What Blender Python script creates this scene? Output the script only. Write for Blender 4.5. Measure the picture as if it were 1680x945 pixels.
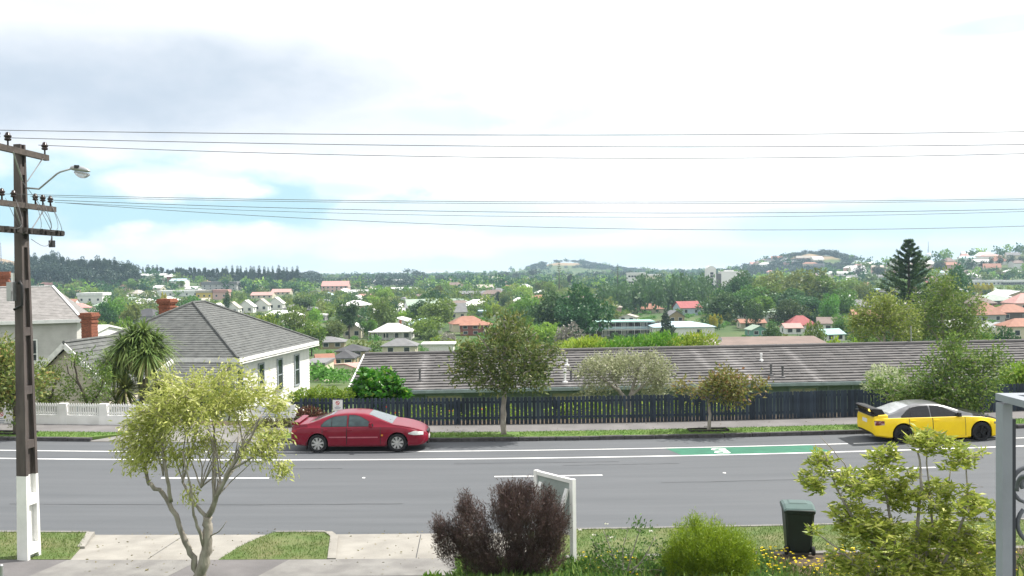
import bpy, bmesh, math, random
import numpy as np
from mathutils import Vector, Matrix
for o in list(bpy.data.objects): bpy.data.objects.remove(o)
S = bpy.context.scene; COL = S.collection
R = math.radians; PI = math.pi
# ------------------------------------------------------------ camera
FPX, EYE = 1500.0, 6.5                 # focal length in photo pixels (1680 wide), eye height over the road
PITCH, ROLL = math.atan(32.5/1500), R(-0.7)
cd = bpy.data.cameras.new('camera'); cam = bpy.data.objects.new('camera', cd); COL.objects.link(cam)
cd.sensor_width = 36; cd.lens = 36*FPX/1680; cd.clip_start = 0.1; cd.clip_end = 12000
RM = Matrix.Rotation(PI/2-PITCH, 3, 'X') @ Matrix.Rotation(ROLL, 3, 'Z')
cam.matrix_world = Matrix.Translation((0, 0, EYE)) @ RM.to_4x4()
S.camera = cam
# ------------------------------------------------------------ light
SUN_AZ, SUN_EL = R(70), R(56)          # sun ahead and to the side of the house beyond the road, high
sl = bpy.data.lights.new('sun', 'SUN'); sun = bpy.data.objects.new('sun', sl); COL.objects.link(sun)
sl.energy = 4.6; sl.angle = R(1.2); sl.color = (1.0, 0.95, 0.87)
sdir = Vector((math.sin(SUN_AZ)*math.cos(SUN_EL), math.cos(SUN_AZ)*math.cos(SUN_EL), math.sin(SUN_EL)))
sun.rotation_euler = sdir.to_track_quat('Z', 'Y').to_euler(); sun.location = sdir*60
S.view_settings.view_transform = 'Standard'; S.view_settings.look = 'None'
S.view_settings.exposure = 0.75; S.view_settings.gamma = 1; S.view_settings.use_curve_mapping = False
S.cycles.max_bounces = 6; S.cycles.diffuse_bounces = 3; S.cycles.glossy_bounces = 3; S.cycles.transparent_max_bounces = 6
S.cycles.transmission_bounces = 3; S.cycles.volume_bounces = 0; S.cycles.use_denoising = True
W = bpy.data.worlds.new('World'); S.world = W; W.use_nodes = True
def world():
    nt = W.node_tree; nt.nodes.clear(); N = nt.nodes.new; L = nt.links.new
    def val(s):
        return s
    def m(op, a, b=None, c=None):
        n = N('ShaderNodeMath'); n.operation = op
        for i, v in enumerate((a, b, c)):
            if v is None: continue
            if isinstance(v, (int, float)): n.inputs[i].default_value = v
            else: L(v, n.inputs[i])
        return n.outputs[0]
    def mix(f, a, b):
        n = N('ShaderNodeMix'); n.data_type = 'RGBA'
        for k, v in ((0, f), (6, a), (7, b)):
            if isinstance(v, (int, float)): n.inputs[k].default_value = v
            elif isinstance(v, tuple): n.inputs[k].default_value = (*v, 1)
            else: L(v, n.inputs[k])
        return n.outputs[2]
    def noise(scale, detail, stretch, seed):
        mp = N('ShaderNodeMapping'); mp.inputs['Scale'].default_value = stretch; mp.inputs['Location'].default_value = (seed, seed*.7, seed*.3)
        L(tc.outputs['Generated'], mp.inputs[0])
        n = N('ShaderNodeTexNoise'); n.inputs['Scale'].default_value = scale; n.inputs['Detail'].default_value = detail; n.inputs['Roughness'].default_value = .55
        L(mp.outputs[0], n.inputs['Vector']); return n.outputs[0]
    def smooth(v, a, b):
        n = N('ShaderNodeMapRange'); n.interpolation_type = 'SMOOTHSTEP'
        L(v, n.inputs[0]); n.inputs[1].default_value = a; n.inputs[2].default_value = b; return n.outputs[0]
    tc = N('ShaderNodeTexCoord'); sp = N('ShaderNodeSeparateXYZ'); L(tc.outputs['Generated'], sp.inputs[0])
    az = m('ARCTAN2', sp.outputs[0], sp.outputs[1]); el = m('ARCSINE', sp.outputs[2])
    n1 = noise(3.4, 8, (1, 1, 2.6), 3.1); n2 = noise(11, 8, (1, 1, 1.8), 9.7)
    nz = m('ADD', m('MULTIPLY', m('SUBTRACT', n1, .5), 1.3), m('MULTIPLY', m('SUBTRACT', n2, .5), 1.1))
    def blob(px, py, sx, sy, amp=1.0, nzk=1.6, tilt=0.0, lo=-.35, hi=.75):   # a patch of the sky round one direction, ragged by the noise
        a0 = math.atan((px-840)/1500); e0 = (440-py+.0122*(840-px))/1500
        da = m('SUBTRACT', az, a0); de = m('SUBTRACT', m('SUBTRACT', el, e0), m('MULTIPLY', da, tilt))
        d = m('ADD', m('POWER', m('DIVIDE', da, sx/1500), 2), m('POWER', m('DIVIDE', de, sy/1500), 2))
        v = m('ADD', m('SUBTRACT', 1.0, d), m('MULTIPLY', nz, nzk))
        return m('MULTIPLY', smooth(v, lo, hi), amp)
    blue = m('ADD', smooth(m('ADD', n1, m('MULTIPLY', m('SUBTRACT', n2, .5), .3)), .60, .76), 0.0)
    blue = m('MULTIPLY', blue, .35)
    for b in (blob(200, 345, 430, 82, 1.0, 2.3), blob(1640, 95, 110, 16, .5), blob(1010, 50, 170, 38, .30), blob(760, 185, 110, 24, .20),
              blob(880, 372, 210, 20, .45), blob(1500, 372, 360, 40, .7), blob(840, 425, 1500, 20, .42), blob(620, 350, 330, 26, .5), blob(520, 315, 130, 16, .5)):
        blue = m('MAXIMUM', blue, b)
    puff = m('MAXIMUM', blob(350, 402, 190, 32, .95, 2.6), m('MAXIMUM', blob(100, 416, 95, 20, .9, 2.4), m('MAXIMUM', blob(290, 312, 130, 28, .95, 2.4), blob(640, 400, 260, 24, .75, 2.4))))
    blue = m('MULTIPLY', blue, m('SUBTRACT', 1.0, puff))
    sky = N('ShaderNodeTexSky'); sky.sky_type = 'NISHITA'; sky.sun_disc = False; sky.sun_elevation = SUN_EL; sky.sun_rotation = SUN_AZ
    sky.altitude = 60; sky.air_density = 1.0; sky.dust_density = 1.2; sky.ozone_density = 1.0
    # cloud values are in the same unit as the sky texture, so one Background strength serves both
    shade = m('ADD', m('MULTIPLY', nz, 1.5), 0.0)
    white = mix(smooth(shade, -.5, .35), (9.0, 9.2, 9.6), (11.5, 11.5, 11.4))
    dark = m('MAXIMUM', m('MAXIMUM', blob(200, 172, 430, 92, 1.0, 1.7, .05, -.9, 1.05), m('MAXIMUM', blob(500, 215, 330, 50, .5, 1.8), blob(60, 60, 330, 60, .25, 1.8))), m('MULTIPLY', blob(790, 185, 170, 45, .25), 1.0))
    cl = mix(dark, white, (5.2, 6.0, 7.0))
    base = mix(blue, cl, mix(.93, sky.outputs[0], (4.9, 7.5, 8.5)))
    bg = N('ShaderNodeBackground'); bg.inputs[1].default_value = .072
    L(base, bg.inputs[0]); out = N('ShaderNodeOutputWorld'); L(bg.outputs[0], out.inputs[0])
world()
# ------------------------------------------------------------ where things stand
def ray(px, py):
    return RM @ Vector(((px-840)/FPX, (472.5-py)/FPX, -1))
def at(px, py, Y):
    d = ray(px, py); return Vector((0, 0, EYE)) + d*(Y/d.y)
def proj(p):
    d = RM.transposed() @ (Vector(p)-Vector((0, 0, EYE)))
    if d.z > -.1: return (-9999, -9999)
    return (840+FPX*d.x/-d.z, 472.5-FPX*d.y/-d.z)
def dip(x):
    a = min(abs(x), 40.0); return .0007*a*a+(abs(x)-a)*.03
def sstep(a, b, t):
    t = min(1, max(0, (t-a)/(b-a))); return t*t*(3-2*t)
HILLS = ((-560, 930, 200, 120, 16), (-420, 930, 110, 90, 9), (-905, 1500, 120, 200, 56),   # x, y, rx, ry, height
         (500, 1500, 80, 120, 27), (420, 1480, 110, 120, 11), (570, 1500, 110, 120, 6), (140, 2300, 105, 200, 24), (75, 2250, 80, 160, 9), (240, 2300, 130, 200, 8),
         (560, 980, 150, 130, 17), (760, 1050, 220, 150, 29), (430, 1000, 90, 120, 7))
def gz(x, y):
    d = dip(x)
    if y < 19.0:
        k = sstep(19.0, 9.0, y) if False else min(1, max(0, (19.0-y)/9.0)); k = k*k*(3-2*k)
        return d+.02+k*2.3+min(1, max(0, (9-y)/8))*.6
    if y < 37.3: return d-.06
    z = d-.06-2.3*sstep(37.6, 43, y)-2.0*sstep(52, 75, y)-10.6*sstep(75, 185, y)
    z += 2*sstep(420, 1100, y)+1.5*sstep(1000, 1900, y)
    if y > 400:
        for hx, hy, rx, ry, h in HILLS: z += h*math.exp(-((x-hx)/rx)**2-((y-hy)/ry)**2)
    if y > 60: z += .35*math.sin(x*.031)*math.sin(y*.027)*min(1, (y-60)/100)
    return z-(d if y > 60 else 0)*min(1, max(0, (y-60)/60))
def onground(px, py, lo=60, hi=3500):
    """the point of the plain seen at a photo pixel"""
    y = lo
    while y < hi:
        p = at(px, py, y)
        if p.z < gz(p.x, y): return Vector((p.x, y, gz(p.x, y)))
        y *= 1.01
    return None
# ------------------------------------------------------------ materials
MATS = {}
def mat(name, c1, c2=None, scale=4.0, rough=.7, bump=0., bscale=60., metal=0., spec=.4, detail=5., coord='Object', contrast=(.35, .65), coat=0., emit=None, stretch=(1, 1, 1), attr=None, rnd=0.):
    m = bpy.data.materials.new(name); m.use_nodes = True; nt = m.node_tree; N = nt.nodes.new; L = nt.links.new
    b = nt.nodes['Principled BSDF']; b.inputs['Roughness'].default_value = rough; b.inputs['Metallic'].default_value = metal
    b.inputs['Specular IOR Level'].default_value = spec; b.inputs['Coat Weight'].default_value = coat; b.inputs['Coat Roughness'].default_value = .05
    tc = N('ShaderNodeTexCoord'); mp = N('ShaderNodeMapping'); mp.inputs['Scale'].default_value = stretch
    if coord == 'World':
        g = N('ShaderNodeNewGeometry'); L(g.outputs['Position'], mp.inputs[0])
    else: L(tc.outputs['Object'], mp.inputs[0])
    c2 = c2 or tuple(v*.8 for v in c1)
    n = N('ShaderNodeTexNoise'); n.inputs['Scale'].default_value = scale; n.inputs['Detail'].default_value = detail; L(mp.outputs[0], n.inputs['Vector'])
    r = N('ShaderNodeMapRange'); r.inputs[1].default_value, r.inputs[2].default_value = contrast; L(n.outputs[0], r.inputs[0])
    x = N('ShaderNodeMix'); x.data_type = 'RGBA'; x.inputs[6].default_value = (*c1, 1); x.inputs[7].default_value = (*c2, 1); L(r.outputs[0], x.inputs[0])
    col = x.outputs[2]
    if attr:
        a = N('ShaderNodeAttribute'); a.attribute_name = attr
        h = N('ShaderNodeHueSaturation'); h.inputs['Fac'].default_value = 1
        r2 = N('ShaderNodeMapRange'); r2.inputs[3].default_value = .72; r2.inputs[4].default_value = 1.28; L(a.outputs['Fac'], r2.inputs[0])
        L(r2.outputs[0], h.inputs['Value']); L(col, h.inputs['Color']); col = h.outputs[0]
    if rnd:
        oi = N('ShaderNodeObjectInfo'); h = N('ShaderNodeHueSaturation'); r3 = N('ShaderNodeMapRange'); r3.inputs[3].default_value = .75; r3.inputs[4].default_value = 1.45; L(oi.outputs['Random'], r3.inputs[0]); L(r3.outputs[0], h.inputs['Value']); L(col, h.inputs['Color']); col = h.outputs[0]
    L(col, b.inputs['Base Color'])
    if bump:
        n2 = N('ShaderNodeTexNoise'); n2.inputs['Scale'].default_value = bscale; n2.inputs['Detail'].default_value = 6; L(mp.outputs[0], n2.inputs['Vector'])
        bp = N('ShaderNodeBump'); bp.inputs['Strength'].default_value = bump; bp.inputs['Distance'].default_value = .02; L(n2.outputs[0], bp.inputs['Height']); L(bp.outputs[0], b.inputs['Normal'])
    if emit: b.inputs['Emission Color'].default_value = (*emit, 1); b.inputs['Emission Strength'].default_value = 1
    return m
def leafmat(name, c1, c2, c3=None, trans=.35, rough=.5, hue=.03):
    """leaf colour: a ramp over the random number every leaf carries, a small change from plant to plant"""
    m = bpy.data.materials.new(name); m.use_nodes = True; nt = m.node_tree; N = nt.nodes.new; L = nt.links.new
    b = nt.nodes['Principled BSDF']; b.inputs['Roughness'].default_value = rough; b.inputs['Specular IOR Level'].default_value = .35
    a = N('ShaderNodeAttribute'); a.attribute_name = 'rnd'
    cr = N('ShaderNodeValToRGB'); e = cr.color_ramp.elements; e[0].color = (*c1, 1); e[1].color = (*c2, 1)
    if c3: q = e.new(.85); q.color = (*c2, 1); e[2].color = (*c3, 1)
    L(a.outputs['Fac'], cr.inputs[0])
    oi = N('ShaderNodeObjectInfo'); h = N('ShaderNodeHueSaturation')
    r1 = N('ShaderNodeMapRange'); r1.inputs[3].default_value = .5-hue; r1.inputs[4].default_value = .5+hue; L(oi.outputs['Random'], r1.inputs[0]); L(r1.outputs[0], h.inputs['Hue'])
    w = N('ShaderNodeMath'); w.operation = 'FRACT'; w2 = N('ShaderNodeMath'); w2.operation = 'MULTIPLY'; w2.inputs[1].default_value = 7.31; L(oi.outputs['Random'], w2.inputs[0]); L(w2.outputs[0], w.inputs[0])
    r2 = N('ShaderNodeMapRange'); r2.inputs[3].default_value = .8; r2.inputs[4].default_value = 1.2; L(w.outputs[0], r2.inputs[0]); L(r2.outputs[0], h.inputs['Value'])
    L(cr.outputs[0], h.inputs['Color']); L(h.outputs[0], b.inputs['Base Color'])
    t = N('ShaderNodeBsdfTranslucent'); L(h.outputs[0], t.inputs[0])
    x = N('ShaderNodeMixShader'); x.inputs[0].default_value = trans; L(b.outputs[0], x.inputs[1]); L(t.outputs[0], x.inputs[2])
    L(x.outputs[0], nt.nodes['Material Output'].inputs[0]); return m
# ------------------------------------------------------------ mesh helpers
def tag(o, label=None, cat=None, group=None, kind=None):
    if label: o['label'] = label
    if cat: o['category'] = cat
    if group: o['group'] = group
    if kind: o['kind'] = kind
    return o
def empty(name, loc, rz=0., label=None, cat=None, group=None):
    o = bpy.data.objects.new(name, None); COL.objects.link(o); o.location = loc; o.rotation_euler = (0, 0, rz); o.empty_display_size = .3
    return tag(o, label, cat, group)
def link(name, me, parent=None, kind=None):
    o = bpy.data.objects.new(name, me); COL.objects.link(o)
    if parent: o.parent = parent
    if kind: o['kind'] = kind
    return o
def copy_tree(o, parent=None):
    c = o.copy(); COL.objects.link(c)
    if parent: c.parent = parent
    for ch in list(o.children): copy_tree(ch, c)
    return c
class MB:
    def __init__(s): s.v = []; s.f = []; s.mi = []; s.m = 0
    def add(s, vs, fs):
        b = len(s.v); s.v += [tuple(v) for v in vs]
        for f in fs: s.f.append(tuple(i+b for i in f)); s.mi.append(s.m)
        return s
    def box(s, c, d, rz=0., M=None, taper=1.0):
        x, y, z = d[0]/2, d[1]/2, d[2]/2
        vs = [Vector((a*x*(taper if e > 0 else 1), b*y*(taper if e > 0 else 1), e*z)) for e in (-1, 1) for a, b in ((-1, -1), (1, -1), (1, 1), (-1, 1))]
        if rz: q = Matrix.Rotation(rz, 3, 'Z'); vs = [q @ v for v in vs]
        if M is not None: vs = [M @ v for v in vs]
        vs = [v+Vector(c) for v in vs]
        return s.add(vs, [(3, 2, 1, 0), (4, 5, 6, 7), (0, 1, 5, 4), (1, 2, 6, 5), (2, 3, 7, 6), (3, 0, 4, 7)])
    def bar(s, a, b, w, h=None, up=(0, 0, 1)):
        a = Vector(a); b = Vector(b); h = h or w; d = (b-a).normalized(); u = Vector(up)
        if abs(d.dot(u)) > .98: u = Vector((0, 1, 0))
        x = d.cross(u).normalized()*w/2; y = x.cross(d).normalized()*h/2
        vs = [p+q for p in (a, b) for q in (-x-y, x-y, x+y, -x+y)]
        return s.add(vs, [(0, 1, 2, 3), (7, 6, 5, 4), (1, 0, 4, 5), (2, 1, 5, 6), (3, 2, 6, 7), (0, 3, 7, 4)])
    def tube(s, pts, r, n=6, cap=True):
        pts = [Vector(p) for p in pts]; k = len(pts)
        if isinstance(r, (int, float)): r = [r]*k
        elif len(r) == 2 and k != 2: r = [r[0]+(r[1]-r[0])*i/(k-1) for i in range(k)]
        b = len(s.v); ref = None; vs = []
        for i, p in enumerate(pts):
            d = (pts[min(i+1, k-1)]-pts[max(i-1, 0)])
            d = d.normalized() if d.length > 1e-9 else Vector((0, 0, 1))
            if ref is None:
                ref = Vector((1, 0, 0)) if abs(d.x) < .8 else Vector((0, 1, 0))
            x = (ref-d*ref.dot(d)).normalized(); y = d.cross(x); ref = x
            for j in range(n):
                t = 2*PI*j/n; vs.append(p+(x*math.cos(t)+y*math.sin(t))*r[i])
        fs = [(i*n+j, i*n+(j+1) % n, (i+1)*n+(j+1) % n, (i+1)*n+j) for i in range(k-1) for j in range(n)]
        if cap: fs += [tuple(range(n-1, -1, -1)), tuple((k-1)*n+j for j in range(n))]
        return s.add(vs, fs)
    def lathe(s, prof, n=16, c=(0, 0, 0), axis='Z', M=None, cap=True):
        vs = []
        for r, z in prof:
            for j in range(n):
                t = 2*PI*j/n; x, y = r*math.cos(t), r*math.sin(t)
                v = Vector((x, y, z)) if axis == 'Z' else Vector((x, z, y)) if axis == 'Y' else Vector((z, x, y))
                if M is not None: v = M @ v
                vs.append(v+Vector(c))
        k = len(prof)
        fs = [(i*n+j, i*n+(j+1) % n, (i+1)*n+(j+1) % n, (i+1)*n+j) for i in range(k-1) for j in range(n)]
        if cap: fs += [tuple(range(n-1, -1, -1)), tuple((k-1)*n+j for j in range(n))]
        return s.add(vs, fs)
    def prism(s, poly, dvec):                  # polygon of 3-D points pushed along a vector
        k = len(poly); p = [Vector(v) for v in poly]; q = [v+Vector(dvec) for v in p]
        return s.add(p+q, [tuple(range(k-1, -1, -1)), tuple(range(k, 2*k))]+[(i, (i+1) % k, k+(i+1) % k, k+i) for i in range(k)])
    def poly(s, pts): return s.add(pts, [tuple(range(len(pts)))])
    def mesh(s, name, mats, smooth=False, sharp=None):
        me = bpy.data.meshes.new(name); me.from_pydata(s.v, [], s.f)
        for m in (mats if isinstance(mats, (list, tuple)) else [mats]): me.materials.append(m)
        if any(s.mi): me.polygons.foreach_set('material_index', s.mi)
        if smooth:
            me.polygons.foreach_set('use_smooth', [True]*len(me.polygons))
            if sharp: me.set_sharp_from_angle(angle=sharp)
        me.validate(); me.update(); return me
    def build(s, name, mats, parent=None, smooth=False, sharp=None, kind=None):
        return link(name, s.mesh(name, mats, smooth, sharp), parent, kind)
def quadmesh(name, V, Q, m, rnd=None, smooth=False):
    """fast mesh from numpy: V (n,3), Q (k,4)"""
    me = bpy.data.meshes.new(name); n, k = len(V), len(Q)
    me.vertices.add(n); me.vertices.foreach_set('co', np.asarray(V, dtype=np.float32).ravel())
    me.loops.add(k*4); me.loops.foreach_set('vertex_index', np.asarray(Q, dtype=np.int32).ravel())
    me.polygons.add(k); me.polygons.foreach_set('loop_start', np.arange(0, 4*k, 4, dtype=np.int32))
    try: me.polygons.foreach_set('loop_total', np.full(k, 4, dtype=np.int32))
    except Exception: pass
    if smooth: me.polygons.foreach_set('use_smooth', np.ones(k, dtype=bool))
    for q in (m if isinstance(m, (list, tuple)) else [m]): me.materials.append(q)
    me.update(calc_edges=True)
    if rnd is not None:
        a = me.attributes.new('rnd', 'FLOAT', 'POINT'); a.data.foreach_set('value', np.asarray(rnd, dtype=np.float32))
    return me
def unit(a): return a/np.maximum(np.linalg.norm(a, axis=-1, keepdims=True), 1e-9)
def leafarrays(P, D, L, Wd, rng, fold=.15, rnd=None):
    """diamond leaves: base, two shoulders, tip; slightly folded"""
    n = len(P); D = unit(D); L = np.broadcast_to(L, (n,))[:, None]; Wd = np.broadcast_to(Wd, (n,))[:, None]
    A = unit(np.cross(D, rng.normal(size=(n, 3)))); Nn = np.cross(D, A)
    mid = P+D*L*.45+Nn*Wd*fold
    V = np.stack([P, mid-A*Wd*.5, P+D*L-Nn*L*.08, mid+A*Wd*.5], 1).reshape(-1, 3)
    Q = np.arange(4*n).reshape(n, 4)
    rnd = rng.random(n) if rnd is None else rnd
    return V, Q, np.repeat(rnd, 4)
def leafmesh(name, P, D, L, Wd, m, rng, fold=.15, rnd=None):
    V, Q, r = leafarrays(P, D, L, Wd, rng, fold, rnd); return quadmesh(name, V, Q, m, r)
def patch(name, fz, x0, x1, y0, y1, nx, ny, m, parent=None, kind=None):
    xs = np.linspace(x0, x1, nx+1); ys = np.linspace(y0, y1, ny+1)
    V = np.array([(x, y, fz(x, y)) for y in ys for x in xs]); w = nx+1
    Q = np.array([(j*w+i, j*w+i+1, (j+1)*w+i+1, (j+1)*w+i) for j in range(ny) for i in range(nx)])
    return link(name, quadmesh(name, V, Q, m, smooth=True), parent, kind)
# ------------------------------------------------------------ palette
M = dict(
 asphalt=mat('asphalt', (.104, .111, .121), (.082, .089, .098), scale=1.6, rough=.85, bump=.35, bscale=55, coord='World', stretch=(.10, 1.3, 1), contrast=(.28, .72), detail=9),
 tar=mat('tar', (.045, .047, .052), rough=.7),
 path=mat('path_asphalt', (.155, .148, .150), (.115, .110, .112), scale=1.4, rough=.9, bump=.3, bscale=40, coord='World'),
 farpath=mat('far_path_asphalt', (.175, .168, .168), (.135, .13, .131), scale=1.0, rough=.9, bump=.3, bscale=40, coord='World'),
 concrete=mat('concrete', (.295, .282, .255), (.20, .19, .172), scale=1.7, rough=.9, bump=.25, bscale=30, coord='World', contrast=(.32, .8), detail=12),
 concrete2=mat('old_concrete', (.215, .21, .20), (.155, .15, .145), scale=2, rough=.9, bump=.3, bscale=30, coord='World', detail=9),
 paint=mat('road_paint', (.80, .80, .80), (.62, .62, .63), scale=6, rough=.6, coord='World', contrast=(.5, .8)),
 green=mat('cycle_green', (.034, .155, .098), (.028, .125, .08), scale=3, rough=.8, coord='World'),
 bluestone=mat('basalt', (.085, .082, .085), (.05, .048, .05), scale=7, rough=.9, bump=.6, bscale=14),
 soil=mat('soil', (.10, .075, .05), (.06, .045, .03), scale=8, rough=1, coord='World'),
 turf=mat('turf', (.085, .13, .035), (.15, .15, .07), scale=1.3, rough=.95, bump=.4, bscale=60, coord='World', contrast=(.4, .75)),
 fturf=mat('far_turf', (.09, .17, .035), (.13, .19, .05), scale=1.3, rough=.95, bump=.4, bscale=60, coord='World'),
 navy=mat('fence_stain', (.019, .029, .046), (.033, .046, .066), scale=5, rough=.8, bump=.2, bscale=50, rnd=1, stretch=(1, 1, .4)),
 white=mat('white_paint', (.80, .80, .79), (.70, .70, .69), scale=3, rough=.55),
 bonded=mat('pole_concrete', (.105, .088, .082), (.062, .052, .05), scale=5, rough=.9, bump=.3, bscale=30, stretch=(1, 1, .3)),
 wood=mat('crossarm_wood', (.09, .075, .065), (.05, .042, .038), scale=9, rough=.9, stretch=(1, .2, 1)),
 darkwood=mat('weathered_wood', (.045, .04, .037), (.025, .022, .02), scale=9, rough=.9, bump=.6, bscale=12),
 porcelain=mat('brown_porcelain', (.03, .018, .016), rough=.25),
 metal=mat('galvanised', (.42, .43, .44), (.34, .35, .36), scale=6, rough=.45, metal=.6),
 greymetal=mat('grey_railing', (.27, .295, .33), (.23, .25, .285), scale=5, rough=.45, bump=.08, bscale=40),
 dark=mat('dark_plastic', (.02, .02, .022), rough=.5),
 wire=mat('wire', (.12, .122, .128), rough=.6),
 brick=mat('brick', (.31, .115, .065), (.16, .065, .045), scale=11, rough=.95, bump=.6, bscale=14, contrast=(.4, .6), stretch=(1, 1, 2.5)),
 bark=mat('bark', (.34, .31, .27), (.19, .17, .145), scale=7, rough=.95, bump=.7, bscale=20, stretch=(1, 1, .4)),
 dbark=mat('dark_bark', (.10, .085, .07), (.06, .05, .042), scale=7, rough=.95, bump=.6, bscale=20),
 twig=mat('grey_twig', (.33, .30, .27), (.22, .20, .18), scale=7, rough=.95),
 glass=mat('window_glass', (.035, .042, .05), rough=.08, spec=.6),
 binplastic=mat('bin_plastic', (.012, .022, .018), (.009, .016, .013), scale=3, rough=.5),
 binlid=mat('bin_lid', (.075, .125, .115), (.06, .10, .092), scale=3, rough=.4),
 rubber=mat('rubber', (.018, .018, .02), rough=.85),
)
LEAF = dict(
 vari=leafmat('variegated_leaf', (.28, .39, .085), (.53, .63, .20), (.78, .82, .45), trans=.42),
 vari2=leafmat('yellow_green_leaf', (.17, .22, .03), (.38, .40, .07), (.56, .53, .18), trans=.36),
 street=leafmat('street_leaf', (.065, .12, .035), (.18, .235, .065), (.32, .31, .11), trans=.38),
 rust=leafmat('rusty_leaf', (.12, .19, .04), (.25, .24, .07), (.32, .19, .08), trans=.35),
 mid=leafmat('mid_green_leaf', (.07, .14, .03), (.17, .25, .05), (.27, .33, .09), trans=.38),
 pale=leafmat('silvery_leaf', (.25, .30, .16), (.42, .46, .28), (.55, .57, .40), trans=.35),
 glossy=leafmat('glossy_leaf', (.05, .17, .018), (.15, .34, .03), (.36, .44, .07), trans=.3, rough=.3),
 lime=leafmat('lime_leaf', (.13, .26, .03), (.25, .39, .05), (.42, .48, .10), trans=.4),
 purple=leafmat('purple_leaf', (.055, .044, .032), (.13, .08, .078), (.12, .115, .06), trans=.28),
 bush=leafmat('bush_leaf', (.12, .22, .014), (.25, .36, .022), (.40, .46, .05), trans=.3),
 sword=leafmat('sword_leaf', (.10, .17, .045), (.26, .33, .10), (.46, .42, .22), trans=.35),
 red=leafmat('red_leaf', (.10, .03, .03), (.17, .06, .05), (.14, .10, .04), trans=.2),
 lime2=leafmat('loose_leaf', (.12, .17, .035), (.24, .29, .06), (.36, .37, .12), trans=.38),
 dry=leafmat('dry_leaf', (.16, .16, .06), (.26, .23, .10), (.34, .28, .15), trans=.2),
 grass=leafmat('grass_blade', (.06, .125, .024), (.14, .19, .042), (.33, .29, .14), trans=.3, hue=0),
 fgrass=leafmat('far_grass_blade', (.08, .18, .025), (.13, .23, .04), (.20, .24, .07), trans=.3, hue=0),
 yflower=leafmat('yellow_petal', (.72, .58, .02), (.80, .68, .05), trans=.2, hue=0),
 wflower=leafmat('white_petal', (.75, .74, .62), (.80, .80, .74), trans=.2, hue=0),
 # crowns of the plain
 t_dark=leafmat('crown_dark', (.030, .082, .028), (.075, .155, .044), (.145, .225, .06), trans=.33),
 t_mid=leafmat('crown_green', (.070, .165, .028), (.165, .30, .046), (.29, .40, .08), trans=.38),
 t_olive=leafmat('crown_olive', (.095, .15, .036), (.19, .245, .062), (.29, .31, .10), trans=.35),
 t_lime=leafmat('crown_lime', (.18, .31, .03), (.32, .44, .06), (.46, .52, .11), trans=.4),
 t_yellow=leafmat('crown_yellow', (.36, .34, .03), (.52, .48, .05), (.60, .56, .14), trans=.3, hue=.01),
 t_grey=leafmat('crown_grey', (.17, .16, .135), (.27, .25, .22), (.34, .32, .29), trans=.15, hue=.01),
 t_pine=leafmat('crown_pine', (.026, .056, .034), (.056, .092, .05), (.09, .125, .065), trans=.15),
)
# ------------------------------------------------------------ the ground: one sheet to the horizon
def ground_sheet():
    rows = [-40, -25, -12, -4, 0, 3, 6, 8, 9, 10, 11, 12, 13, 14, 15, 16, 17, 18, 18.6, 19, 19.5, 22, 25, 28, 31, 34, 36, 37.3, 37.6, 38.5, 39.5, 40.5, 41.5, 43, 46, 50, 54, 58, 63, 70, 77, 85, 95, 107, 120, 135, 150, 167, 185, 205]
    while rows[-1] < 3900: rows.append(rows[-1]*(1.05 if 600 < rows[-1] < 2700 else 1.09))
    us = np.linspace(-1.5, 1.5, 121); V = []
    for y in rows:
        for u in us:
            x = u*max(y, 60)*(1 if y < 60 else 1); V.append((x, y, gz(x, y)))
    w = len(us); Q = np.array([(j*w+i, j*w+i+1, (j+1)*w+i+1, (j+1)*w+i) for j in range(len(rows)-1) for i in range(w-1)])
    m = mat('plain', (.050, .092, .024), (.10, .125, .048), scale=.03, rough=1, coord='World', contrast=(.42, .62), detail=9)
    nt = m.node_tree; b = nt.nodes['Principled BSDF']; src = b.inputs['Base Color'].links[0].from_socket
    # dry brown grass on the volcanic cones
    g = nt.nodes.new('ShaderNodeNewGeometry'); fac = None
    for hx, hy, r in ((487, 1470, 52), (122, 2250, 80), (-900, 1500, 200)):
        d = nt.nodes.new('ShaderNodeVectorMath'); d.operation = 'DISTANCE'; d.inputs[1].default_value = (hx, hy, 20); nt.links.new(g.outputs['Position'], d.inputs[0])
        r_ = nt.nodes.new('ShaderNodeMapRange'); r_.inputs[1].default_value = r; r_.inputs[2].default_value = r*.6; nt.links.new(d.outputs['Value'], r_.inputs[0])
        if fac is None: fac = r_.outputs[0]
        else:
            a = nt.nodes.new('ShaderNodeMath'); a.operation = 'MAXIMUM'; nt.links.new(fac, a.inputs[0]); nt.links.new(r_.outputs[0], a.inputs[1]); fac = a.outputs[0]
    x = nt.nodes.new('ShaderNodeMix'); x.data_type = 'RGBA'; x.inputs[7].default_value = (.27, .19, .11, 1); nt.links.new(fac, x.inputs[0]); nt.links.new(src, x.inputs[6]); nt.links.new(x.outputs[2], b.inputs['Base Color'])
    link('ground', quadmesh('ground', np.array(V), Q, m, smooth=True), kind='structure')
ground_sheet()
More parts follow.
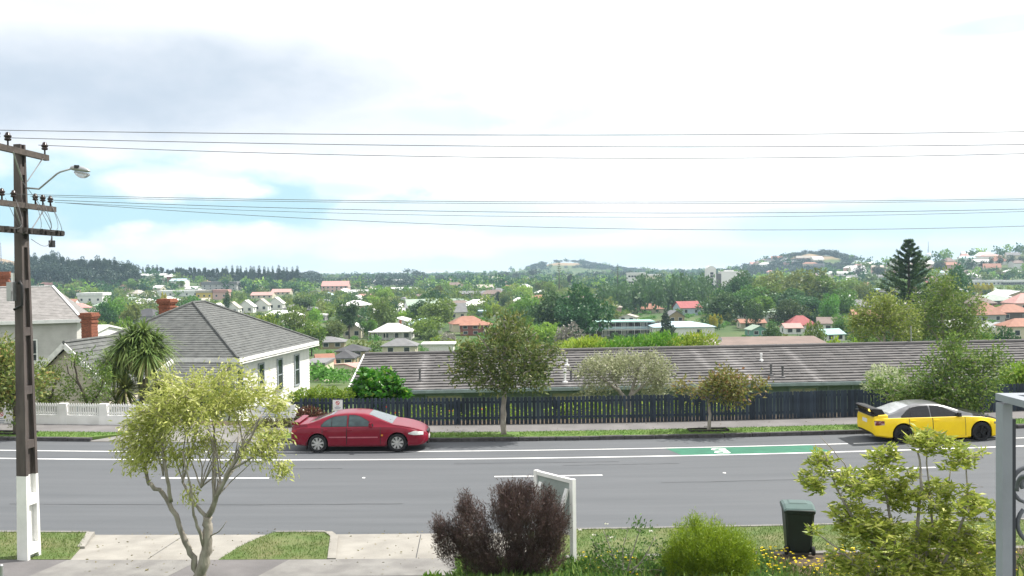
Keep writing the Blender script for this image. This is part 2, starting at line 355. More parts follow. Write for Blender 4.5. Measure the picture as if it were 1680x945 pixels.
# ------------------------------------------------------------ the street
Y_NK, Y_CL, Y_L1, Y_L2, Y_FK, Y_GB, Y_PB, Y_F = 22.3, 28.4, 31.1, 32.45, 34.2, 35.35, 36.85, 37.0
road = patch('road', lambda x, y: dip(x), -70, 70, Y_NK, Y_FK+.02, 280, 4, M['asphalt'], kind='structure')
def strip(name, x0, x1, y0, y1, h, m, parent, skew=0.):
    n = max(1, int(abs(x1-x0)/.8)); mb = MB(); vs = []
    for i in range(n+1):
        x = x0+(x1-x0)*i/n; vs += [(x, y0, dip(x)+h), (x+skew, y1, dip(x+skew)+h)]
    mb.add(vs, [(2*i, 2*i+2, 2*i+3, 2*i+1) for i in range(n)]); return mb.build(name, m, parent)
strip('lane_line', -70, 70, Y_L1-.06, Y_L1+.06, .006, M['paint'], road)
strip('parking_line', -70, 11.9, Y_L2-.045, Y_L2+.045, .006, M['paint'], road)
strip('parking_line', 12.1, 70, Y_L2-.045, Y_L2+.045, .006, M['paint'], road)
for k in range(-5, 7): strip('centre_dash', -.62+10.4*k, 2.75+10.4*k, Y_CL-.055, Y_CL+.055, .006, M['paint'], road)
strip('cycle_patch', 5.75, 10.9, Y_L1+.09, Y_L2-.08, .004, M['green'], road, skew=-.35)
def bike():
    x0, y0 = 6.98, (Y_L1+Y_L2)/2; P = lambda a, b: (x0+b*1.3, y0-a*.86, dip(x0)+.009)   # read by a rider heading up the street
    mb = MB()
    def ring(ca, cb, ra, rb, t):
        vs = []; n = 24
        for i in range(n):
            q = 2*PI*i/n
            for k in (1, 1-t): vs.append(P(ca+ra*k*math.cos(q), cb+rb*k*math.sin(q)))
        mb.add(vs, [(2*i, 2*((i+1) % n), 2*((i+1) % n)+1, 2*i+1) for i in range(n)])
    def ln(a, b, w=.05):
        d = Vector((b[0]-a[0], b[1]-a[1])).normalized(); q = Vector((-d.y, d.x))*w/2
        mb.poly([P(a[0]+q.x, a[1]+q.y), P(a[0]-q.x, a[1]-q.y), P(b[0]-q.x, b[1]-q.y), P(b[0]+q.x, b[1]+q.y)])
    ring(-.30, .2, .22, .24, .3); ring(.30, .2, .22, .24, .3)
    for a, b in (((-.30, .2), (-.12, .55)), ((-.12, .55), (.22, .6)), ((-.12, .55), (0, .22)), ((0, .22), (.22, .6)), ((-.30, .2), (0, .22)), ((.30, .2), (.18, .8)), ((-.12, .55), (-.15, .72))): ln(a, b, .07)
    ln((-.26, .73), (-.04, .73), .09); ln((.18, .8), (.38, .86), .08)
    mb.build('bicycle_symbol', M['paint'], road)
bike()
mk = MB(); mk.lathe([(.055, 0), (.05, .012), (.03, .02)], 10)
mkm = mk.mesh('road_stud', M['white'])
for k, x in enumerate((-14.9, -4.7, 6.55)):
    o = link('road_stud', mkm, road); o.location = (x, Y_CL-.02, dip(x)+.001)
for xa, xb, yy in ((-8.2, -5.6, 29.75), (1.6, 5.4, 29.9), (4.4, 12.5, 27.3), (-14, -3.1, 25.2), (-2, 3.5, 30.35)):
    mb = MB(); n = 24; vs = []; rs = random.Random(int(xa*10))
    for i in range(n+1):
        x = xa+(xb-xa)*i/n; w_ = rs.uniform(.008, .03); y_ = yy+rs.gauss(0, .015); vs += [(x, y_-w_, dip(x)+.0035), (x, y_+w_, dip(x)+.0035)]
    mb.add(vs, [(2*i, 2*i+2, 2*i+3, 2*i+1) for i in range(n)]); mb.build('tar_seam', M['tar'], road)
# near kerb: concrete nib, dropped at the driveways
DRIVE = ((-10.6, -6.05), (-4.55, -.2))                     # the two crossings
def near_top(x): return dip(x)+.11
kb = MB()
for x0, x1 in ((-70, -10.42), (-5.85, -4.66), (.35, 70)):
    n = max(2, int((x1-x0)/1.0)); vs = []
    for i in range(n+1):
        x = x0+(x1-x0)*i/n; z = dip(x)
        vs += [(x, Y_NK+.012, z-.03), (x, Y_NK+.0, z+.10), (x, Y_NK-.03, z+.118), (x, Y_NK-.13, z+.118), (x, Y_NK-.13, z-.03)]
    kb.add(vs, [(5*i+j, 5*i+j+1, 5*i+5+j+1, 5*i+5+j) for i in range(n) for j in range(4)]+[(0, 1, 2, 3, 4), tuple(5*n+j for j in (4, 3, 2, 1, 0))])
kb.build('kerb', M['concrete2'], kind='structure')
def sheet(name, outline, z, m, kind='structure', parent=None, drop=0.):
    """flat area with a skirt; z is a function of (x, y); subdivided so that it follows the dip"""
    bm = bmesh.new(); vs = [bm.verts.new((x, y, 0)) for x, y in outline]; bm.faces.new(vs)
    xs = [p[0] for p in outline]
    for k in range(int(min(xs)), int(max(xs))+1):
        bmesh.ops.bisect_plane(bm, geom=bm.verts[:]+bm.edges[:]+bm.faces[:], plane_co=(k, 0, 0), plane_no=(1, 0, 0))
    for k in range(15, 38):
        bmesh.ops.bisect_plane(bm, geom=bm.verts[:]+bm.edges[:]+bm.faces[:], plane_co=(0, k+.37, 0), plane_no=(0, 1, 0))
    for v in bm.verts: v.co.z = z(v.co.x, v.co.y)
    if drop:
        be = [e for e in bm.edges if e.is_boundary]; r = bmesh.ops.extrude_edge_only(bm, edges=be)
        for v in r['geom']:
            if isinstance(v, bmesh.types.BMVert): v.co.z -= drop
    bmesh.ops.recalc_face_normals(bm, faces=bm.faces[:])
    if sum(f.normal.z for f in bm.faces) < 0: bmesh.ops.reverse_faces(bm, faces=bm.faces[:])
    me = bpy.data.meshes.new(name); bm.to_mesh(me); bm.free(); me.materials.append(m)
    return link(name, me, parent, kind)
# near side, from the kerb back to the garden: verge islands, crossings, footpath
near_z = lambda x, y: dip(x)+.105
drive_z = lambda x, y: dip(x)+.012+.085*min(1, max(0, (Y_NK-y)/2.0))
V1 = [(-70, 22.16), (-10.4, 22.16), (-10.32, 21.9), (-10.1, 21.2), (-9.85, 20.12), (-70, 20.12)]
V2 = [(-5.9, 22.16), (-4.62, 22.16), (-4.42, 21.8), (-4.15, 20.1), (-6.57, 20.1), (-6.4, 21.0), (-6.15, 21.7)]
V3 = [(.35, 22.16), (70, 22.16), (70, 20.15), (.25, 20.15)]
for k, v in enumerate((V1, V2, V3)): sheet('grass_verge', v, near_z, M['turf'], drop=.12)
sheet('driveway', [(-10.4, Y_NK), (-5.9, Y_NK), (-6.15, 21.7), (-6.4, 21.0), (-6.57, 20.1), (-9.85, 20.1), (-10.1, 21.2), (-10.32, 21.9)], drive_z, M['concrete'])
sheet('driveway', [(-4.6, Y_NK), (.33, Y_NK), (.25, 20.1), (-4.15, 20.1), (-4.42, 21.8)], drive_z, M['concrete'])
for pl in ([(-4.66, 22.17), (-4.46, 22.17), (-4.24, 21.8), (-3.97, 20.1), (-4.16, 20.1), (-4.43, 21.8)], [(-10.45, 22.17), (-10.25, 22.17), (-10.2, 21.9), (-9.95, 21.0), (-10.12, 21.0), (-10.36, 21.9)]):
    sheet('kerb_return', pl, lambda x, y: dip(x)+.125, M['concrete'], drop=.12)
sheet('footpath', [(-70, 20.1), (-.9, 20.1), (-.9, 18.95), (-70, 18.95)], lambda x, y: dip(x)+.100, M['path'], drop=.1)
sheet('concrete_crossing', [(-9.9, 20.08), (-6.95, 20.08), (-7.3, 18.97), (-10.2, 18.97)], lambda x, y: dip(x)+.104, M['concrete2'])
sheet('concrete_crossing', [(-5.0, 20.08), (-1.0, 20.08), (-1.0, 18.97), (-5.4, 18.97)], lambda x, y: dip(x)+.104, M['concrete2'])
sheet('garden_edging', [(.6, 20.14), (70, 20.14), (70, 19.98), (.6, 19.98)], lambda x, y: dip(x)+.125, M['concrete2'], drop=.12)
sheet('garden_bed', [(-.9, 19.98), (70, 19.98), (70, 18.7), (-.9, 18.7)], lambda x, y: dip(x)+.085, M['soil'], drop=.1)
# far side: basalt kerb stones, verge, footpath
fk = patch('kerb', lambda x, y: dip(x)-.02, -70, 70, Y_FK+.05, Y_FK+.2, 140, 1, M['soil'], kind='structure')
random.seed(5); stone_meshes = []
for k in range(6):
    bm = bmesh.new(); bmesh.ops.create_cube(bm, size=1); bmesh.ops.scale(bm, vec=(1, .2, .19), verts=bm.verts)
    for v in bm.verts: v.co += Vector((random.uniform(-.012, .012), random.uniform(-.02, .02), random.uniform(-.012, .012)))
    bmesh.ops.bevel(bm, geom=bm.edges[:], offset=.02, segments=1, affect='EDGES'); me = bpy.data.meshes.new('kerb_stone'); bm.to_mesh(me); bm.free(); me.materials.append(M['bluestone']); stone_meshes.append(me)
x = -40.
while x < 40:
    w = random.uniform(.62, 1.25)
    if not (-16.0 < x+w/2 < -9.2):
        o = link('kerb_stone', random.choice(stone_meshes), fk); o.location = (x+w/2, Y_FK+.1, dip(x+w/2)+.045+random.uniform(-.008, .008)); o.scale = (w-.015, 1, 1); o.rotation_euler = (0, math.atan(-.0014*(x+w/2)), random.uniform(-.01, .01))
    x += w
far_z = lambda x, y: dip(x)+.13+.02*(y-Y_FK)
sheet('grass_verge', [(-70, Y_FK+.19), (-16.1, Y_FK+.19), (-14.5, Y_GB), (-70, Y_GB)], far_z, M['fturf'], drop=.1)
sheet('grass_verge', [(-9.2, Y_FK+.19), (70, Y_FK+.19), (70, Y_GB), (-10.1, Y_GB)], far_z, M['fturf'], drop=.1)
sheet('driveway', [(-16.1, Y_FK-.0), (-9.2, Y_FK-.0), (-10.1, Y_GB), (-14.5, Y_GB)], lambda x, y: dip(x)+.015+.13*(y-Y_FK), M['concrete2'])
sheet('footpath', [(-70, Y_GB), (70, Y_GB), (70, Y_PB), (-70, Y_PB)], lambda x, y: far_z(x, y)+.004, M['farpath'], drop=.1)
sheet('fence_bed', [(-70, Y_PB), (70, Y_PB), (70, 37.9), (-70, 37.9)], lambda x, y: far_z(x, y)-.01, M['soil'], drop=.3)
# grass blades: nobody could count them
def blades(name, areas, n, h, w, m, z, seed, bare=None):
    rng = np.random.default_rng(seed); P = []
    A = np.array([a[4] if len(a) > 4 else (a[1]-a[0])*(a[3]-a[2]) for a in areas]); A = A/A.sum()
    for a, k in zip(areas, (A*n).astype(int)):
        x = rng.uniform(a[0], a[1], k); y = rng.uniform(a[2], a[3], k); P.append(np.stack([x, y], 1))
    P = np.concatenate(P)
    P = np.array([(x, y, z(x, y)) for x, y in P if bare is None or not bare(x, y)])
    D = rng.normal(size=(len(P), 3))*np.array([.45, .45, .1])+np.array([0, 0, 1])
    hh = h*rng.uniform(.5, 1.3, len(P)); pat = .5+.5*np.sin(P[:, 0]*1.7+1.3*np.sin(P[:, 1]*2.1))
    pt2 = .5+.5*np.sin(P[:, 0]*3.1+P[:, 1]*2.3+2*np.sin(P[:, 0]*.9)); r = np.clip(rng.random(len(P))*.6+.35*pat*rng.random(len(P))+.38*(pt2 > .72)*rng.random(len(P)), 0, 1)
    return link(name, leafmesh(name, P, D, hh, w, m, rng, rnd=r), kind='stuff')
inpoly = lambda poly: (lambda x, y: sum(((poly[i][1] > y) != (poly[i-1][1] > y)) and (x < (poly[i-1][0]-poly[i][0])*(y-poly[i][1])/(poly[i-1][1]-poly[i][1]+1e-12)+poly[i][0]) for i in range(len(poly))) % 2 == 1)
in1, in2, in3 = inpoly(V1), inpoly(V2), inpoly(V3)
blades('grass', [(-15, -9.8, 20.12, 22.16), (-6.8, -4.1, 20.1, 22.16), (.35, 15, 20.15, 22.16)], 30000, .055, .012, LEAF['grass'], near_z, 3,
       bare=lambda x, y: not (in1(x, y) or in2(x, y) or in3(x, y)) or ((abs(x+5.3)+abs(y-21.5)*.9 < .5) and random.random() < .75) or ((abs(x-3)+abs(y-21)*2 < 1.6) and random.random() < .5))
blades('grass', [(-24, -14.5, Y_FK+.19, Y_GB), (-10.1, 24, Y_FK+.19, Y_GB)], 18000, .06, .02, LEAF['fgrass'], far_z, 4,
       bare=lambda x, y: (-16.1+(y-Y_FK-.19)*1.6 < x < -9.2-(y-Y_FK-.19)*.9) or any(abs(x-c) < .55 and abs(y-34.95) < .3 for c in (-.34, 7.55, 16.4, -19.1)))

# joints in the concrete, dry leaves and grit along the kerb
for k, (a, c) in enumerate((((-8.1, 22.2), (-8.15, 20.15)), ((-2.3, 22.2), (-2.2, 20.15)))):
    mb = MB(); n = 8; vs = []
    for i in range(n+1):
        t = i/n; x, y = a[0]+(c[0]-a[0])*t, a[1]+(c[1]-a[1])*t; z = drive_z(x, y)+.003; vs += [(x-.009, y, z), (x+.009, y, z)]
    mb.add(vs, [(2*i, 2*i+1, 2*i+3, 2*i+2) for i in range(n)]); mb.build('expansion_joint', M['tar'], bpy.data.objects['driveway' if k == 0 else 'driveway.001'])
rng = np.random.default_rng(17); P = []
for i in range(420):
    w_ = rng.random()
    if w_ < .45: x, y = rng.uniform(-13, 13), Y_NK+abs(rng.normal())*.18
    elif w_ < .75: x, y = rng.choice([rng.uniform(-9.8, -6.4), rng.uniform(-4.2, -.6)]), rng.uniform(19.0, 22.1)
    else: x, y = rng.uniform(-13, 13), rng.uniform(Y_GB, Y_PB)
    z = dip(x)+.006 if y > Y_NK and y < Y_FK else (far_z(x, y)+.012 if y > Y_FK else max(drive_z(x, y)+.008, dip(x)+.108 if y < 20.1 else -1)); P.append((x, y, z))
D = rng.normal(size=(len(P), 3))*np.array([1, 1, .12])
link('fallen_leaves', leafmesh('fallen_leaves', np.array(P), D, rng.uniform(.03, .085, len(P)), .03, LEAF['dry'], rng), kind='stuff')
# ------------------------------------------------------------ power pole with its arms, lamp and wires
def power_pole():
    b = at(48, 915, 20.25); X, Y = b.x, b.y; z0 = dip(X)+.1; Hh = at(40, 237, Y).z-z0
    root = empty('power_pole', (X, Y, z0), R(-102), 'tall grey concrete power pole with white painted foot on the grass verge', 'power pole')
    def half(z): return .085+.125*(1-z/Hh)                    # half depth of the section, tapering to the top
    wt = .115
    def wid(z): return .085+.05*(1-z/Hh)
    def seg(mb, za, zb, x0, x1, y0, y1):                      # x,y limits as functions of z
        vs = []
        for z in (za, zb): vs += [(x0(z), y0(z), z), (x1(z), y0(z), z), (x1(z), y1(z), z), (x0(z), y1(z), z)]
        mb.add(vs, [(3, 2, 1, 0), (4, 5, 6, 7), (0, 1, 5, 4), (1, 2, 6, 5), (2, 3, 7, 6), (3, 0, 4, 7)])
    ZW = 1.86
    for nm, m, za, zb in (('painted_foot', M['white'], -.3, ZW), ('shaft', M['bonded'], ZW, Hh)):
        mb = MB(); zs = np.linspace(za, zb, 3 if za < 0 else 9)
        for a, c in zip(zs[:-1], zs[1:]):
            for sx in (-1, 1):   # flanges
                seg(mb, a, c, lambda z: sx*half(z)-(.0 if sx < 0 else .05+.03*(1-z/Hh)), lambda z: sx*half(z)+(.05+.03*(1-z/Hh) if sx < 0 else 0), lambda z: -wid(z), lambda z: wid(z))
            seg(mb, a, c, lambda z: -half(z)+.04, lambda z: half(z)-.04, lambda z: -.03, lambda z: .03)   # web
        o = mb.build(nm, m, root)
    # ribs between the recesses
    for z in (.22, 1.32, 2.55, 3.75, 5.05, 6.1, 7.0, 7.8, 8.6):
        mb = MB(); h = .09 if z > 1.5 else .12
        if z < Hh-.1:
            seg(mb, z-h, z+h, lambda q: -half(q)+.04, lambda q: half(q)-.04, lambda q: -wid(q)+.006, lambda q: wid(q)-.006)
            mb.build('rib', M['white'] if z < 1.6 else M['bonded'], root)
    def top_part(mb, name, m): return mb.build(name, m, root)
    inv = Matrix.Rotation(R(102), 3, 'Z')
    loc = lambda w: inv @ (Vector(w)-Vector((X, Y, z0)))       # world to pole
    # arms stand square to the street, i.e. along world y
    INS = []
    for (zpx, l0, l1, m, w, h, nm) in ((251, -1.25, .92, M['wood'], .1, .13, 'cross_arm'), (338, -1.35, 1.2, M['wood'], .1, .12, 'cross_arm'), (379, -1.35, 1.5, M['darkwood'], .13, .13, 'service_arm')):
        z = at(45, zpx, Y).z; xo = X+.14; mb = MB()
        mb.bar(loc((xo, Y+l0, z)), loc((xo, Y+l1, z)), w, h); arm = mb.build(nm, m, root)
        if nm == 'cross_arm':
            for s in (-1, 1):
                mb = MB(); mb.bar(loc((xo+.05, Y+s*.62, z-.05)), loc((X+.1, Y+s*.1, z-.62)), .03, .008); mb.build('brace', M['metal'], root)
        else:
            for k in range(12): q = l0+(l1-l0)*(k+.5)/12; mb = MB(); mb.box(loc((xo+.05, Y+q, z+.02*math.sin(k*2))), (.12, .12, .09), rz=k); mb.build('binding', M['darkwood'], arm)
        ins = ((.82,), (.35, .68, 1.02), ())[(251, 338, 379).index(zpx)]+((-.72, -1.15), (-.55, -1.0), ())[(251, 338, 379).index(zpx)]
        for q in ins:
            mb = MB(); k = 1.0 if zpx == 251 else .85
            mb.lathe([(.018, 0), (.018, .1*k), (.06*k, .11*k), (.075*k, .14*k), (.05*k, .16*k), (.07*k, .18*k), (.08*k, .21*k), (.05*k, .235*k), (.045*k, .27*k), (.02*k, .29*k)], 12, c=loc((xo, Y+q, z+h/2)))
            mb.build('insulator', M['porcelain'], root, smooth=True); INS.append(Vector((xo, Y+q, z+h/2+.25*k)))
    z = at(80, 388, Y).z
    mb = MB(); mb.tube([loc((X+.14, Y+1.05, z+.05)), loc((X+.14, Y+1.05, z-.05))], .015); mb.box(loc((X+.14, Y+1.05, z-.13)), (.1, .1, .16)); mb.build('fuse_holder', M['dark'], root)
    # jumper leads between the arms
    rng = random.Random(3)
    for (a, c) in (((.36, 2), (.9, 3)), ((.69, 2), (.5, 3)), ((1.02, 2), (1.25, 3)), ((1.02, 2), (.7, 3)), ((-.5, 2), (-.9, 3)), ((-.9, 2), (-.4, 3)), ((1.05, 3), (.1, 4)), ((-.2, 1), (.9, 3)), ((.35, 2), (.15, 3))):
        zz = {1: at(45, 300, Y).z, 2: at(45, 330, Y).z, 3: at(45, 376, Y).z, 4: at(45, 392, Y).z}
        p = Vector((X+.16, Y+a[0], zz[a[1]])); q = Vector((X+.16, Y+c[0], zz[c[1]])); s = rng.uniform(.1, .3)
        pts = [p.lerp(q, t)+Vector((s*math.sin(PI*t), 0, -.25*math.sin(PI*t))) for t in np.linspace(0, 1, 9)]
        mb = MB(); mb.tube([loc(v) for v in pts], .007, 4); mb.build('jumper_lead', M['wire'], root, smooth=True)
    # meter box, conduit, bands
    mb = MB(); mb.box(loc((X-.16, Y-.17, at(30, 478, Y).z)), (.16, .12, .42), rz=0); mb.build('junction_box', M['metal'], root)
    mb = MB(); mb.box(loc((X-.13, Y-.16, at(30, 455, Y).z)), (.05, .05, .2)); mb.build('warning_tag', M['white'], root)
    mb = MB(); a, c = at(40, 465, Y), at(44, 500, Y)
    mb.tube([loc((X+.02, Y-.2, a.z)), loc((X+.05, Y-.22, a.z+.05)), loc((X+.09, Y-.2, a.z-.05)), loc((X+.08, Y-.2, c.z)), loc((X-.1, Y-.2, c.z-.1))], .03, 6); mb.build('conduit', M['dark'], root, smooth=True)
    # street lamp
    zl = at(42, 308, Y); p1 = at(64, 310, Y-.1); p2 = at(96, 283, Y-.35); p3 = at(116, 277, Y-.4); p4 = at(148, 283, Y-.5)
    lamp = MB(); lamp.tube([loc(v) for v in ((X+.1, Y, zl.z), p1, p1.lerp(p2, .08)+Vector((0, 0, .0)), p1.lerp(p2, .92), p2.lerp(p3, .15), p3)], .02, 8); br = lamp.build('lamp_bracket', M['metal'], root, smooth=True)
    lm = MB(); d = (p4-p3); prof = ((0, .025), (.06, .045), (.25, .06), (.6, .058), (.85, .045), (1.0, .01)); pts = [loc(p3+d*t+Vector((0, 0, .02+.02*math.sin(t*PI)))) for t, r in prof]
    lm.tube(pts, [r for t, r in prof], 10); hd = lm.build('lamp_head', M['metal'], br, smooth=True)
    lm = MB(); lm.box(loc(p3+d*.3+Vector((0, 0, .06))), (.2, .1, .07), rz=R(40)); lm.build('photocell', M['dark'], br)
    lm = MB(); pts = [loc(p3+d*t+Vector((0, 0, -.05-.04*math.sin((t-.2)/.75*PI)))) for t in np.linspace(.2, .95, 7)]
    lm.tube(pts, [.015+.055*math.sin((t-.15)/.85*PI) for t in np.linspace(.2, .95, 7)], 10)
    g = mat('lamp_bowl', (.62, .64, .66), rough=.1); g.node_tree.nodes['Principled BSDF'].inputs['Transmission Weight'].default_value = .7
    lm.build('lamp_bowl', g, br, smooth=True)
    # the wires run along the street
    def wire(pts, plane_y, r, label):
        P = [at(px, py, plane_y) for px, py in pts]; c = np.polyfit([p.x for p in P], [p.z for p in P], 2)
        xs = np.linspace(-46, 42, 60) if pts[0][0] <= 0 else np.linspace(P[0].x, 42, 50)
        q = [Vector((x, plane_y, np.polyval(c, x))) for x in xs]
        mb = MB(); mb.tube(q, r, 5); o = mb.build('power_line', M['wire'], smooth=True)
        return tag(o, label, 'power line', 'power lines above the street')
    wire(((0, 213.5), (840, 221.5), (1680, 216)), Y-.75, .0075, 'highest of the thin grey power lines crossing the sky over the road')
    wire(((12, 226), (840, 240), (1680, 237)), Y-.72+.1, .0075, 'power line running from the first dark insulator on the top crossarm')
    wire(((63, 238), (900, 259), (1680, 252)), Y+.82, .0075, 'third line down, leaving the insulator at the far end of the top crossarm')
    wire(((0, 318), (840, 331), (1680, 326)), Y-.55, .006, 'uppermost of the lower bunch of power lines above the suburb')
    wire(((50, 322), (840, 334), (1680, 328.5)), Y+.1, .0055, 'lower power line hanging close under the uppermost of its bunch')
    wire(((80, 328), (840, 348), (1680, 343)), Y+.35, .0065, 'power line in the middle of the lower bunch above the suburb')
    wire(((90, 332), (840, 355), (1680, 347)), Y+.68, .005, 'thin power line fourth down in the lower bunch, with small dark spacers')
    wire(((108, 333), (840, 371.5), (1680, 371)), Y+1.02, .006, 'lowest of all the power lines, sagging nearest the distant hills')
power_pole()
# small post at the near corner
mb = MB(); p = at(4, 926, 18.7); zb = gz(p.x, 18.7); mb.lathe([(.045, 0), (.045, p.z-zb-.02), (.03, p.z-zb)], 12); o = mb.build('post', M['metal'], smooth=True, sharp=.6); o.location = (p.x-.03, 18.7, zb)
tag(o, 'short round grey metal post at the edge of the footpath below the power pole', 'post')
# ------------------------------------------------------------ wheelie bin
def bin_():
    p = at(1309, 900, 20.12); x, y = p.x, 20.12; z = dip(x)+.125
    root = empty('wheelie_bin', (x, y, z), R(-9), 'dark green wheelie bin with a pale grey-green lid standing on the verge', 'bin')
    mb = MB(); rings = []
    for zz, w, d in ((.05, .50, .50), (.12, .52, .54), (.9, .62, .70), (.93, .66, .74), (.985, .66, .74)):
        r = .05; rings.append([(sx*(w/2-(r if i else 0)), sy*(d/2-(0 if i else r)), zz) for sx, sy, i in ((-1, -1, 0), (-1, -1, 1), (1, -1, 1), (1, -1, 0), (1, 1, 0), (1, 1, 1), (-1, 1, 1), (-1, 1, 0))])
    vs = [v for r in rings for v in r]; n = 8
    mb.add(vs, [(i*n+j, i*n+(j+1) % n, (i+1)*n+(j+1) % n, (i+1)*n+j) for i in range(4) for j in range(n)]+[tuple(range(7, -1, -1)), tuple(range(32, 40))])
    mb.build('body', M['binplastic'], root)
    mb = MB(); prof = [(-.36, 1.0), (-.33, 1.035), (-.1, 1.085), (.2, 1.085), (.37, 1.05), (.41, 1.0)]; w = .335
    vs = []
    for sx in (-w, -w+.05, w-.05, w): vs += [(sx, yy, zz-(.03 if abs(sx) == w else 0)) for yy, zz in prof]
    k = len(prof); mb.add(vs, [(i*k+j, (i+1)*k+j, (i+1)*k+j+1, i*k+j+1) for i in range(3) for j in range(k-1)]+[tuple(range(k-1, -1, -1)), tuple(range(3*k, 4*k))])
    mb.add([(-w, -.36, .985), (w, -.36, .985), (w, .41, .985), (-w, .41, .985)], [(3, 2, 1, 0)])
    lid = mb.build('lid', M['binlid'], root)
    mb = MB(); mb.add([(-.2, -.1, 1.09), (.2, -.1, 1.09), (.2, .22, 1.09), (-.2, .22, 1.09), (-.17, -.07, 1.103), (.17, -.07, 1.103), (.17, .19, 1.103), (-.17, .19, 1.103)], [(4, 5, 6, 7), (0, 1, 5, 4), (1, 2, 6, 5), (2, 3, 7, 6), (3, 0, 4, 7)]); mb.build('raised_panel', M['binlid'], lid)
    mb = MB(); mb.tube([(-.29, -.34, .98), (-.29, -.43, 1.0), (-.26, -.44, 1.01), (.26, -.44, 1.01), (.29, -.43, 1.0), (.29, -.34, .98)], .02, 8); mb.build('handle', M['binplastic'], root, smooth=True)
    for s in (-1, 1):
        mb = MB(); mb.lathe([(.03, -.035), (.09, -.035), (.1, -.02), (.1, .02), (.09, .035), (.03, .035)], 18, c=(s*.285, -.27, .1), axis='X'); mb.build('wheel', M['rubber'], root, smooth=True, sharp=.7)
bin_()
# ------------------------------------------------------------ the back of a white framed signboard
def signboard():
    A = Vector((1.24, 19.4, 0)); B = Vector((.50, 20.3, 0)); A.z = dip(A.x)+.09; ztop = at(933, 786, 19.4).z
    root = empty('signboard', A, 0, 'back of a white framed notice board on posts beside the purple shrub', 'notice board')
    d = (B-A); d.z = 0; n = Vector((-d.y, d.x, 0)).normalized()
    if n.y > 0: n = -n                                          # towards the house
    h = ztop-A.z
    for q in (Vector((0, 0, 0)), d):
        mb = MB(); mb.bar(q+Vector((0, 0, -.2)), q+Vector((0, 0, h)), .10, .10, up=d); mb.build('post', M['white'], root)
    mb = MB(); mb.bar(d.normalized()*.052+Vector((0, 0, h-.05)), d-d.normalized()*.052+Vector((0, 0, h-.05)), .085, .085); mb.build('top_rail', M['white'], root); mb = MB(); mb.bar(d.normalized()*.052+Vector((0, 0, .72)), d-d.normalized()*.052+Vector((0, 0, .72)), .08, .08); mb.build('bottom_rail', M['white'], root)
    m = mat('shaded_board_back', (.30, .345, .33), (.25, .29, .28), scale=3, rough=.6)  # grey-green puts the shade on the white panel's back into its colour
    mb = MB(); c = d/2+Vector((0, 0, (h+.68)/2)); mb.box(c-n*.0, ((d.length-.11), .025, h-.84), rz=math.atan2(d.y, d.x)); mb.build('panel', m, root)
    for t in (.1, .82):
        mb = MB(); mb.bar(d*t+n*.05+Vector((0, 0, h-.22)), d*t+n*.75+Vector((0, 0, .0)), .09, .06); mb.build('brace', M['white'], root)
signboard()
# ------------------------------------------------------------ wrought iron railing on the landing at the house
def railing():
    Y = 3.2; p = at(1650, 652, Y); X, zt = p.x, p.z; zb = 4.9; h = zt-zb
    root = empty('balcony_railing', (X, Y, zb), 0, 'grey wrought iron balcony railing with corner post and curled scrolls', 'railing')
    SCR = mat('scroll_iron', (.12, .13, .15), rough=.5); m = M['greymetal']; mb = MB(); mb.box((-.006, 0, (h-.02)/2), (.034, .046, h-.022)); mb.build('corner_post', m, root); mb = MB(); mb.box((.0205, .004, (h-.06)/2), (.018, .03, h-.09)); mb.build('post_shade_strip', mat('shaded_iron', (.045, .052, .065), rough=.5), root)  # added dark strip paints in the shaded side of the corner post
    mb = MB(); mb.box((1.2, 0, h+.0), (2.446, .05, .024)); mb.build('rail', m, root)
    mb = MB(); mb.box((0, -1.0, h+.0), (.05, 1.948, .024)); mb.build('rail', m, root)
    mb = MB(); mb.box((1.2, 0, .1), (2.35, .03, .03)); mb.build('rail', m, root); mb = MB(); mb.box((0, -1.0, .1), (.03, 1.9, .03)); mb.build('rail', m, root)
    for q in ((2.4, 0), (0, -1.96)):
        mb = MB(); mb.box((q[0], q[1], (h-.02)/2), (.046, .046, h-.022)); mb.build('post', m, root)
    def scroll(cx, cz, r, t0, t1, along, flip=1):
        pts = []
        for t in np.linspace(t0, t1, 30):
            rr = r*(1-.6*max(0, (t-t0)/(t1-t0))**1.5); a, c = cx+rr*math.cos(t), cz+flip*rr*math.sin(t)
            pts.append((a, 0, c) if along == 'x' else (0, a, c))
        mb = MB(); mb.tube(pts, .008, 6); mb.build('scroll', SCR, root, smooth=True)
    z1 = at(1675, 797, Y).z-zb; z2 = at(1685, 858, Y).z-zb
    for k in range(6):
        o = k*.4
        scroll(.085+o, z1, .068, PI*.5, PI*.5+PI*2.6, 'x'); scroll(.115+o, z2-.005, .075, PI*.75, PI*.75+PI*2.4, 'x', 1)
        scroll(.12+o, .3, .08, PI*1.0, PI*3.4, 'x', -1)
        if k < 5: scroll(-.14-o, z1, .07, 0, 5.5, 'y'); scroll(-.14-o, .4, .08, 0, 5.5, 'y', -1)
    for k in range(1, 6):
        mb = MB(); mb.box((k*.4, 0, h/2), (.014, .014, h-.05)); mb.build('baluster', m, root)
        if k < 5: mb = MB(); mb.box((0, -k*.4, h/2), (.014, .014, h-.05)); mb.build('baluster', m, root)
    dk = MB(); dk.box((X+1.25, Y-1.0, 4.8), (2.7, 2.2, .19)); o = dk.build('balcony_deck', M['concrete2'])
    tag(o, 'concrete landing slab under the grey iron railing', 'landing', kind='structure')
    for a, c in ((X+.2, Y-.2), (X+2.4, Y-.2)):
        mb = MB(); z = gz(a, c); mb.box((a, c, (4.7+z)/2-.1), (.2, .2, 4.7-z+.2)); tag(mb.build('landing_column', M['concrete2']), 'square concrete column carrying the landing under the iron railing', 'column', 'columns under the landing')
railing()
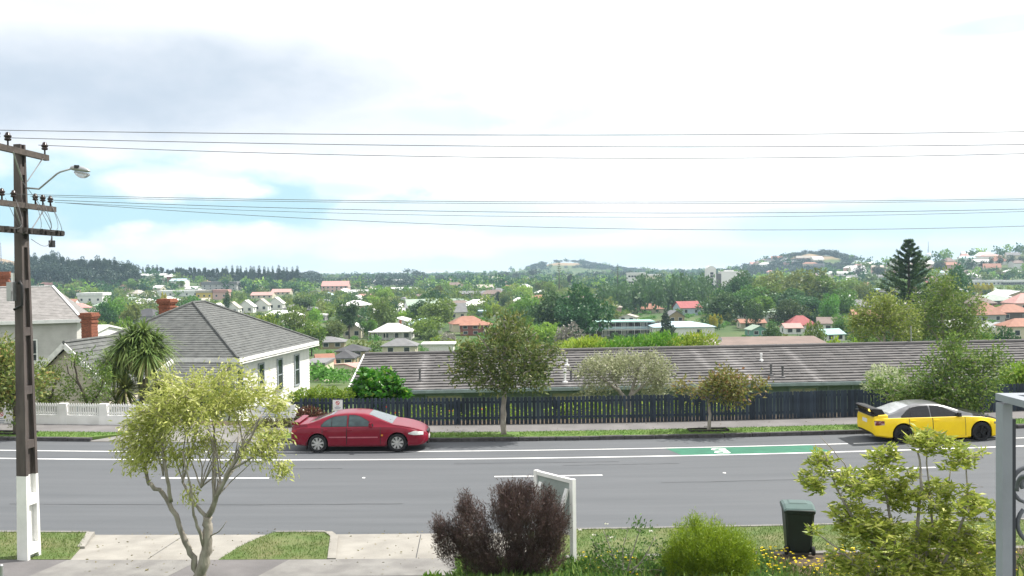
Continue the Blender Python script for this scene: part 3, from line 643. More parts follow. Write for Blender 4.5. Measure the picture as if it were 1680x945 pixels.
# ------------------------------------------------------------ navy paling fence along the far footpath
def paling_fence():
    root = empty('paling_fence', (0, Y_F, 0), 0, 'long dark navy timber paling fence behind the far footpath', 'fence')
    rng = random.Random(11); ms = []
    for k in range(4):
        mb = MB(); w, h, t = .122+.006*(k-1.5), 1.12, .02
        pr = [(-w/2, 0), (w/2, 0), (w/2, h-.035), (w*.38, h-.012), (w*.15, h), (-w*.15, h), (-w*.38, h-.012), (-w/2, h-.035)]
        mb.prism([(a, -t/2, c) for a, c in pr], (0, t, 0)); ms.append(mb.mesh('picket', M['navy']))
    xs = []; x = -8.6
    while x < 24:
        gap = .045 if x < 5 else (.022 if x < 9.5 else .014)
        if rng.random() < .05: gap += .02
        xs.append(x); x += .122+gap
    for x in xs:
        o = link('picket', rng.choice(ms), root); o.location = (x, -.035+rng.uniform(-.004, .004), dip(x)+.16+rng.uniform(-.012, .012)); o.rotation_euler = (0, rng.gauss(0, .007), rng.gauss(0, .02)); o.scale = (rng.uniform(.93, 1.05), 1, 1)
    for zz in (.28, .92):
        mb = MB()
        for k in range(-9, 24): mb.bar((k, .0, dip(k)+.16+zz), (k+1, .0, dip(k+1)+.16+zz), .04, .09)
        mb.build('rail', M['navy'], root)
    for k in range(-8, 25, 2):
        mb = MB(); mb.box((0, 0, .5), (.1, .1, 1.15)); o = mb.build('post', M['navy'], root); o.location = (k-.3, .07, dip(k)+.1)
    return len(xs)
print('pickets', paling_fence())
def no_parking(p, w, h, label):
    root = empty('notice', p, 0, label, 'sign'); mb = MB(); mb.box((0, 0, 0), (w, .012, h)); mb.build('board', M['white'], root)
    red = mat('sign_red', (.55, .03, .04)); ink = mat('sign_ink', (.25, .28, .36)); mb = MB(); r = w*.2; n = 24; vs = []
    for i in range(n):
        for k in (1, .72): vs.append((r*k*math.cos(2*PI*i/n), -.009, h*.22+r*k*math.sin(2*PI*i/n)))
    mb.add(vs, [(2*i, 2*i+1, 2*((i+1) % n)+1, 2*((i+1) % n)) for i in range(n)]); mb.bar((-r*.6, -.009, h*.22+r*.6), (r*.6, -.009, h*.22-r*.6), .004, .03); mb.build('prohibition_ring', red, root)
    mb = MB()
    for k, (z, l) in enumerate(((-.07, .3), (-.2, .62), (-.3, .5))): mb.box((0, -.008, h*z), (w*l, .004, h*.045))
    mb.build('lettering', ink, root)
p = at(554, 665, Y_F-.07); no_parking((p.x, Y_F-.07, p.z), .40, .44, 'small white no parking notice with a red ring on the navy fence')
p = at(2, 685, Y_F-.22); no_parking((p.x, Y_F-.22, p.z), .48, .62, 'white notice with a red ring fixed to the white picket fence')
def wboard():
    a = at(484, 675, Y_F-.4); root = empty('notice_board', (a.x-.95, Y_F-.4, dip(a.x)+.1), 0, 'wide white notice board behind the pale green foreground tree', 'sign'); h = a.z-root.location.z
    mb = MB(); mb.box((0, 0, h), (1.9, .03, .52)); mb.build('board', M['white'], root)
    mb = MB()
    for z, l in ((.14, .9), (.03, 1.3), (-.1, .7), (-.18, 1.1)): mb.box((.1, -.018, h+z), (l, .005, .035))
    mb.build('lettering', mat('faded_ink', (.40, .45, .55)), root)
    for s in (-.85, .85): mb = MB(); mb.box((s, .05, h/2), (.07, .07, h+.4)); mb.build('post', M['white'], root)
wboard()
# white picket fence on a low white wall
def white_fence():
    x0, x1 = at(-140, 680, Y_F).x, at(243, 680, Y_F).x
    root = empty('picket_fence', ((x0+x1)/2, Y_F-.1, 0), 0, 'white picket fence on a low white wall in front of the gabled house', 'fence'); ox = (x0+x1)/2
    mb = MB()
    for i in range(24):
        a, c = x0+(x1-x0)*i/24-ox, x0+(x1-x0)*(i+1)/24-ox; z = dip(ox+(a+c)/2)
        mb.box(((a+c)/2, 0, z+.3), (c-a, .2, .5))
    mb.build('low_wall', mat('white_render', (.78, .78, .77), (.6, .6, .58), scale=1.2, contrast=(.5, .8)), root)
    piers = []; x = x1-.12
    while x > x0: piers.append(x); x -= 1.63
    pm = MB(); pm.box((0, 0, .53), (.32, .22, 1.0)); pme = pm.mesh('pier', M['white'])
    for x in piers: o = link('pier', pme, root); o.location = (x-ox, 0, dip(x)+.0)
    tm = MB(); tm.prism([(-.032, -.01, 0), (.032, -.01, 0), (.032, -.01, .44), (0, -.01, .48), (-.032, -.01, .44)], (0, .02, 0)); tme = tm.mesh('picket', M['white'])
    for a, c in zip(piers[1:], piers[:-1]):
        for k in range(13):
            x = a+.24+(c-a-.48)*k/12; o = link('picket', tme, root); o.location = (x-ox, -.03, dip(x)+.56)
        for z in (.64, .93): mb = MB(); mb.bar((a+.17-ox, .0, dip(a)+z), (c-.17-ox, .0, dip(c)+z), .03, .06); mb.build('rail', M['white'], root)
white_fence()
# ------------------------------------------------------------ houses
def plane_rows(mb, A, B, C, D, rows, tile, lift=.03, rng=None, jit=.006):
    """lay tile courses on the plane A-B (eave, along the eave) up to D-C (ridge); every tile a face of its own, lapped and uneven"""
    A, B, C, D = map(Vector, (A, B, C, D)); n = (B-A).cross(D-A).normalized()
    if n.z < 0: n = -n
    rng = rng or random.Random(1)
    for i in range(rows):
        t0, t1 = i/rows, min(1, (i+1.06)/rows)
        a0, b0, a1, b1 = A.lerp(D, t0), B.lerp(C, t0), A.lerp(D, t1), B.lerp(C, t1)
        L = (b0-a0).length; k = max(1, int(round(L/tile))) if tile else 1
        for j in range(k):
            s0, s1 = j/k, (j+1)/k; q = lift+rng.uniform(-jit, jit)
            p0, p1 = a0.lerp(b0, s0), a0.lerp(b0, s1)
            p3, p2 = a1.lerp(b1, s0), a1.lerp(b1, s1)
            mb.add([p0+n*q, p1+n*q, p2+n*.004, p3+n*.004, p0, p1], [(0, 1, 2, 3), (4, 5, 1, 0)])
def sash(root, c, w, h, rz, m_frame, bars=1, proud=.05):
    """window: frame part with pane sub-part; c = centre on the wall, rz turns the outward -y normal"""
    Mx = Matrix.Rotation(rz, 3, 'Z'); c = Vector(c); T = lambda a, b, z: c+Mx @ Vector((a, b, z)); mb = MB(); t = .09
    for (a, z, ww, hh) in ((0, h/2+t/2, w+2*t, t), (0, -h/2-t/2-.01, w+2*t+.08, t), (-w/2-t/2, 0, t, h-.004), (w/2+t/2, 0, t, h-.004)): mb.box(T(a, -proud/2, z), (ww, proud, hh), rz=rz)
    if bars:
        mb.box(T(0, -proud*.3, 0), (w-.004, proud*.5, .05), rz=rz)
        if w > 1: mb.box(T(0, -proud*.32, 0), (.05, proud*.5, h-.01), rz=rz)
    f = mb.build('window', m_frame, root); mb = MB(); mb.box(T(0, -proud*.15, 0), (w-.006, .012, h-.006), rz=rz); mb.build('pane', M['glass'], f); return f
def boards(mb, A, B, z0, topf, pitch=.17, n=None):
    """lapped weatherboards from A to B; topf(t) = wall top height at fraction t along the wall"""
    A, B = Vector(A), Vector(B); d = (B-A); nrm = Vector((d.y, -d.x, 0)).normalized(); z = z0; S_ = 24
    zt = max(topf(k/S_) for k in range(S_+1))
    while z < zt:
        z1 = z+pitch; ts = [k/S_ for k in range(S_+1) if topf(k/S_) >= z+pitch*.5]
        if len(ts) > 1:
            a, b = A+d*ts[0], A+d*ts[-1]
            mb.add([Vector((a.x, a.y, z))+nrm*.028, Vector((b.x, b.y, z))+nrm*.028, Vector((b.x, b.y, z1))+nrm*.004, Vector((a.x, a.y, z1))+nrm*.004, Vector((a.x, a.y, z)), Vector((b.x, b.y, z))], [(0, 1, 2, 3), (4, 5, 1, 0)])
        z = z1
def chimney(parent, p, w, h, name='chimney', pots=True):
    mb = MB(); x, y, z = p; lv = [(0, w, h*.62), (h*.62, w*1.14, h*.06), (h*.68, w, h*.1), (h*.78, w*1.2, h*.07), (h*.85, w*1.34, h*.08), (h*.93, w*1.2, h*.07)]
    for z0, ww, hh in lv: mb.box((x, y, z+z0+hh/2), (ww, ww, hh-.002))
    c = 0; rows = int(h*.6/.086)                       # brick courses stand a little proud
    for i in range(rows):
        if i % 2 == 0: mb.box((x, y, z+.04+i*.086), (w+.016, w+.016, .07))
    return mb.build(name, M['brick'], parent)
tile_grey = mat('slate_roof', (.125, .131, .128), (.082, .087, .086), scale=3, rough=.85, bump=.3, bscale=25, detail=9)
tile_brown = mat('concrete_tile', (.136, .130, .130), (.090, .087, .088), scale=1.6, rough=.85, bump=.3, bscale=25, detail=9)
def villa():
    C0 = at(391, 589, 47.0); ze = C0.z; rot = R(-8.5)
    root = empty('villa', (C0.x, C0.y, ze-4.4), rot, 'white weatherboard villa with grey hipped slate roof and blue window frames', 'house')
    Z = 4.4; rng = random.Random(2)                        # eave height over the root; local x runs from the corner to -x
    Wd, D, Rz = 10.2, 11.5, Z+2.72; ov = .45
    wallm = mat('villa_wall', (.80, .79, .77), (.70, .69, .67), scale=2, rough=.6); shadem = mat('villa_front_shade', (.58, .53, .45), (.50, .46, .39), scale=2, rough=.7)  # wing wall is a darker copy, the front's shade set into the paint
    tm = mat('villa_trim', (.82, .82, .80), rough=.5); wf = mat('villa_window_blue', (.16, .235, .28), rough=.5); wg = mat('villa_window_frame', (.40, .44, .48), rough=.5)
    mb = MB(); mb.box((-Wd/2, D/2, Z/2), (Wd-2*ov, D-2*ov, Z-.1)); mb.build('wall', wallm, root)
    mb = MB(); boards(mb, (-ov, ov, 0), (-ov, D-ov, 0), .2, lambda t: Z-.15); boards(mb, (-Wd+ov, ov, 0), (-ov, ov, 0), .2, lambda t: Z-.15); mb.build('weatherboards', wallm, root, kind='stuff')
    P = lambda x, y, z: Vector((x, y, z)); A1, A2 = P(-Wd/2, Wd/2, Rz), P(-Wd/2, D-Wd/2, Rz)
    FR, FL, BR, BL = P(0, 0, Z), P(-Wd, 0, Z), P(0, D, Z), P(-Wd, D, Z)
    mb = MB(); mb.add([FR, FL, BR, BL, A1, A2], [(1, 0, 4), (0, 2, 5, 4), (2, 3, 5), (3, 1, 4, 5)]); rf = mb.build('roof', tile_grey, root)
    mb = MB()
    plane_rows(mb, FL, FR, A1, A1, 26, .42, .03, rng); plane_rows(mb, FR, BR, A2, A1, 26, .42, .03, rng); plane_rows(mb, BL, FL, A1, A2, 26, .42, .03, rng); plane_rows(mb, BR, BL, A2, A2, 26, .42, .03, rng)
    mb.build('roof_tiles', tile_grey, rf, kind='stuff')
    for a, c in ((FR, A1), (FL, A1), (BR, A2), (BL, A2), (A1, A2)):
        mb = MB(); mb.tube([a+Vector((0, 0, .05)), c+Vector((0, 0, .05))], .075, 6); mb.build('ridge_cap', tile_grey, rf)
    for a, c in ((FL+P(3.8, 0, 0), FR), (FR, BR)):
        mb = MB(); mb.bar(a+P(0, 0, -.08), c+P(0, 0, -.08), .12, .2); mb.build('gutter', tm, root)
        mb = MB(); mb.bar(a+P(-.1, .1, -.26) if a != FR else a+P(-.1, .1, -.26), c+P(-.1, .1, -.26), .3, .06); mb.build('soffit', tm, root)
    # tall sash windows on the sunny side
    for v in (1.0, 3.7, 6.3, 8.9):
        sash(root, (-ov+.03, v, Z-1.55), .62, 1.75, R(90), wg)
    sash(root, (-1.9, ov-.03, Z-2.2), .9, 1.6, 0, wf); 
    # lean-to verandah in front, gabled wing beside it
    V0, V1_, V2_, V3_ = P(-3.9, -2.2, Z-.85), P(-.4, -2.2, Z-.85), P(-.4, .3, Z-.12), P(-3.4, .3, Z-.12)
    mb = MB(); mb.add([V0, V1_, V2_, V3_], [(0, 1, 2, 3)]); vr = mb.build('verandah_roof', tile_grey, root); mb = MB(); plane_rows(mb, V0, V1_, V2_, V3_, 8, .42, .03, rng); mb.build('verandah_tiles', tile_grey, vr, kind='stuff')
    mb = MB(); mb.bar(V0+P(0, 0, -.02), V3_+P(-.12, 0, .12), .16, .22); mb.bar(V0+P(.05, 0, -.08), V1_+P(0, 0, -.08), .1, .16); mb.build('verandah_fascia', tm, root)
    for x in (-3.7, -2.1, -.6): mb = MB(); mb.box((x, -2.05, (Z-1)/2), (.12, .12, Z-1.02)); mb.build('verandah_post', tm, root)
    gx, g0, g1, gw, gr = -6.2, -5.0, 3.4, 2.4, Z+1.25
    mb = MB(); mb.box((gx, (g0+g1)/2+.3, (Z-.75)/2), (2*gw-.7, g1-g0-.5, Z-.75)); mb.prism([(gx-gw+.35, g0+.06, Z-.75), (gx+gw-.35, g0+.06, Z-.75), (gx, g0+.06, gr-.25)], (0, .1, 0)); w2 = mb.build('wing_wall', shadem, root)
    tf = lambda t: Z-.75+(gr-.25-Z+.75)*(1-abs(2*t-1))
    mb = MB(); boards(mb, (gx-gw+.35, g0+.05, 0), (gx+gw-.35, g0+.05, 0), .3, tf, .19); boards(mb, (gx+gw-.35, g0+.05, 0), (gx+gw-.35, -.0, 0), .3, lambda t: Z-.8, .19); mb.build('weatherboards', shadem, root, kind='stuff')
    EL, ER, RF, RB = P(gx-gw, g0-.2, Z-.95), P(gx+gw, g0-.2, Z-.95), P(gx, g0-.2, gr), P(gx, g1, gr); EL2, ER2 = P(gx-gw, g1, Z-.95), P(gx+gw, g1, Z-.95)
    mb = MB(); mb.add([EL, ER, RF, RB, EL2, ER2], [(1, 5, 3, 2), (4, 0, 2, 3)]); wr = mb.build('wing_roof', tile_grey, root)
    mb = MB(); plane_rows(mb, ER, ER2, RB, RF, 13, .5, .035, rng); plane_rows(mb, EL2, EL, RF, RB, 13, .5, .035, rng); mb.build('wing_tiles', tile_grey, wr, kind='stuff')
    mb = MB(); mb.tube([RF+P(0, 0, .04), RB+P(0, 0, .04)], .08, 6); mb.build('ridge_cap', tile_grey, wr)
    for a, c in ((EL, RF), (ER, RF)):
        mb = MB(); mb.bar(a+P(0, -.02, -.1), c+P(0, -.02, -.1), .05, .24); mb.build('bargeboard', tm, root)
    for x in (gx-.75, gx+.75+.35):
        f = sash(root, (x, g0+.03, 1.75), .78, 1.7, 0, tm)
        mb = MB()
        for s in (-1, 1): mb.box((x+s*.57, g0-.03, 1.72), (.14, .06, 1.9))
        mb.build('blue_surround', wf, root)
    sash(root, (gx+gw-.3, -2.6, 1.75), .6, 1.6, R(90), wf)
    ri = Matrix.Rotation(-rot, 3, 'Z')
    for px, top, bot, Yc, w in ((146.5, 513, 556, 50.5, .60), (274, 490, 528, 55.0, .70)):
        a, c = at(px, top, Yc), at(px, bot, Yc); q = ri @ (Vector((a.x, a.y, c.z))-root.location); chimney(root, q, w, a.z-c.z)
villa()
def left_house():
    p = at(135, 524, 58); ze = p.z; root = empty('weatherboard_house', (p.x, p.y, ze-7.2), R(22), 'tall pale weatherboard house with grey shingle roof behind the power pole', 'house')
    Z = 7.2; wm = mat('pale_weatherboard', (.52, .51, .49), (.45, .44, .42), scale=2); rm = mat('shingle_roof', (.25, .24, .235), (.19, .183, .178), scale=2.5, rough=.9, bump=.3, bscale=20); tm = M['white']
    Wd, D, H_ = 13, 9, 2.05; P = lambda x, y, z: Vector((x, y, z)); ov = .35
    mb = MB(); mb.box((-Wd/2, D/2, Z/2-.05), (Wd-2*ov, D-2*ov, Z-.1)); mb.build('wall', wm, root)
    mb = MB(); boards(mb, (-Wd+ov, ov, 0), (-ov, ov, 0), 1.5, lambda t: Z-.12, .2); mb.build('weatherboards', wm, root, kind='stuff')
    FR, FL, BR, BL, A1, A2 = P(0, 0, Z), P(-Wd, 0, Z), P(0, D, Z), P(-Wd, D, Z), P(-2.0, D*.5, Z+H_), P(-Wd+2.2, D*.5, Z+H_)
    mb = MB(); mb.add([FR, FL, BR, BL, A1, A2], [(1, 0, 4, 5), (0, 2, 4), (2, 3, 5, 4), (3, 1, 5)]); rf = mb.build('roof', rm, root)
    mb = MB(); plane_rows(mb, FL, FR, A1, A2, 22, .3, .015, random.Random(4), .006); plane_rows(mb, FR, BR, A1, A1, 22, .3, .015, random.Random(4), .006); mb.build('shingles', rm, rf, kind='stuff')
    mb = MB(); mb.bar(FL+P(0, 0, -.08), FR+P(0, 0, -.08), .12, .22); mb.bar(FR+P(0, .06, -.08), BR+P(0, 0, -.08), .12, .22); mb.build('gutter', tm, root)
    mb = MB(); mb.bar(FR+P(0, 0, .05), A1+P(0, 0, .05), .14, .06); mb.bar(A2+P(0, 0, .05), A1+P(0, 0, .05), .14, .06); mb.build('ridge_cap', tm, rf)
    sash(root, (-3.1, ov-.03, Z-2.1), .85, 1.7, 0, tm); sash(root, (-8.5, ov-.03, Z-2.1), .85, 1.7, 0, tm)
    mb = MB(); mb.box((-2.2, .2, 2.4), (1.5, .3, 4.6)); mb.build('bay', tm, root)
    chimney(rf, (-5.0, D*.5+.4, Z+1.2), .75, 1.9)
left_house()
def long_house():
    E0, E1 = at(640, 641, 45.2), at(1440, 624, 45.2); ze = E0.z-.02; tilt = math.atan2(E1.z-E0.z, E1.x-E0.x)*.9
    R0 = at(603, 583, 50.6); x0 = R0.x-.1; L = 46; zr = at(930, 577, 50.6).z-ze
    zr = at(603, 583, 50.6).z-(ze+(x0-E0.x)*math.tan(tilt)) ; Z = 3.1
    root = empty('long_bungalow', (x0, 45.2, ze+(x0-E0.x)*math.tan(tilt)-Z), 0, 'long low bungalow with ribbed brown tile roof behind the navy fence', 'house'); root.rotation_euler = (0, -tilt, 0)
    wm = mat('bungalow_wall', (.17, .215, .195), (.14, .18, .165), scale=2, rough=.7); tm = mat('bungalow_gutter', (.25, .31, .32), rough=.5)
    P = lambda x, y, z: Vector((x, y, z)); hy = 5.4; rng = random.Random(8)
    mb = MB(); mb.box((L/2, hy, Z/2-.05), (L-.6, 2*hy-1.3, Z-.1)); mb.prism([(.3, .7, Z-.1), (.3, 2*hy-.7, Z-.1), (.3, hy, Z+zr-.25)], (.1, 0, 0)); mb.build('wall', wm, root)
    FL, FR, A, B, BL, BR = P(0, 0, Z), P(L, 0, Z), P(0, hy, Z+zr), P(L, hy, Z+zr), P(0, 2*hy, Z), P(L, 2*hy, Z)
    mb = MB(); mb.add([FL, FR, B, A, BL, BR], [(0, 1, 2, 3), (5, 4, 3, 2)]); rf = mb.build('roof', tile_brown, root)
    # pale wash marks on the tiles below the pipes
    nt = tile_brown.node_tree; b = nt.nodes['Principled BSDF']; src = b.inputs['Base Color'].links[0].from_socket; tc = nt.nodes.new('ShaderNodeTexCoord'); sp = nt.nodes.new('ShaderNodeSeparateXYZ'); nt.links.new(tc.outputs['Object'], sp.inputs[0]); fac = None
    def mth(op, a, c):
        n = nt.nodes.new('ShaderNodeMath'); n.operation = op
        for i, v in enumerate((a, c)):
            if isinstance(v, (int, float)): n.inputs[i].default_value = v
            else: nt.links.new(v, n.inputs[i])
        return n.outputs[0]
    nz = nt.nodes.new('ShaderNodeTexNoise'); nz.inputs['Scale'].default_value = 3; nt.links.new(tc.outputs['Object'], nz.inputs[0])
    for cx, w, s in ((3.6, .42, .25), (18.6, .3, .5), (20.1, .9, .35), (11.0, .35, .3), (23.4, .3, .2)):
        u = mth('ABSOLUTE', mth('SUBTRACT', mth('SUBTRACT', sp.outputs[0], cx), mth('MULTIPLY', sp.outputs[1], -s*.2)), 0); v = mth('SUBTRACT', 1.0, mth('DIVIDE', u, w))
        v = mth('MULTIPLY', mth('MAXIMUM', v, 0), mth('MULTIPLY', nz.outputs[0], 1.3)); fac = v if fac is None else mth('MAXIMUM', fac, v)
    mx = nt.nodes.new('ShaderNodeMix'); mx.data_type = 'RGBA'; mx.inputs[7].default_value = (.27, .26, .26, 1); nt.links.new(mth('MULTIPLY', fac, .75), mx.inputs[0]); nt.links.new(src, mx.inputs[6]); nt.links.new(mx.outputs[2], b.inputs['Base Color'])
    mb = MB(); plane_rows(mb, FL, FR, B, A, 14, .33, .065, rng, .012); mb.build('roof_tiles', tile_brown, rf, kind='stuff')
    mb = MB(); plane_rows(mb, BR, BL, A, B, 17, 1.2, .055, rng, .01); mb.build('roof_tiles', tile_brown, rf, kind='stuff')
    rc = MB(); rc.tube([(0, 0, 0), (.42, 0, .012)], .11, 8); rcm = rc.mesh('ridge_tile', tile_brown)
    for k in range(int(L/.4)): o = link('ridge_tile', rcm, rf); o.location = (k*.4, hy, Z+zr+.05)
    mb = MB(); mb.bar((-.05, 0, Z-.02), (-.05, hy, Z+zr-.02), .06, .2); mb.build('bargeboard', M['white'], root)
    mb = MB(); mb.bar((0, -.06, Z-.06), (L, -.06, Z-.06), .13, .15); mb.build('gutter', tm, root); mb = MB(); mb.bar((0, .35, Z-.17), (L, .35, Z-.17), .7, .03); mb.build('soffit', tm, root)
    def along(px): return (at(px, 640, 45.8).x-x0)
    slat = mat('louvre_blind', (.42, .40, .30), rough=.6); cur = mat('window_dark', (.03, .035, .04), rough=.15)
    for pa, pb in ((905, 960), (1296, 1342), (1120, 1150), (1180, 1215), (700, 760), (1460, 1520), (1600, 1660)):
        a, c = along(pa), along(pb); f = MB()
        w, h, cx, cz = c-a, 1.25, (a+c)/2, Z-.95
        for (xx, zz, ww, hh) in ((cx, cz+h/2, w+.1, .08), (cx, cz-h/2, w+.1, .08), (a, cz, .08, h-.09), (c, cz, .08, h-.09), (cx, cz, .06, h-.09)): f.box((xx, .62, zz), (ww, .1, hh))
        fo = f.build('window', tm, root); g = MB(); g.box((cx, .65, cz), (w-.1, .02, h-.1)); g.build('pane', cur, fo)
        g = MB(); g.box((cx, .63, cz+h*.3), (w-.12, .02, h*.32)); g.build('blind', slat, fo)
    for px in (860, 1000, 1090, 1180, 1230, 1360, 1400): x = along(px); mb = MB(); mb.box((x, .63, Z/2-.1), (.07, .06, Z-.25)); mb.build('batten', tm, root)
    def pipe(px, py, h, m, r=.055):
        for t in np.linspace(0, 1, 60):                       # find the tile under the photo pixel
            q = at(px, py, 45.2+hy*t); zz = root.matrix_world if False else None
            z_roof = (root.location.z+Z+zr*t)+(q.x-x0)*math.tan(tilt)
            if q.z <= z_roof+.02: break
        lx = q.x-x0; mb = MB(); zq = Z+zr*t
        mb.lathe([(r*2.6, -.02), (r*2.6, .06), (r, .08), (r, h-.12), (r*1.25, h-.12), (r*1.25, h)], 10, c=(lx, hy*t, zq)); mb.build('vent_pipe', m, root, smooth=True, sharp=.6)
    dk = mat('lead_pipe', (.11, .11, .115), rough=.6)
    for a in ((690, 625, .62, dk), (928, 628, .72, M['white']), (938, 626, .6, dk), (1250, 592, .42, M['white']), (1266, 617, .6, dk), (1285, 620, .62, dk), (931, 600, .35, M['white'])): pipe(*a)
    am = MB(); q = at(1496, 560, 50.6); am.tube([(q.x-x0, hy, Z+zr-.1), (q.x-x0, hy, Z+zr+1.0)], .025, 6); am.build('aerial_mast', M['metal'], root)
long_house()
# ------------------------------------------------------------ motor cars
def car(name, loc, prm, label):
    root = empty(name, loc, prm.get('rz', 0), label, 'car'); L, hw, WBx, rw = prm['L'], prm['w'], prm['wheels'], prm['rw']
    wz = lambda z: z if z < .3 else .3+(z-.3)*prm['k']
    prm = dict(prm); 
    for q_ in ('top', 'belt', 'gtop'): prm[q_] = [(a, wz(b)) for a, b in prm[q_]]
    for q_ in ('headlight', 'taillight'): prm[q_] = tuple([(a, wz(b)) for a, b in l] for l in prm[q_])
    I = lambda pts: (lambda x: float(np.interp(x, [p[0] for p in pts], [p[1] for p in pts])))
    zt, zb, zs = I(prm['top']), I(prm['belt']), I(prm['sill']); w = I([(a, b*hw) for a, b in prm['plan']]); lean = prm.get('lean', .42); cab = prm['cab']
    def section(x):
        ww, a, s, t = w(x), zb(x), zs(x), zt(x); h = max(t-a, .02); k = lean if cab[0] < x < cab[1] else lean*.5
        arch = 0
        for xw in WBx:
            d = abs(x-xw)
            if d < prm['ra']: arch = rw+math.sqrt(prm['ra']**2-d*d)
        p = [(0, s+.02), (ww-.34, max(s+.02, arch)), (ww-.07, max(s, arch)), (ww-.012, max(s+.05, arch+.004)), (ww, max(s+(a-s)*.4, arch+.01)), (ww+.004, max(s+(a-s)*.62, arch+.016)), (ww-.012, max(s+(a-s)*.86, arch+.03)), (ww-.045, a), (ww-.065, a+.012)]
        y8 = ww-.065-k*h
        p += [(ww-.065-k*h*.5, a+h*.52), (y8, a+h*.86), (y8-.05, a+h*.935), (y8-.14, a+h*.975), (y8*.5, a+h*.995), (0, t)]
        return p
    base = list(np.linspace(0, L, 74))+[.015, .03, L-.015, L-.03]
    for xw in WBx: base += [xw+prm['ra']*q for q in (-1.0, -.985, -.93, -.8, -.6, .6, .8, .93, .985, 1.0, -1.012, 1.012)]
    xs = sorted(set(round(x, 4) for x in base if 0 <= x <= L)); mb = MB(); ns = None; X0 = L/2
    rings = []
    for x in xs:
        p = section(x); ring = [(x-X0, -y, z) for y, z in p]+[(x-X0, y, z) for y, z in reversed(p[1:-1])]; rings.append(ring)
    n = len(rings[0]); vs = [v for r in rings for v in r]; np_ = len(section(1.0))
    fs = []; mi = []
    for i in range(len(xs)-1):
        for j in range(n):
            fs.append((i*n+j, (i+1)*n+j, (i+1)*n+(j+1) % n, i*n+(j+1) % n)); jj = j if j < np_ else n-1-j
            under = jj in (0, 1) or j in (n-1, n-2)
            xm = (xs[i]+xs[i+1])/2; roofy = (j >= 8 and j <= n-9)
            two = prm.get('two_tone')
            mi.append(1 if under else (2 if two and roofy and cab[0]-.02 < xm < cab[1]-.1 else (3 if two and roofy and xm >= cab[1]-.1 and (j >= 8 and j <= n-9) and zt(xm) > .72 else 0)))
    mb.add(vs, fs); mb.mi = mi; mb.add(rings[0], [tuple(range(n-1, -1, -1))][0:1]); mb.add(rings[-1], [tuple(range(n))]); mb.mi[-2:] = [0, 0]
    body = mb.build('body', [prm['paint'], M['dark'], prm.get('roofpaint', prm['paint']), prm.get('bonnetpaint', prm['paint'])], root, smooth=True, sharp=R(38))
    def side_y(x, z):
        p = section(x)[4:]; zz = [q[1] for q in p]; return float(np.interp(z, zz, [q[0] for q in p]))
    def top_z(x, y):
        p = section(x)[7:][::-1]; return float(np.interp(abs(y), [q[0] for q in p], [q[1] for q in p]))
    def side_patch(nm, top, bot, m, off=.006, s=-1, nx=14, nz=5, parent=root):
        x0_, x1_ = max(top[0][0], bot[0][0]), min(top[-1][0], bot[-1][0]); ft, fb = I(top), I(bot); V = []; mb = MB()
        for i in range(nx+1):
            x = x0_+(x1_-x0_)*i/nx
            for j in range(nz+1): z = fb(x)+(ft(x)-fb(x))*j/nz; V.append((x-X0, s*(side_y(x, z)+off), z))
        F = [(i*(nz+1)+j, (i+1)*(nz+1)+j, (i+1)*(nz+1)+j+1, i*(nz+1)+j+1) for i in range(nx) for j in range(nz)]
        if s > 0: F = [tuple(reversed(f)) for f in F]
        mb.add(V, F); return mb.build(nm, m, parent, smooth=True)
    def top_patch(nm, xa, xb, ya, yb, m, off=.006, nx=8, ny=12, parent=root):
        V = []; mb = MB()
        for i in range(nx+1):
            x = xa+(xb-xa)*i/nx; yl = ya+(yb-ya)*i/nx
            for j in range(ny+1): y = -yl+2*yl*j/ny; V.append((x-X0, y, top_z(x, y)+off))
        mb.add(V, [(i*(ny+1)+j, (i+1)*(ny+1)+j, (i+1)*(ny+1)+j+1, i*(ny+1)+j+1) for i in range(nx) for j in range(ny)]); return mb.build(nm, m, parent, smooth=True)
    gl = prm['glass']; T = I(prm['gtop']); pp = prm['paint']
    for s in (-1, 1):
        for k, (xa, xb, d) in enumerate(prm['doors']):
            dr = side_patch('door', [(xa, zb(xa)-.01), (xb, zb(xb)-.01)], [(q, max(zs(q)+.09, max([rw+math.sqrt(max(0, prm['ra']**2-(q-xw)**2))+.05 if abs(q-xw) < prm['ra'] else 0 for xw in WBx]))) for q in np.linspace(xa, xb, 15)], pp, .005, s, 14, 6)
            for q in (xa-.012, xb+.012): side_patch('door_gap', [(q-.009, zb(q)-.01), (q+.009, zb(q)-.01)], [(q-.009, max(zs(q)+.09, d if q < xa else 0)), (q+.009, max(zs(q)+.09, d if q < xa else 0))], M['dark'], .004, s, 1, 6, dr)
            hx = xa+.12; mb = MB(); mb.box((hx-X0, s*(side_y(hx, zb(hx)-.1)+.012), zb(hx)-.1), (.17, .03, .035)); mb.build('handle', pp if prm.get('painted_handles') else M['dark'], dr)
        for xa, xb in prm['windows']:
            top = [(x, T(x)) for x in np.linspace(xa, xb, 10)]; bot = [(xa, zb(xa)+.035), (xb, zb(xb)+.035)]
            wo_ = side_patch('side_window', top, bot, gl, .009, s, 12, 5)
            side_patch('window_seal', [(x_-(.025 if k_ == 0 else -.025 if k_ == 9 else 0), z_+.022) for k_, (x_, z_) in enumerate(top)], [(xa-.025, bot[0][1]-.022), (xb+.025, bot[1][1]-.022)], M['dark'], .006, s, 12, 5, wo_)
        if prm.get('trim'):
            for xa, xb, z in prm['trim']: side_patch('trim_strip', [(xa, z+.022), (xb, z+.022)], [(xa, z-.022), (xb, z-.022)], prm['trimmat'], .012, s, 6, 1)
        hl = prm['headlight']; side_patch('headlight', hl[0], hl[1], prm['lamp'], .01, s, 8, 3); tl = prm['taillight']; side_patch('taillight', tl[0], tl[1], prm['rearlamp'], .01, s, 6, 3)
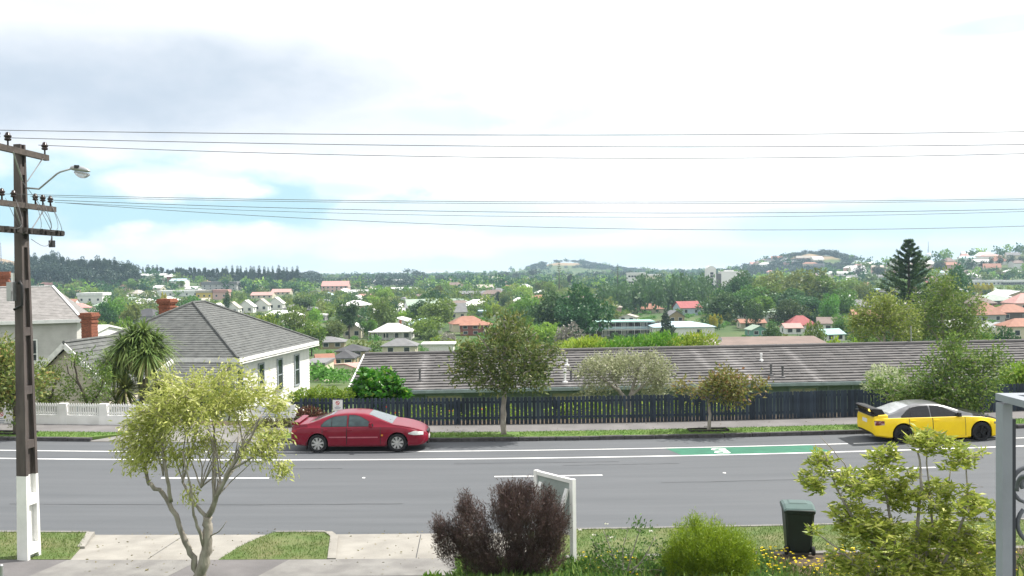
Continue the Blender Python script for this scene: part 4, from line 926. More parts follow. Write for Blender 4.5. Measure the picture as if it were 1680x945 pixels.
        mx = prm['mirror']; mb = MB(); mb.box((mx-X0, s*(side_y(mx, zb(mx)+.02)+.10), zb(mx)+.09), (.09, .19, .13), taper=.85); mb.build('wing_mirror', prm.get('mirrormat', pp), root)
    a, b_ = prm['screen']; top_patch('windscreen', a, b_, w(a)-.065-lean*(zt(a)-zb(a))-.13, w(b_)-.17, gl if not prm.get('screenmat') else prm['screenmat'])
    a, b_ = prm['rear_screen']; top_patch('rear_window', a, b_, w(a)-.22, w(b_)-.065-lean*(zt(b_)-zb(b_))-.13, prm.get('rearglass', gl))
    # wheels
    for xw in WBx:
        for s in (-1, 1):
            wr = MB(); c = (xw-X0, s*(hw-.115), rw); r = rw
            wr.lathe([(r*.68, -.1), (r*.9, -.105), (r*.985, -.085), (r, -.05), (r, .05), (r*.985, .085), (r*.9, .105), (r*.68, .1)], 28, c=c, axis='Y', cap=False); wo = wr.build('wheel', M['rubber'], root, smooth=True, sharp=.6)
            rm = MB(); ri = r*.70; f = s*.085
            rm.lathe([(ri, f-s*.05), (ri, f+s*.005), (ri*.92, f+s*.008), (ri*.88, f-s*.03)], 28, c=c, axis='Y', cap=False)
            ns_ = prm['spokes']
            for k in range(ns_):
                t = 2*PI*k/ns_+.2; u = Vector((math.cos(t), 0, math.sin(t))); q = Vector((-u.z, 0, u.x)); cc = Vector(c)+Vector((0, f-s*.012, 0)); sw = prm.get('spoke_w', .05)
                pts = [u*.03-q*sw*.5, u*ri*.9-q*sw*.75, u*ri*.9+q*sw*.75, u*.03+q*sw*.5]; rm.prism([cc+v for v in pts], (0, s*.018, 0))
            rm.lathe([(.055, f-s*.02), (.06, f+s*.012), (.03, f+s*.02)], 14, c=c, axis='Y'); rm.build('rim', prm['rim'], wo, smooth=True, sharp=.5)
            bk = MB(); bk.lathe([(ri*.9, f-s*.06), (ri*.9, f-s*.055)], 20, c=c, axis='Y'); bk.build('brake_disc', M['dark'], wo)
    # plates, bumper lines, grille
    mb = MB(); zf = prm['plate_f']; mb.box((L/2-.0, 0, zf), (.03, .40, .12)); mb.build('number_plate', M['white'], root)
    mb = MB(); mb.box((-L/2+.0, 0, prm['plate_r']), (.03, .40, .13)); mb.build('number_plate', M['white'], root)
    mb = MB(); mb.box((L/2-.035, 0, zf+.18), (.075, .62, .1)); mb.box((L/2-.03, 0, zf-.16), (.07, .8, .1)); mb.build('grille', M['dark'], root)
    for s in (-1, 1): mb = MB(); mb.tube([(-L/2+.12, s*.5, zs(.1)-.02), (-L/2-.03, s*.5, zs(.1)-.02)], .035, 8); mb.build('exhaust', M['metal'], root) if s < 0 else None
    return root, dict(zt=zt, zb=zb, w=w, X0=X0, side_y=side_y, top_z=top_z)
gl_red = mat('tinted_reflection_glass', (.05, .085, .09), (.025, .04, .045), scale=2.2, rough=.04, spec=.5, stretch=(1, 1, 2)); gl_dark = mat('dark_glass', (.012, .013, .014), rough=.06, spec=.55)  # lighter patches in the red car's tint stand in for reflections
chrome = mat('alloy_rim', (.62, .62, .62), rough=.28, metal=.9); redp = mat('car_red', (.185, .003, .019), (.17, .003, .017), rough=.3, coat=.3, spec=.22)
yel = mat('car_yellow', (.92, .65, .003), (.88, .61, .003), rough=.4, coat=.25); lampm = mat('lamp_glass', (.62, .64, .62), (.42, .44, .44), scale=9, rough=.1); rlamp = mat('rear_lamp', (.34, .01, .015), rough=.15); 
xr, xf = at(523, 738, 32.5).x, at(653, 738, 32.5).x; WB = xf-xr
red = dict(k=.945, L=4.86, w=.925, wheels=(.98, .98+WB), rw=.325, ra=.375, cab=(.62, 3.72), lean=.40,
    top=[(0, .82), (.03, .93), (.1, 1.03), (.2, 1.06), (.6, 1.085), (.8, 1.14), (1.1, 1.26), (1.4, 1.36), (1.7, 1.41), (2.0, 1.435), (2.3, 1.435), (2.6, 1.41), (2.85, 1.355), (3.2, 1.21), (3.66, 1.025), (3.9, .985), (4.2, .925), (4.5, .84), (4.7, .745), (4.8, .66), (4.86, .56)],
    belt=[(0, .74), (.06, .86), (.3, .925), (1.0, .935), (3.4, .935), (3.9, .91), (4.3, .83), (4.6, .72), (4.8, .60), (4.86, .52)], sill=[(0, .42), (.1, .30), (.6, .24), (1.4, .21), (3.3, .2), (4.5, .21), (4.75, .25), (4.86, .33)],
    plan=[(0, .78), (.04, .86), (.15, .93), (.4, .975), (1.0, 1), (3.6, 1), (4.2, .97), (4.5, .91), (4.7, .80), (4.8, .68), (4.86, .56)],
    doors=[(1.16, 2.0, .56), (2.03, 3.2, .29)], windows=[(1.12, 1.46), (1.49, 2.0), (2.09, 2.93)], gtop=[(1.1, .985), (1.2, 1.12), (1.4, 1.245), (1.65, 1.325), (2.0, 1.355), (2.3, 1.345), (2.5, 1.29), (2.75, 1.15), (2.95, .985)],
    trim=[(1.38, 1.99, .56), (2.05, 3.12, .545)], trimmat=mat('trim_pink', (.42, .13, .16), rough=.4), headlight=([(4.2, .70), (4.4, .76), (4.72, .71)], [(4.2, .66), (4.4, .61), (4.72, .60)]), taillight=([(.02, .83), (.24, .86)], [(.02, .73), (.24, .79)]), lamp=lampm, rearlamp=rlamp, mirror=2.86, screen=(2.78, 3.62), rear_screen=(.72, 1.5), paint=redp, glass=gl_red, rim=chrome, spokes=8, spoke_w=.055, plate_f=.42, plate_r=.6, painted_handles=True,
    rearglass=mat('rear_glass', (.2, .12, .13), rough=.05, spec=.8), screenmat=mat('windscreen_glass', (.12, .15, .16), rough=.04, spec=.9))
cx = xr-.98+4.86/2
rc, info = car('sedan_car', (cx, 33.22, dip(cx)+.002), red, 'dark red sedan with silver wheels parked by the navy fence')
mb = MB()   # boot spoiler
mb.add([(-2.40, s*y, z) for s in (1,) for y, z in ()] , []); pts = [(-2.40, 1.045), (-2.30, 1.105), (-2.14, 1.09), (-2.12, 1.07), (-2.3, 1.055)]
mb.prism([(x, -.78, z) for x, z in pts], (0, 1.56, 0)); mb.box((-2.28, -.74, 1.035), (.2, .06, .09)); mb.box((-2.28, .74, 1.035), (.2, .06, .09)); mb.build('spoiler', redp, rc)
for s in (-1, 1):
    for xw in (.98, .98+WB): mb = MB(); mb.box((xw-.40-2.43, s*.82, .27), (.02, .2, .26)); mb.build('mud_flap', M['dark'], rc)
mb = MB(); mb.box((3.27-2.43, -.935, .61), (.07, .008, .06)); mb.build('side_marker', mat('marker_amber', (.7, .3, .03), rough=.2), rc)
mb = MB(); mb.bar((3.5-2.43, -.2, 1.045), (3.2-2.43, -.75, 1.11), .03, .02); mb.build('wiper', M['dark'], rc)
xr, xf = at(1477, 733, 32.5).x, at(1604, 731, 32.5).x; WB = xf-xr
silver = mat('roof_silver', (.20, .205, .215), rough=.3, metal=.35, coat=.5); carbon = mat('carbon_bonnet', (.025, .025, .028), rough=.3, coat=.5)
yc = dict(k=.93, L=4.66, w=.895, wheels=(1.02, 1.02+WB), rw=.33, ra=.385, cab=(.55, 3.62), lean=.44,
    top=[(0, .70), (.02, .95), (.06, 1.02), (.15, 1.05), (.5, 1.06), (.75, 1.12), (1.1, 1.28), (1.4, 1.37), (1.7, 1.415), (2.0, 1.425), (2.3, 1.41), (2.6, 1.345), (2.9, 1.235), (3.2, 1.12), (3.5, 1.025), (3.8, .97), (4.1, .90), (4.4, .80), (4.55, .70), (4.62, .6), (4.66, .50)],
    belt=[(0, .66), (.03, .9), (.3, .925), (1.0, .93), (3.3, .92), (3.8, .88), (4.2, .80), (4.5, .69), (4.62, .56), (4.66, .48)], sill=[(0, .36), (.05, .27), (.5, .2), (1.4, .13), (3.3, .13), (4.4, .13), (4.6, .15), (4.66, .2)],
    plan=[(0, .84), (.03, .90), (.12, .95), (.4, .985), (1.0, 1), (3.4, 1), (4.0, .985), (4.3, .93), (4.5, .83), (4.6, .7), (4.66, .58)],
    doors=[(1.25, 2.05, .56), (2.08, 3.2, .24)], windows=[(1.0, 1.30), (1.33, 1.98), (2.06, 3.02)], gtop=[(.98, .98), (1.2, 1.18), (1.4, 1.30), (1.65, 1.345), (2.0, 1.345), (2.3, 1.32), (2.55, 1.24), (2.8, 1.11), (3.05, .97)],
    headlight=([(4.25, .70), (4.52, .66)], [(4.25, .62), (4.52, .58)]), taillight=([(.03, .86), (.36, .85)], [(.03, .68), (.36, .70)]), lamp=mat('smoked_lamp', (.22, .2, .12), rough=.15), rearlamp=mat('dark_rear_lamp', (.13, .02, .025), (.45, .3, .3), scale=7, rough=.12, contrast=(.5, .6)), mirror=2.98, mirrormat=M['dark'], screen=(2.5, 3.42), rear_screen=(.62, 1.35), paint=yel, roofpaint=silver, bonnetpaint=carbon, two_tone=True, glass=gl_dark, rearglass=mat('reflection_rear_glass', (.38, .40, .42), rough=.12, spec=.8), screenmat=gl_dark, rim=mat('black_rim', (.015, .015, .016), rough=.3, metal=.4), spokes=5, spoke_w=.075, plate_f=.38, plate_r=.74, painted_handles=True, rz=R(-.3))  # pale rear glass colour carries the whitish reflection
cx = xr-1.02+4.66/2
yr, info = car('sports_sedan', (cx, 33.08, dip(cx)+.004), yc, 'yellow sports sedan with black wheels and a tall black rear wing'); yr.rotation_euler = (0, math.atan(-.0014*cx), 0)
mb = MB(); w0 = -2.33
mb.prism([(w0-.04, -.76, 1.215), (w0+.02, -.76, 1.245), (w0+.30, -.76, 1.205), (w0+.30, -.76, 1.18), (w0+.0, -.76, 1.205)], (0, 1.52, 0)); wg = mb.build('rear_wing', M['dark'], yr)
for s in (-1, 1):
    mb = MB(); mb.prism([(w0-.05, s*.77, 1.24), (w0+.31, s*.77, 1.215), (w0+.42, s*.77, 1.03), (w0+.1, s*.77, 1.01)], (0, s*.025, 0)); mb.build('end_plate', M['dark'], wg)
    mb = MB(); mb.prism([(w0+.03, s*.35, 1.22), (w0+.2, s*.35, 1.20), (w0+.28, s*.35, .99), (w0+.1, s*.35, .99)], (0, s*.04, 0)); mb.build('wing_strut', M['dark'], wg)
mb = MB(); mb.box((-2.27, 0, 1.0), (.25, 1.5, .045)); mb.build('boot_lip', M['dark'], yr)
mb = MB(); mb.box((0, -.872, .2), (1.9, .03, .1)); mb.box((0, .872, .2), (1.9, .03, .1)); mb.build('side_skirt', yel, yr)
# ------------------------------------------------------------ plants near the street
def px_len(n, Y): return n/FPX*Y
def pp(pts, Y): return [at(p[0], p[1], Y+(p[2] if len(p) > 2 else 0)) for p in pts]
def plant(name, label, cat, base, Y, limbs, ells, K, nl, leafL, leafW, lm, bm_, seed, spread=.12, up=.35, outw=.8, droop=0., group=None, twig=.012, hang=0., maxlen=1.2, whorl=False, pr0=None):
    """limbs: ([(px, py, dy)...], r0, r1) in photo pixels at depth Y; ells: (px, py, rx, ry, dy, ry_m) crown masses; K leaf clusters of nl leaves on twigs grown from the limbs"""
    rng = np.random.default_rng(seed); root = empty(name, base, 0, label, cat, group); B = Vector(base)
    nodes = []; tk = MB()
    for pts, r0, r1 in limbs:
        P = [p-B for p in pp(pts, Y)]; Q = []
        for a, b in zip(P[:-1], P[1:]):
            for t in np.linspace(0, 1, 5)[:-1]: Q.append(a.lerp(b, t)+Vector(rng.normal(size=3)*min(r0, .06)*.2))
        Q.append(P[-1]); rr = [(r0+(r1-r0)*i/(len(Q)-1))*(1+.06*rng.normal()) for i in range(len(Q))]; tk.tube(Q, rr, 8)
        nodes += [np.array(q) for q in Q[len(Q)//3:]]
    tk.build('trunk', bm_, root, smooth=True)
    wts = np.array([e[2]*e[3] for e in ells], float); wts /= wts.sum(); C = []
    for i in range(K):
        e = ells[rng.choice(len(ells), p=wts)]; v = unit(rng.normal(size=3))*rng.random()**.42
        c = at(e[0], e[1], Y+(e[4] if len(e) > 4 else 0)); rx, rz = px_len(e[2], Y), px_len(e[3], Y); ry = e[5] if len(e) > 5 else (rx+rz)/2
        C.append(np.array(c)-np.array(B)+v*np.array([rx, ry, rz]))
    C = np.array(C); N0 = np.array(nodes); d0 = np.min(np.linalg.norm(C[:, None]-N0[None], axis=2), axis=1); order = np.argsort(d0)
    NP = list(N0); br = MB()
    for i in order:
        A = np.array(NP); d = np.linalg.norm(A-C[i], axis=1)+.35*np.maximum(0, A[:, 2]-C[i][2]); j = int(np.argmin(d)); a = Vector(A[j]); c = Vector(C[i])
        if (c-a).length < 2.2*maxlen:
            mid = a.lerp(c, .5)+Vector((rng.normal()*.06, rng.normal()*.06, (.10 if hang == 0 else .16)*(c-a).length)); r = min(twig*2.2, twig*(.6+.8*(c-a).length))
            br.tube([a, a.lerp(mid, .55)+Vector((0, 0, .02)), mid, c], [r, r*.85, r*.65, r*.35], 4, cap=False); NP += [np.array(mid), C[i]]
    br.build('twigs', bm_, root, smooth=True, kind='stuff')
    cen = C.mean(axis=0); P = []; D = []
    for i in range(K):
        n = max(3, int(nl*rng.uniform(.6, 1.4))); o = unit(C[i]-cen)
        if whorl:
            t = rng.uniform(0, 2*PI, n); el = rng.uniform(-.2, .9, n); d = np.stack([np.cos(t)*np.cos(el), np.sin(t)*np.cos(el), np.sin(el)], 1); P.append(C[i]+rng.normal(size=(n, 3))*spread*.35+np.array([0, 0, -1])*rng.random((n, 1))*spread); D.append(d+o*outw*.3-np.array([0, 0, droop]))
        else:
            q = rng.normal(size=(n, 3))*spread; P.append(C[i]+q); D.append(rng.normal(size=(n, 3))*.8+o*outw+np.array([0, 0, up-droop]))
    P = np.concatenate(P); D = np.concatenate(D); L = leafL*rng.uniform(.6, 1.25, len(P)); cl = np.repeat(rng.random(K), 1)
    link('leaves', leafmesh(name+'_leaves', P, D, L, L*leafW, lm, rng), root, kind='stuff'); return root
def gp(px, py, Y): p = at(px, py, Y); return Vector((p.x, Y, gz(p.x, Y)))
# the pale variegated tree in the foreground
rt_ = random.Random(9); THIN = []
for k in range(26):
    sx, sy = rt_.choice(((362, 800), (382, 765), (400, 735), (352, 820), (300, 790), (268, 780), (330, 800))); ex, ey = sx+rt_.uniform(-30, 75), sy-rt_.uniform(60, 130); THIN.append(([(sx, sy, -.2), ((sx*.6+ex*.4)+rt_.uniform(-8, 8), sy*.55+ey*.45, rt_.uniform(-.4, .5)), (ex, ey, rt_.uniform(-.6, .6))], .018, .006))
Y1 = 18.75; b = at(325, 950, Y1); b.z = gz(b.x, Y1)
plant('variegated_tree', 'pale yellow-green tree with a many-stemmed bare trunk before the concrete driveway', 'tree', b, Y1,
  THIN+[([(324, 962), (330, 938), (338, 905), (340, 868), (341, 848)], .135, .09), ([(322, 948), (318, 915), (300, 880), (288, 845), (266, 808, .1), (246, 792, .1)], 0.068, 0.040), ([(246, 796, .1), (238, 770, .1), (225, 735, .2), (212, 700, .2)], 0.040, 0.016),
   ([(280, 822), (276, 790, -.2), (268, 750, -.2), (262, 700, -.3), (275, 650, -.3)], 0.044, 0.016), ([(341, 850), (362, 800, -.2), (382, 762, -.3), (410, 720, -.4), (430, 680, -.4)], 0.060, 0.016), ([(341, 850), (318, 826), (300, 790, .4), (320, 720, .5), (335, 640, .5)], 0.040, 0.012),
   ([(352, 825), (350, 780, .2), (352, 700, .4), (372, 630, .3)], 0.040, 0.011), ([(380, 770, -.3), (425, 745, -.5), (450, 725, -.5)], 0.024, 0.010), ([(336, 900), (326, 870, -.2), (318, 845, -.3), (312, 800, -.4), (300, 740, -.5)], 0.040, 0.016), ([(343, 880), (360, 872, -.2), (372, 855, -.2)], 0.016, 0.005), ([(365, 795), (395, 755, .5), (420, 700, .7), (400, 640, .6)], 0.032, 0.010)],
  [(272, 665, 40, 34, 0, .7), (232, 735, 36, 38, 0, .5), (248, 700, 40, 30, -.2, .5), (335, 632, 46, 24, .2, .7), (302, 645, 30, 24, -.3, .5), (318, 690, 44, 26, -.3, .6), (385, 618, 36, 20, .2, .5), (424, 645, 38, 18, .2, .5), (456, 664, 20, 16, 0, .3), (430, 742, 34, 18, -.4, .35), (448, 718, 22, 20, -.4, .3), (375, 665, 34, 22, .3, .5), (400, 695, 30, 16, .3, .4), (345, 728, 30, 16, .3, .4), (290, 742, 30, 18, 0, .4), (322, 815, 16, 14, -.2, .15), (460, 768, 10, 12, -.4, .15), (268, 625, 16, 10, 0, .3), (370, 752, 18, 10, 0, .3)],
  470, 26, .115, .30, LEAF['vari'], M['bark'], 21, spread=.10, up=.1, droop=.45, twig=.013)
# the yellow-green shrub on the bank at the right
Y2 = 10.8; b = at(1500, 1010, Y2); b.z = gz(b.x, Y2)
plant('yellow_green_shrub', 'open yellow-green leafy shrub in the foreground beside the wheelie bin', 'shrub', b, Y2,
  [([(1500, 1010), (1502, 900), (1512, 800), (1505, 740, .1)], 0.0310, 0.0098), ([(1495, 1010), (1470, 900), (1455, 820, .1), (1440, 760, .2)], 0.0279, 0.0084), ([(1490, 1010), (1440, 900), (1400, 850), (1372, 800, .1), (1352, 742)], 0.0248, 0.0070), ([(1505, 1010), (1560, 900, -.1), (1590, 830, -.2), (1585, 760, -.1)], 0.0248, 0.0070), ([(1510, 1010), (1540, 920, .2), (1552, 830, .3), (1560, 770, .3)], 0.0217, 0.0070), ([(1480, 1010), (1420, 940, -.2), (1375, 900, -.2), (1330, 868, -.3)], 0.0186, 0.0056), ([(1500, 1000), (1440, 880, .3), (1385, 760, .3), (1345, 715, .3)], 0.0136, 0.0035), ([(1500, 1000), (1530, 860, .1), (1520, 760), (1522, 715)], 0.0186, 0.0056)],
  [(1345, 712, 14, 8, .2, .1), (1350, 752, 26, 14, .1, .2), (1338, 785, 22, 18, 0, .25), (1405, 790, 42, 30, 0, .4), (1404, 845, 44, 34, 0, .4), (1450, 752, 26, 26, 0, .2), (1512, 722, 30, 20, 0, .2), (1575, 745, 34, 26, -.1, .25), (1470, 800, 50, 36, .2, .4), (1545, 815, 48, 34, -.1, .4), (1600, 830, 34, 26, -.2, .3), (1440, 880, 60, 36, -.1, .5), (1530, 880, 60, 36, .1, .5), (1600, 885, 44, 28, -.2, .3), (1336, 866, 12, 7, -.3, .12), (1480, 935, 95, 34, -.2, .5), (1388, 920, 40, 22, -.2, .3), (1570, 935, 60, 30, 0, .4), (1520, 720, 34, 18, 0, .2)],
  680, 18, .108, .27, LEAF['vari2'], M['twig'], 22, spread=.06, droop=.2, outw=.4, whorl=True, twig=.0055)
def fine_shrub(name, label, base, Y, ells, n, L, lm, seed, stems=40, wd=.16):
    """dense shrub of fine upright sprays"""
    rng = np.random.default_rng(seed); root = empty(name, base, 0, label, 'shrub'); B = np.array(base); P = []; D = []; RN = []; mb = MB()
    wts = np.array([e[2]*e[3] for e in ells], float); wts /= wts.sum()
    for i in range(n):
        e = ells[rng.choice(len(ells), p=wts)]; c = np.array(at(e[0], e[1], Y+e[4]))-B; rx, rz = px_len(e[2], Y), px_len(e[3], Y); v = unit(rng.normal(size=3))*rng.random()**.36; tip = c+v*np.array([rx, e[5], rz])
        foot = np.array([c[0]*.35+rng.normal()*.1, c[1]*.4, max(0, tip[2]-.9)*.5]); d = unit(tip-foot)*.8+np.array([0, 0, .5]); d = unit(d+rng.normal(size=3)*.2); k = 12
        sp = L*rng.uniform(2.0, 6.0); t = rng.random(k); q = tip-d*sp*.5+np.outer(t*sp, d)+rng.normal(size=(k, 3))*.018; P.append(q); D.append(d+rng.normal(size=(k, 3))*.55); RN.append(np.clip(rng.random(k)*.6+.4*rng.random(), 0, 1))
        if i % max(1, n//stems) == 0: mb.tube([Vector((foot[0]*.3, foot[1]*.3, 0)), Vector(foot), Vector(tip-d*.1)], [.018, .01, .004], 4, cap=False)
    P = np.concatenate(P); D = np.concatenate(D); mb.build('stems', M['dbark'], root, smooth=True, kind='stuff')
    link('leaves', leafmesh(name+'_leaves', P, D, L*rng.uniform(.7, 1.3, len(P)), L*wd, lm, rng, rnd=np.concatenate(RN)), root, kind='stuff'); return root
fine_shrub('purple_shrub', 'dark purple feathery shrub in front of the white framed notice board', gp(838, 940, 18.5), 18.5,
  [(868, 852, 60, 50, .1, .6), (838, 835, 38, 42, 0, .5), (905, 868, 28, 48, 0, .4), (775, 872, 34, 50, -.1, .5), (765, 832, 14, 22, -.1, .2), (738, 890, 26, 34, -.1, .3), (722, 868, 12, 18, -.1, .2), (800, 912, 50, 32, -.1, .5), (880, 912, 46, 30, 0, .5), (830, 812, 14, 14, 0, .2), (898, 820, 10, 18, 0, .15), (862, 808, 20, 14, 0, .2)], 4600, .072, LEAF['purple'], 31, 110)
fine_shrub('green_shrub', 'bright green rounded feathery shrub in the garden left of the wheelie bin', gp(1165, 945, 18.4), 18.4,
  [(1150, 892, 50, 38, 0, .6), (1190, 908, 46, 36, 0, .5), (1120, 915, 36, 28, 0, .4), (1165, 935, 75, 26, 0, .6), (1142, 862, 12, 10, 0, .1), (1215, 920, 26, 30, 0, .3)], 2600, .08, LEAF['bush'], 32, 30, .14)
b = gp(1020, 945, 18.5)
plant('scraggly_shrub', 'sparse twiggy shrub with a few white flowers beside the green rounded shrub', 'shrub', b, 18.5,
  [([(1020, 950), (1005, 910), (990, 870)], .02, .006), ([(1025, 950), (1040, 900), (1052, 862)], .02, .006), ([(1015, 950), (985, 915), (968, 880)], .02, .006), ([(1030, 950), (1060, 910), (1075, 880)], .02, .006), ([(1022, 950), (1022, 900), (1030, 870)], .015, .005), ([(1010, 950), (1050, 925), (1100, 895)], .012, .004)],
  [(985, 895, 25, 28, 0, .3), (1050, 868, 22, 20, 0, .3), (1010, 910, 40, 30, 0, .4), (1065, 900, 30, 28, 0, .3), (975, 905, 16, 26, 0, .2), (1040, 930, 60, 18, 0, .4)], 130, 8, .085, .38, LEAF['mid'], M['twig'], 33, spread=.07, up=.5, twig=.006)
def flowers(name, label, pts, r, m, seed, cat='flowers', kind=None):
    rng = np.random.default_rng(seed); P = []; D = []
    for p in pts:
        n = 6; t = np.arange(n)*2*PI/n+rng.random(); P += [np.array(p)]*n; D += [np.array((math.cos(a), math.sin(a)*.8-.2, .35)) for a in t]
    return link(name, leafmesh(name, np.array(P), np.array(D), r, r*.8, m, rng), kind=kind)
rng = np.random.default_rng(6)
o = flowers('white_flowers', '', [at(x, y, 18.4) for x, y in ((975, 878), (995, 860), (1003, 882), (952, 870), (1068, 872))], .05, LEAF['wflower'], 5); tag(o, 'few small white blooms on the sparse twiggy shrub', 'flowers', kind='stuff')
# low planting in the garden bed, weeds and yellow flowers
def tuft_field(name, n, xr_, yr_, h, m, seed, w=.03, zf=None):
    rng = np.random.default_rng(seed); P = []; D = []
    for i in range(n):
        x, y = rng.uniform(*xr_), rng.uniform(*yr_)
        if abs(x-6.3) < .55 and y > 18.9: continue
        z = (zf or gz)(x, y); k = 7; hh = h*rng.uniform(.5, 1.5)
        P.append(np.array([x, y, z])+np.stack([rng.normal(size=k)*.05, rng.normal(size=k)*.05, rng.random(k)*hh*.6], 1)); D.append(rng.normal(size=(k, 3))*.6+np.array([0, 0, .7]))
    P = np.concatenate(P); D = np.concatenate(D); return link(name, leafmesh(name, P, D, h*rng.uniform(.4, .9, len(P)), w, m, rng), kind='stuff')
bedz = lambda x, y: dip(x)+.085 if y > 18.7 else gz(x, y)
tuft_field('weeds', 1500, (-1.0, 13), (17.2, 19.95), .20, LEAF['dry'], 41, .016, bedz); tuft_field('weeds', 1300, (-1.2, 5.5), (17.2, 19.7), .26, LEAF['mid'], 42, .05, bedz); tuft_field('weeds', 900, (5.2, 13), (17.0, 19.2), .24, LEAF['grass'], 43, .03, bedz)
tuft_field('undergrowth', 420, (-1.9, -.3), (17.4, 18.6), .22, LEAF['lime'], 44, .06, bedz); tuft_field('undergrowth', 700, (-1.2, 2.2), (17.2, 18.4), .30, LEAF['mid'], 45, .06, bedz); tuft_field('undergrowth', 500, (5.0, 9.5), (9.4, 11.5), .35, LEAF['vari2'], 46, .06)
Fp = []
for i in range(330):
    x = rng.choice([rng.uniform(5.0, 7.4), rng.uniform(5.0, 12.6), rng.uniform(1.2, 2.6)], p=[.55, .35, .1]); y = rng.uniform(18.3, 19.8)
    if abs(x-6.3) < .4 and y > 19.2: continue
    Fp.append((x, y, bedz(x, y)+rng.uniform(.10, .32)))
o = flowers('yellow_flowers', '', Fp, .033, LEAF['yflower'], 7, kind='stuff')
# ------------------------------------------------------------ trees along the far verge
Y3 = 34.95
def verge_z(px): return Vector((at(px, 712, Y3).x, Y3, dip(at(px, 712, Y3).x)+.14))
plant('street_tree', 'green street tree with a slim grey trunk just beyond the red sedan', 'tree', verge_z(826), Y3,
  [([(826, 716), (826, 680), (827, 640), (826, 600), (830, 550), (826, 528)], .125, .03), ([(827, 632), (790, 600, .3), (765, 588, .3)], .06, .02), ([(827, 625), (870, 595, -.3), (900, 580, -.3)], .06, .02), ([(827, 600), (800, 570, -.5), (785, 550, -.6)], .04, .015), ([(827, 595), (860, 560, .5), (880, 545, .5)], .04, .015), ([(826, 640), (800, 628, -.6), (785, 622, -.7)], .04, .015)],
  [(828, 545, 46, 34, 0, 1.1), (845, 575, 58, 32, 0, 1.4), (880, 590, 42, 34, -.2, 1.0), (800, 588, 52, 30, .2, 1.2), (765, 605, 34, 26, .2, .8), (850, 612, 50, 32, -.4, 1.1), (806, 625, 40, 20, -.5, .8), (880, 622, 26, 18, -.3, .7), (840, 522, 18, 12, 0, .4), (762, 572, 16, 16, .2, .4), (905, 575, 18, 20, -.2, .4)],
  440, 15, .18, .42, LEAF['street'], M['bark'], 51, spread=.15, droop=.15, twig=.018, maxlen=2, group='street trees on the far verge')
plant('street_tree', 'small rusty brown-green street tree staked in the far verge', 'tree', verge_z(1163), Y3,
  [([(1163, 712), (1164, 680), (1163, 655), (1170, 640)], .075, .03), ([(1163, 655), (1135, 640, .2), (1120, 635, .2)], .035, .012), ([(1166, 648), (1200, 632, -.2), (1235, 630, -.2)], .035, .012), ([(1168, 645), (1185, 622, .2), (1190, 612, .2)], .03, .012)],
  [(1185, 622, 26, 12, 0, .7), (1205, 632, 44, 13, -.1, .9), (1155, 636, 34, 10, .1, .8), (1200, 650, 30, 9, -.2, .6), (1240, 630, 16, 9, -.1, .4), (1120, 634, 14, 8, .1, .4), (1178, 640, 40, 10, 0, .9)],
  170, 14, .17, .5, LEAF['rust'], M['bark'], 52, spread=.17, droop=.2, twig=.014, maxlen=2, group='street trees on the far verge')
plant('street_tree', 'broad leafy green street tree behind the yellow sports sedan', 'tree', verge_z(1552), Y3,
  [([(1552, 706), (1553, 670), (1552, 640), (1556, 610), (1560, 580)], .10, .03), ([(1553, 650), (1510, 635, .2), (1470, 630, .2)], .05, .015), ([(1553, 640), (1600, 625, -.2), (1630, 610, -.2)], .05, .015), ([(1555, 625), (1530, 600, .3), (1520, 590, .3)], .04, .015)],
  [(1560, 590, 44, 24, 0, 1), (1600, 608, 44, 24, 0, 1), (1520, 620, 52, 24, 0, 1.1), (1575, 635, 60, 24, -.2, 1.1), (1470, 640, 40, 20, .2, .9), (1620, 590, 30, 18, 0, .7), (1640, 580, 14, 10, 0, .4), (1540, 655, 50, 16, -.3, .9), (1500, 650, 50, 14, 0, .8), (1590, 660, 30, 14, -.3, .6), (1440, 632, 16, 10, .2, .5), (1562, 568, 22, 14, 0, .5)],
  480, 20, .15, .42, LEAF['mid'], M['bark'], 53, spread=.16, droop=.2, twig=.016, maxlen=2, group='street trees on the far verge')
plant('street_tree', 'street tree partly hidden behind the concrete power pole', 'tree', verge_z(25), Y3,
  [([(25, 716), (25, 680), (22, 650), (20, 620)], .10, .04), ([(24, 655), (0, 640), (-20, 630)], .05, .02), ([(23, 650), (45, 630, -.2), (60, 620, -.2)], .04, .015)],
  [(10, 620, 38, 24, 0, 1), (-20, 645, 40, 24, 0, 1), (5, 585, 26, 24, 0, .8), (15, 650, 26, 18, 0, .6), (60, 628, 18, 18, -.1, .6), (-30, 600, 30, 30, 0, .9), (18, 690, 8, 6, -.3, .2)],
  230, 20, .18, .5, LEAF['rust'], M['dbark'], 54, spread=.2, droop=.2, twig=.016, maxlen=2, group='street trees on the far verge')
for px in (1162, 25, 1552):
    p = verge_z(px); mb = MB()
    for a, c, l in ((0, -.24, 1.5), (0, .24, 1.5)): mb.box((a, c, .03), (l, .04, .09))
    for s in (-.73, .73): mb.box((s, 0, .03), (.04, .436, .088))
    o = mb.build('tree_edging', M['darkwood']); o.location = (p.x, p.y, p.z); o.rotation_euler = (0, math.atan(-.0014*p.x), 0)
    tag(o, {1162: 'low timber edging frame round the rusty street tree', 25: 'low timber edging frame at the foot of the tree behind the power pole', 1552: 'low timber edging frame hidden behind the yellow sports sedan'}[px], 'edging', 'edgings round street trees')
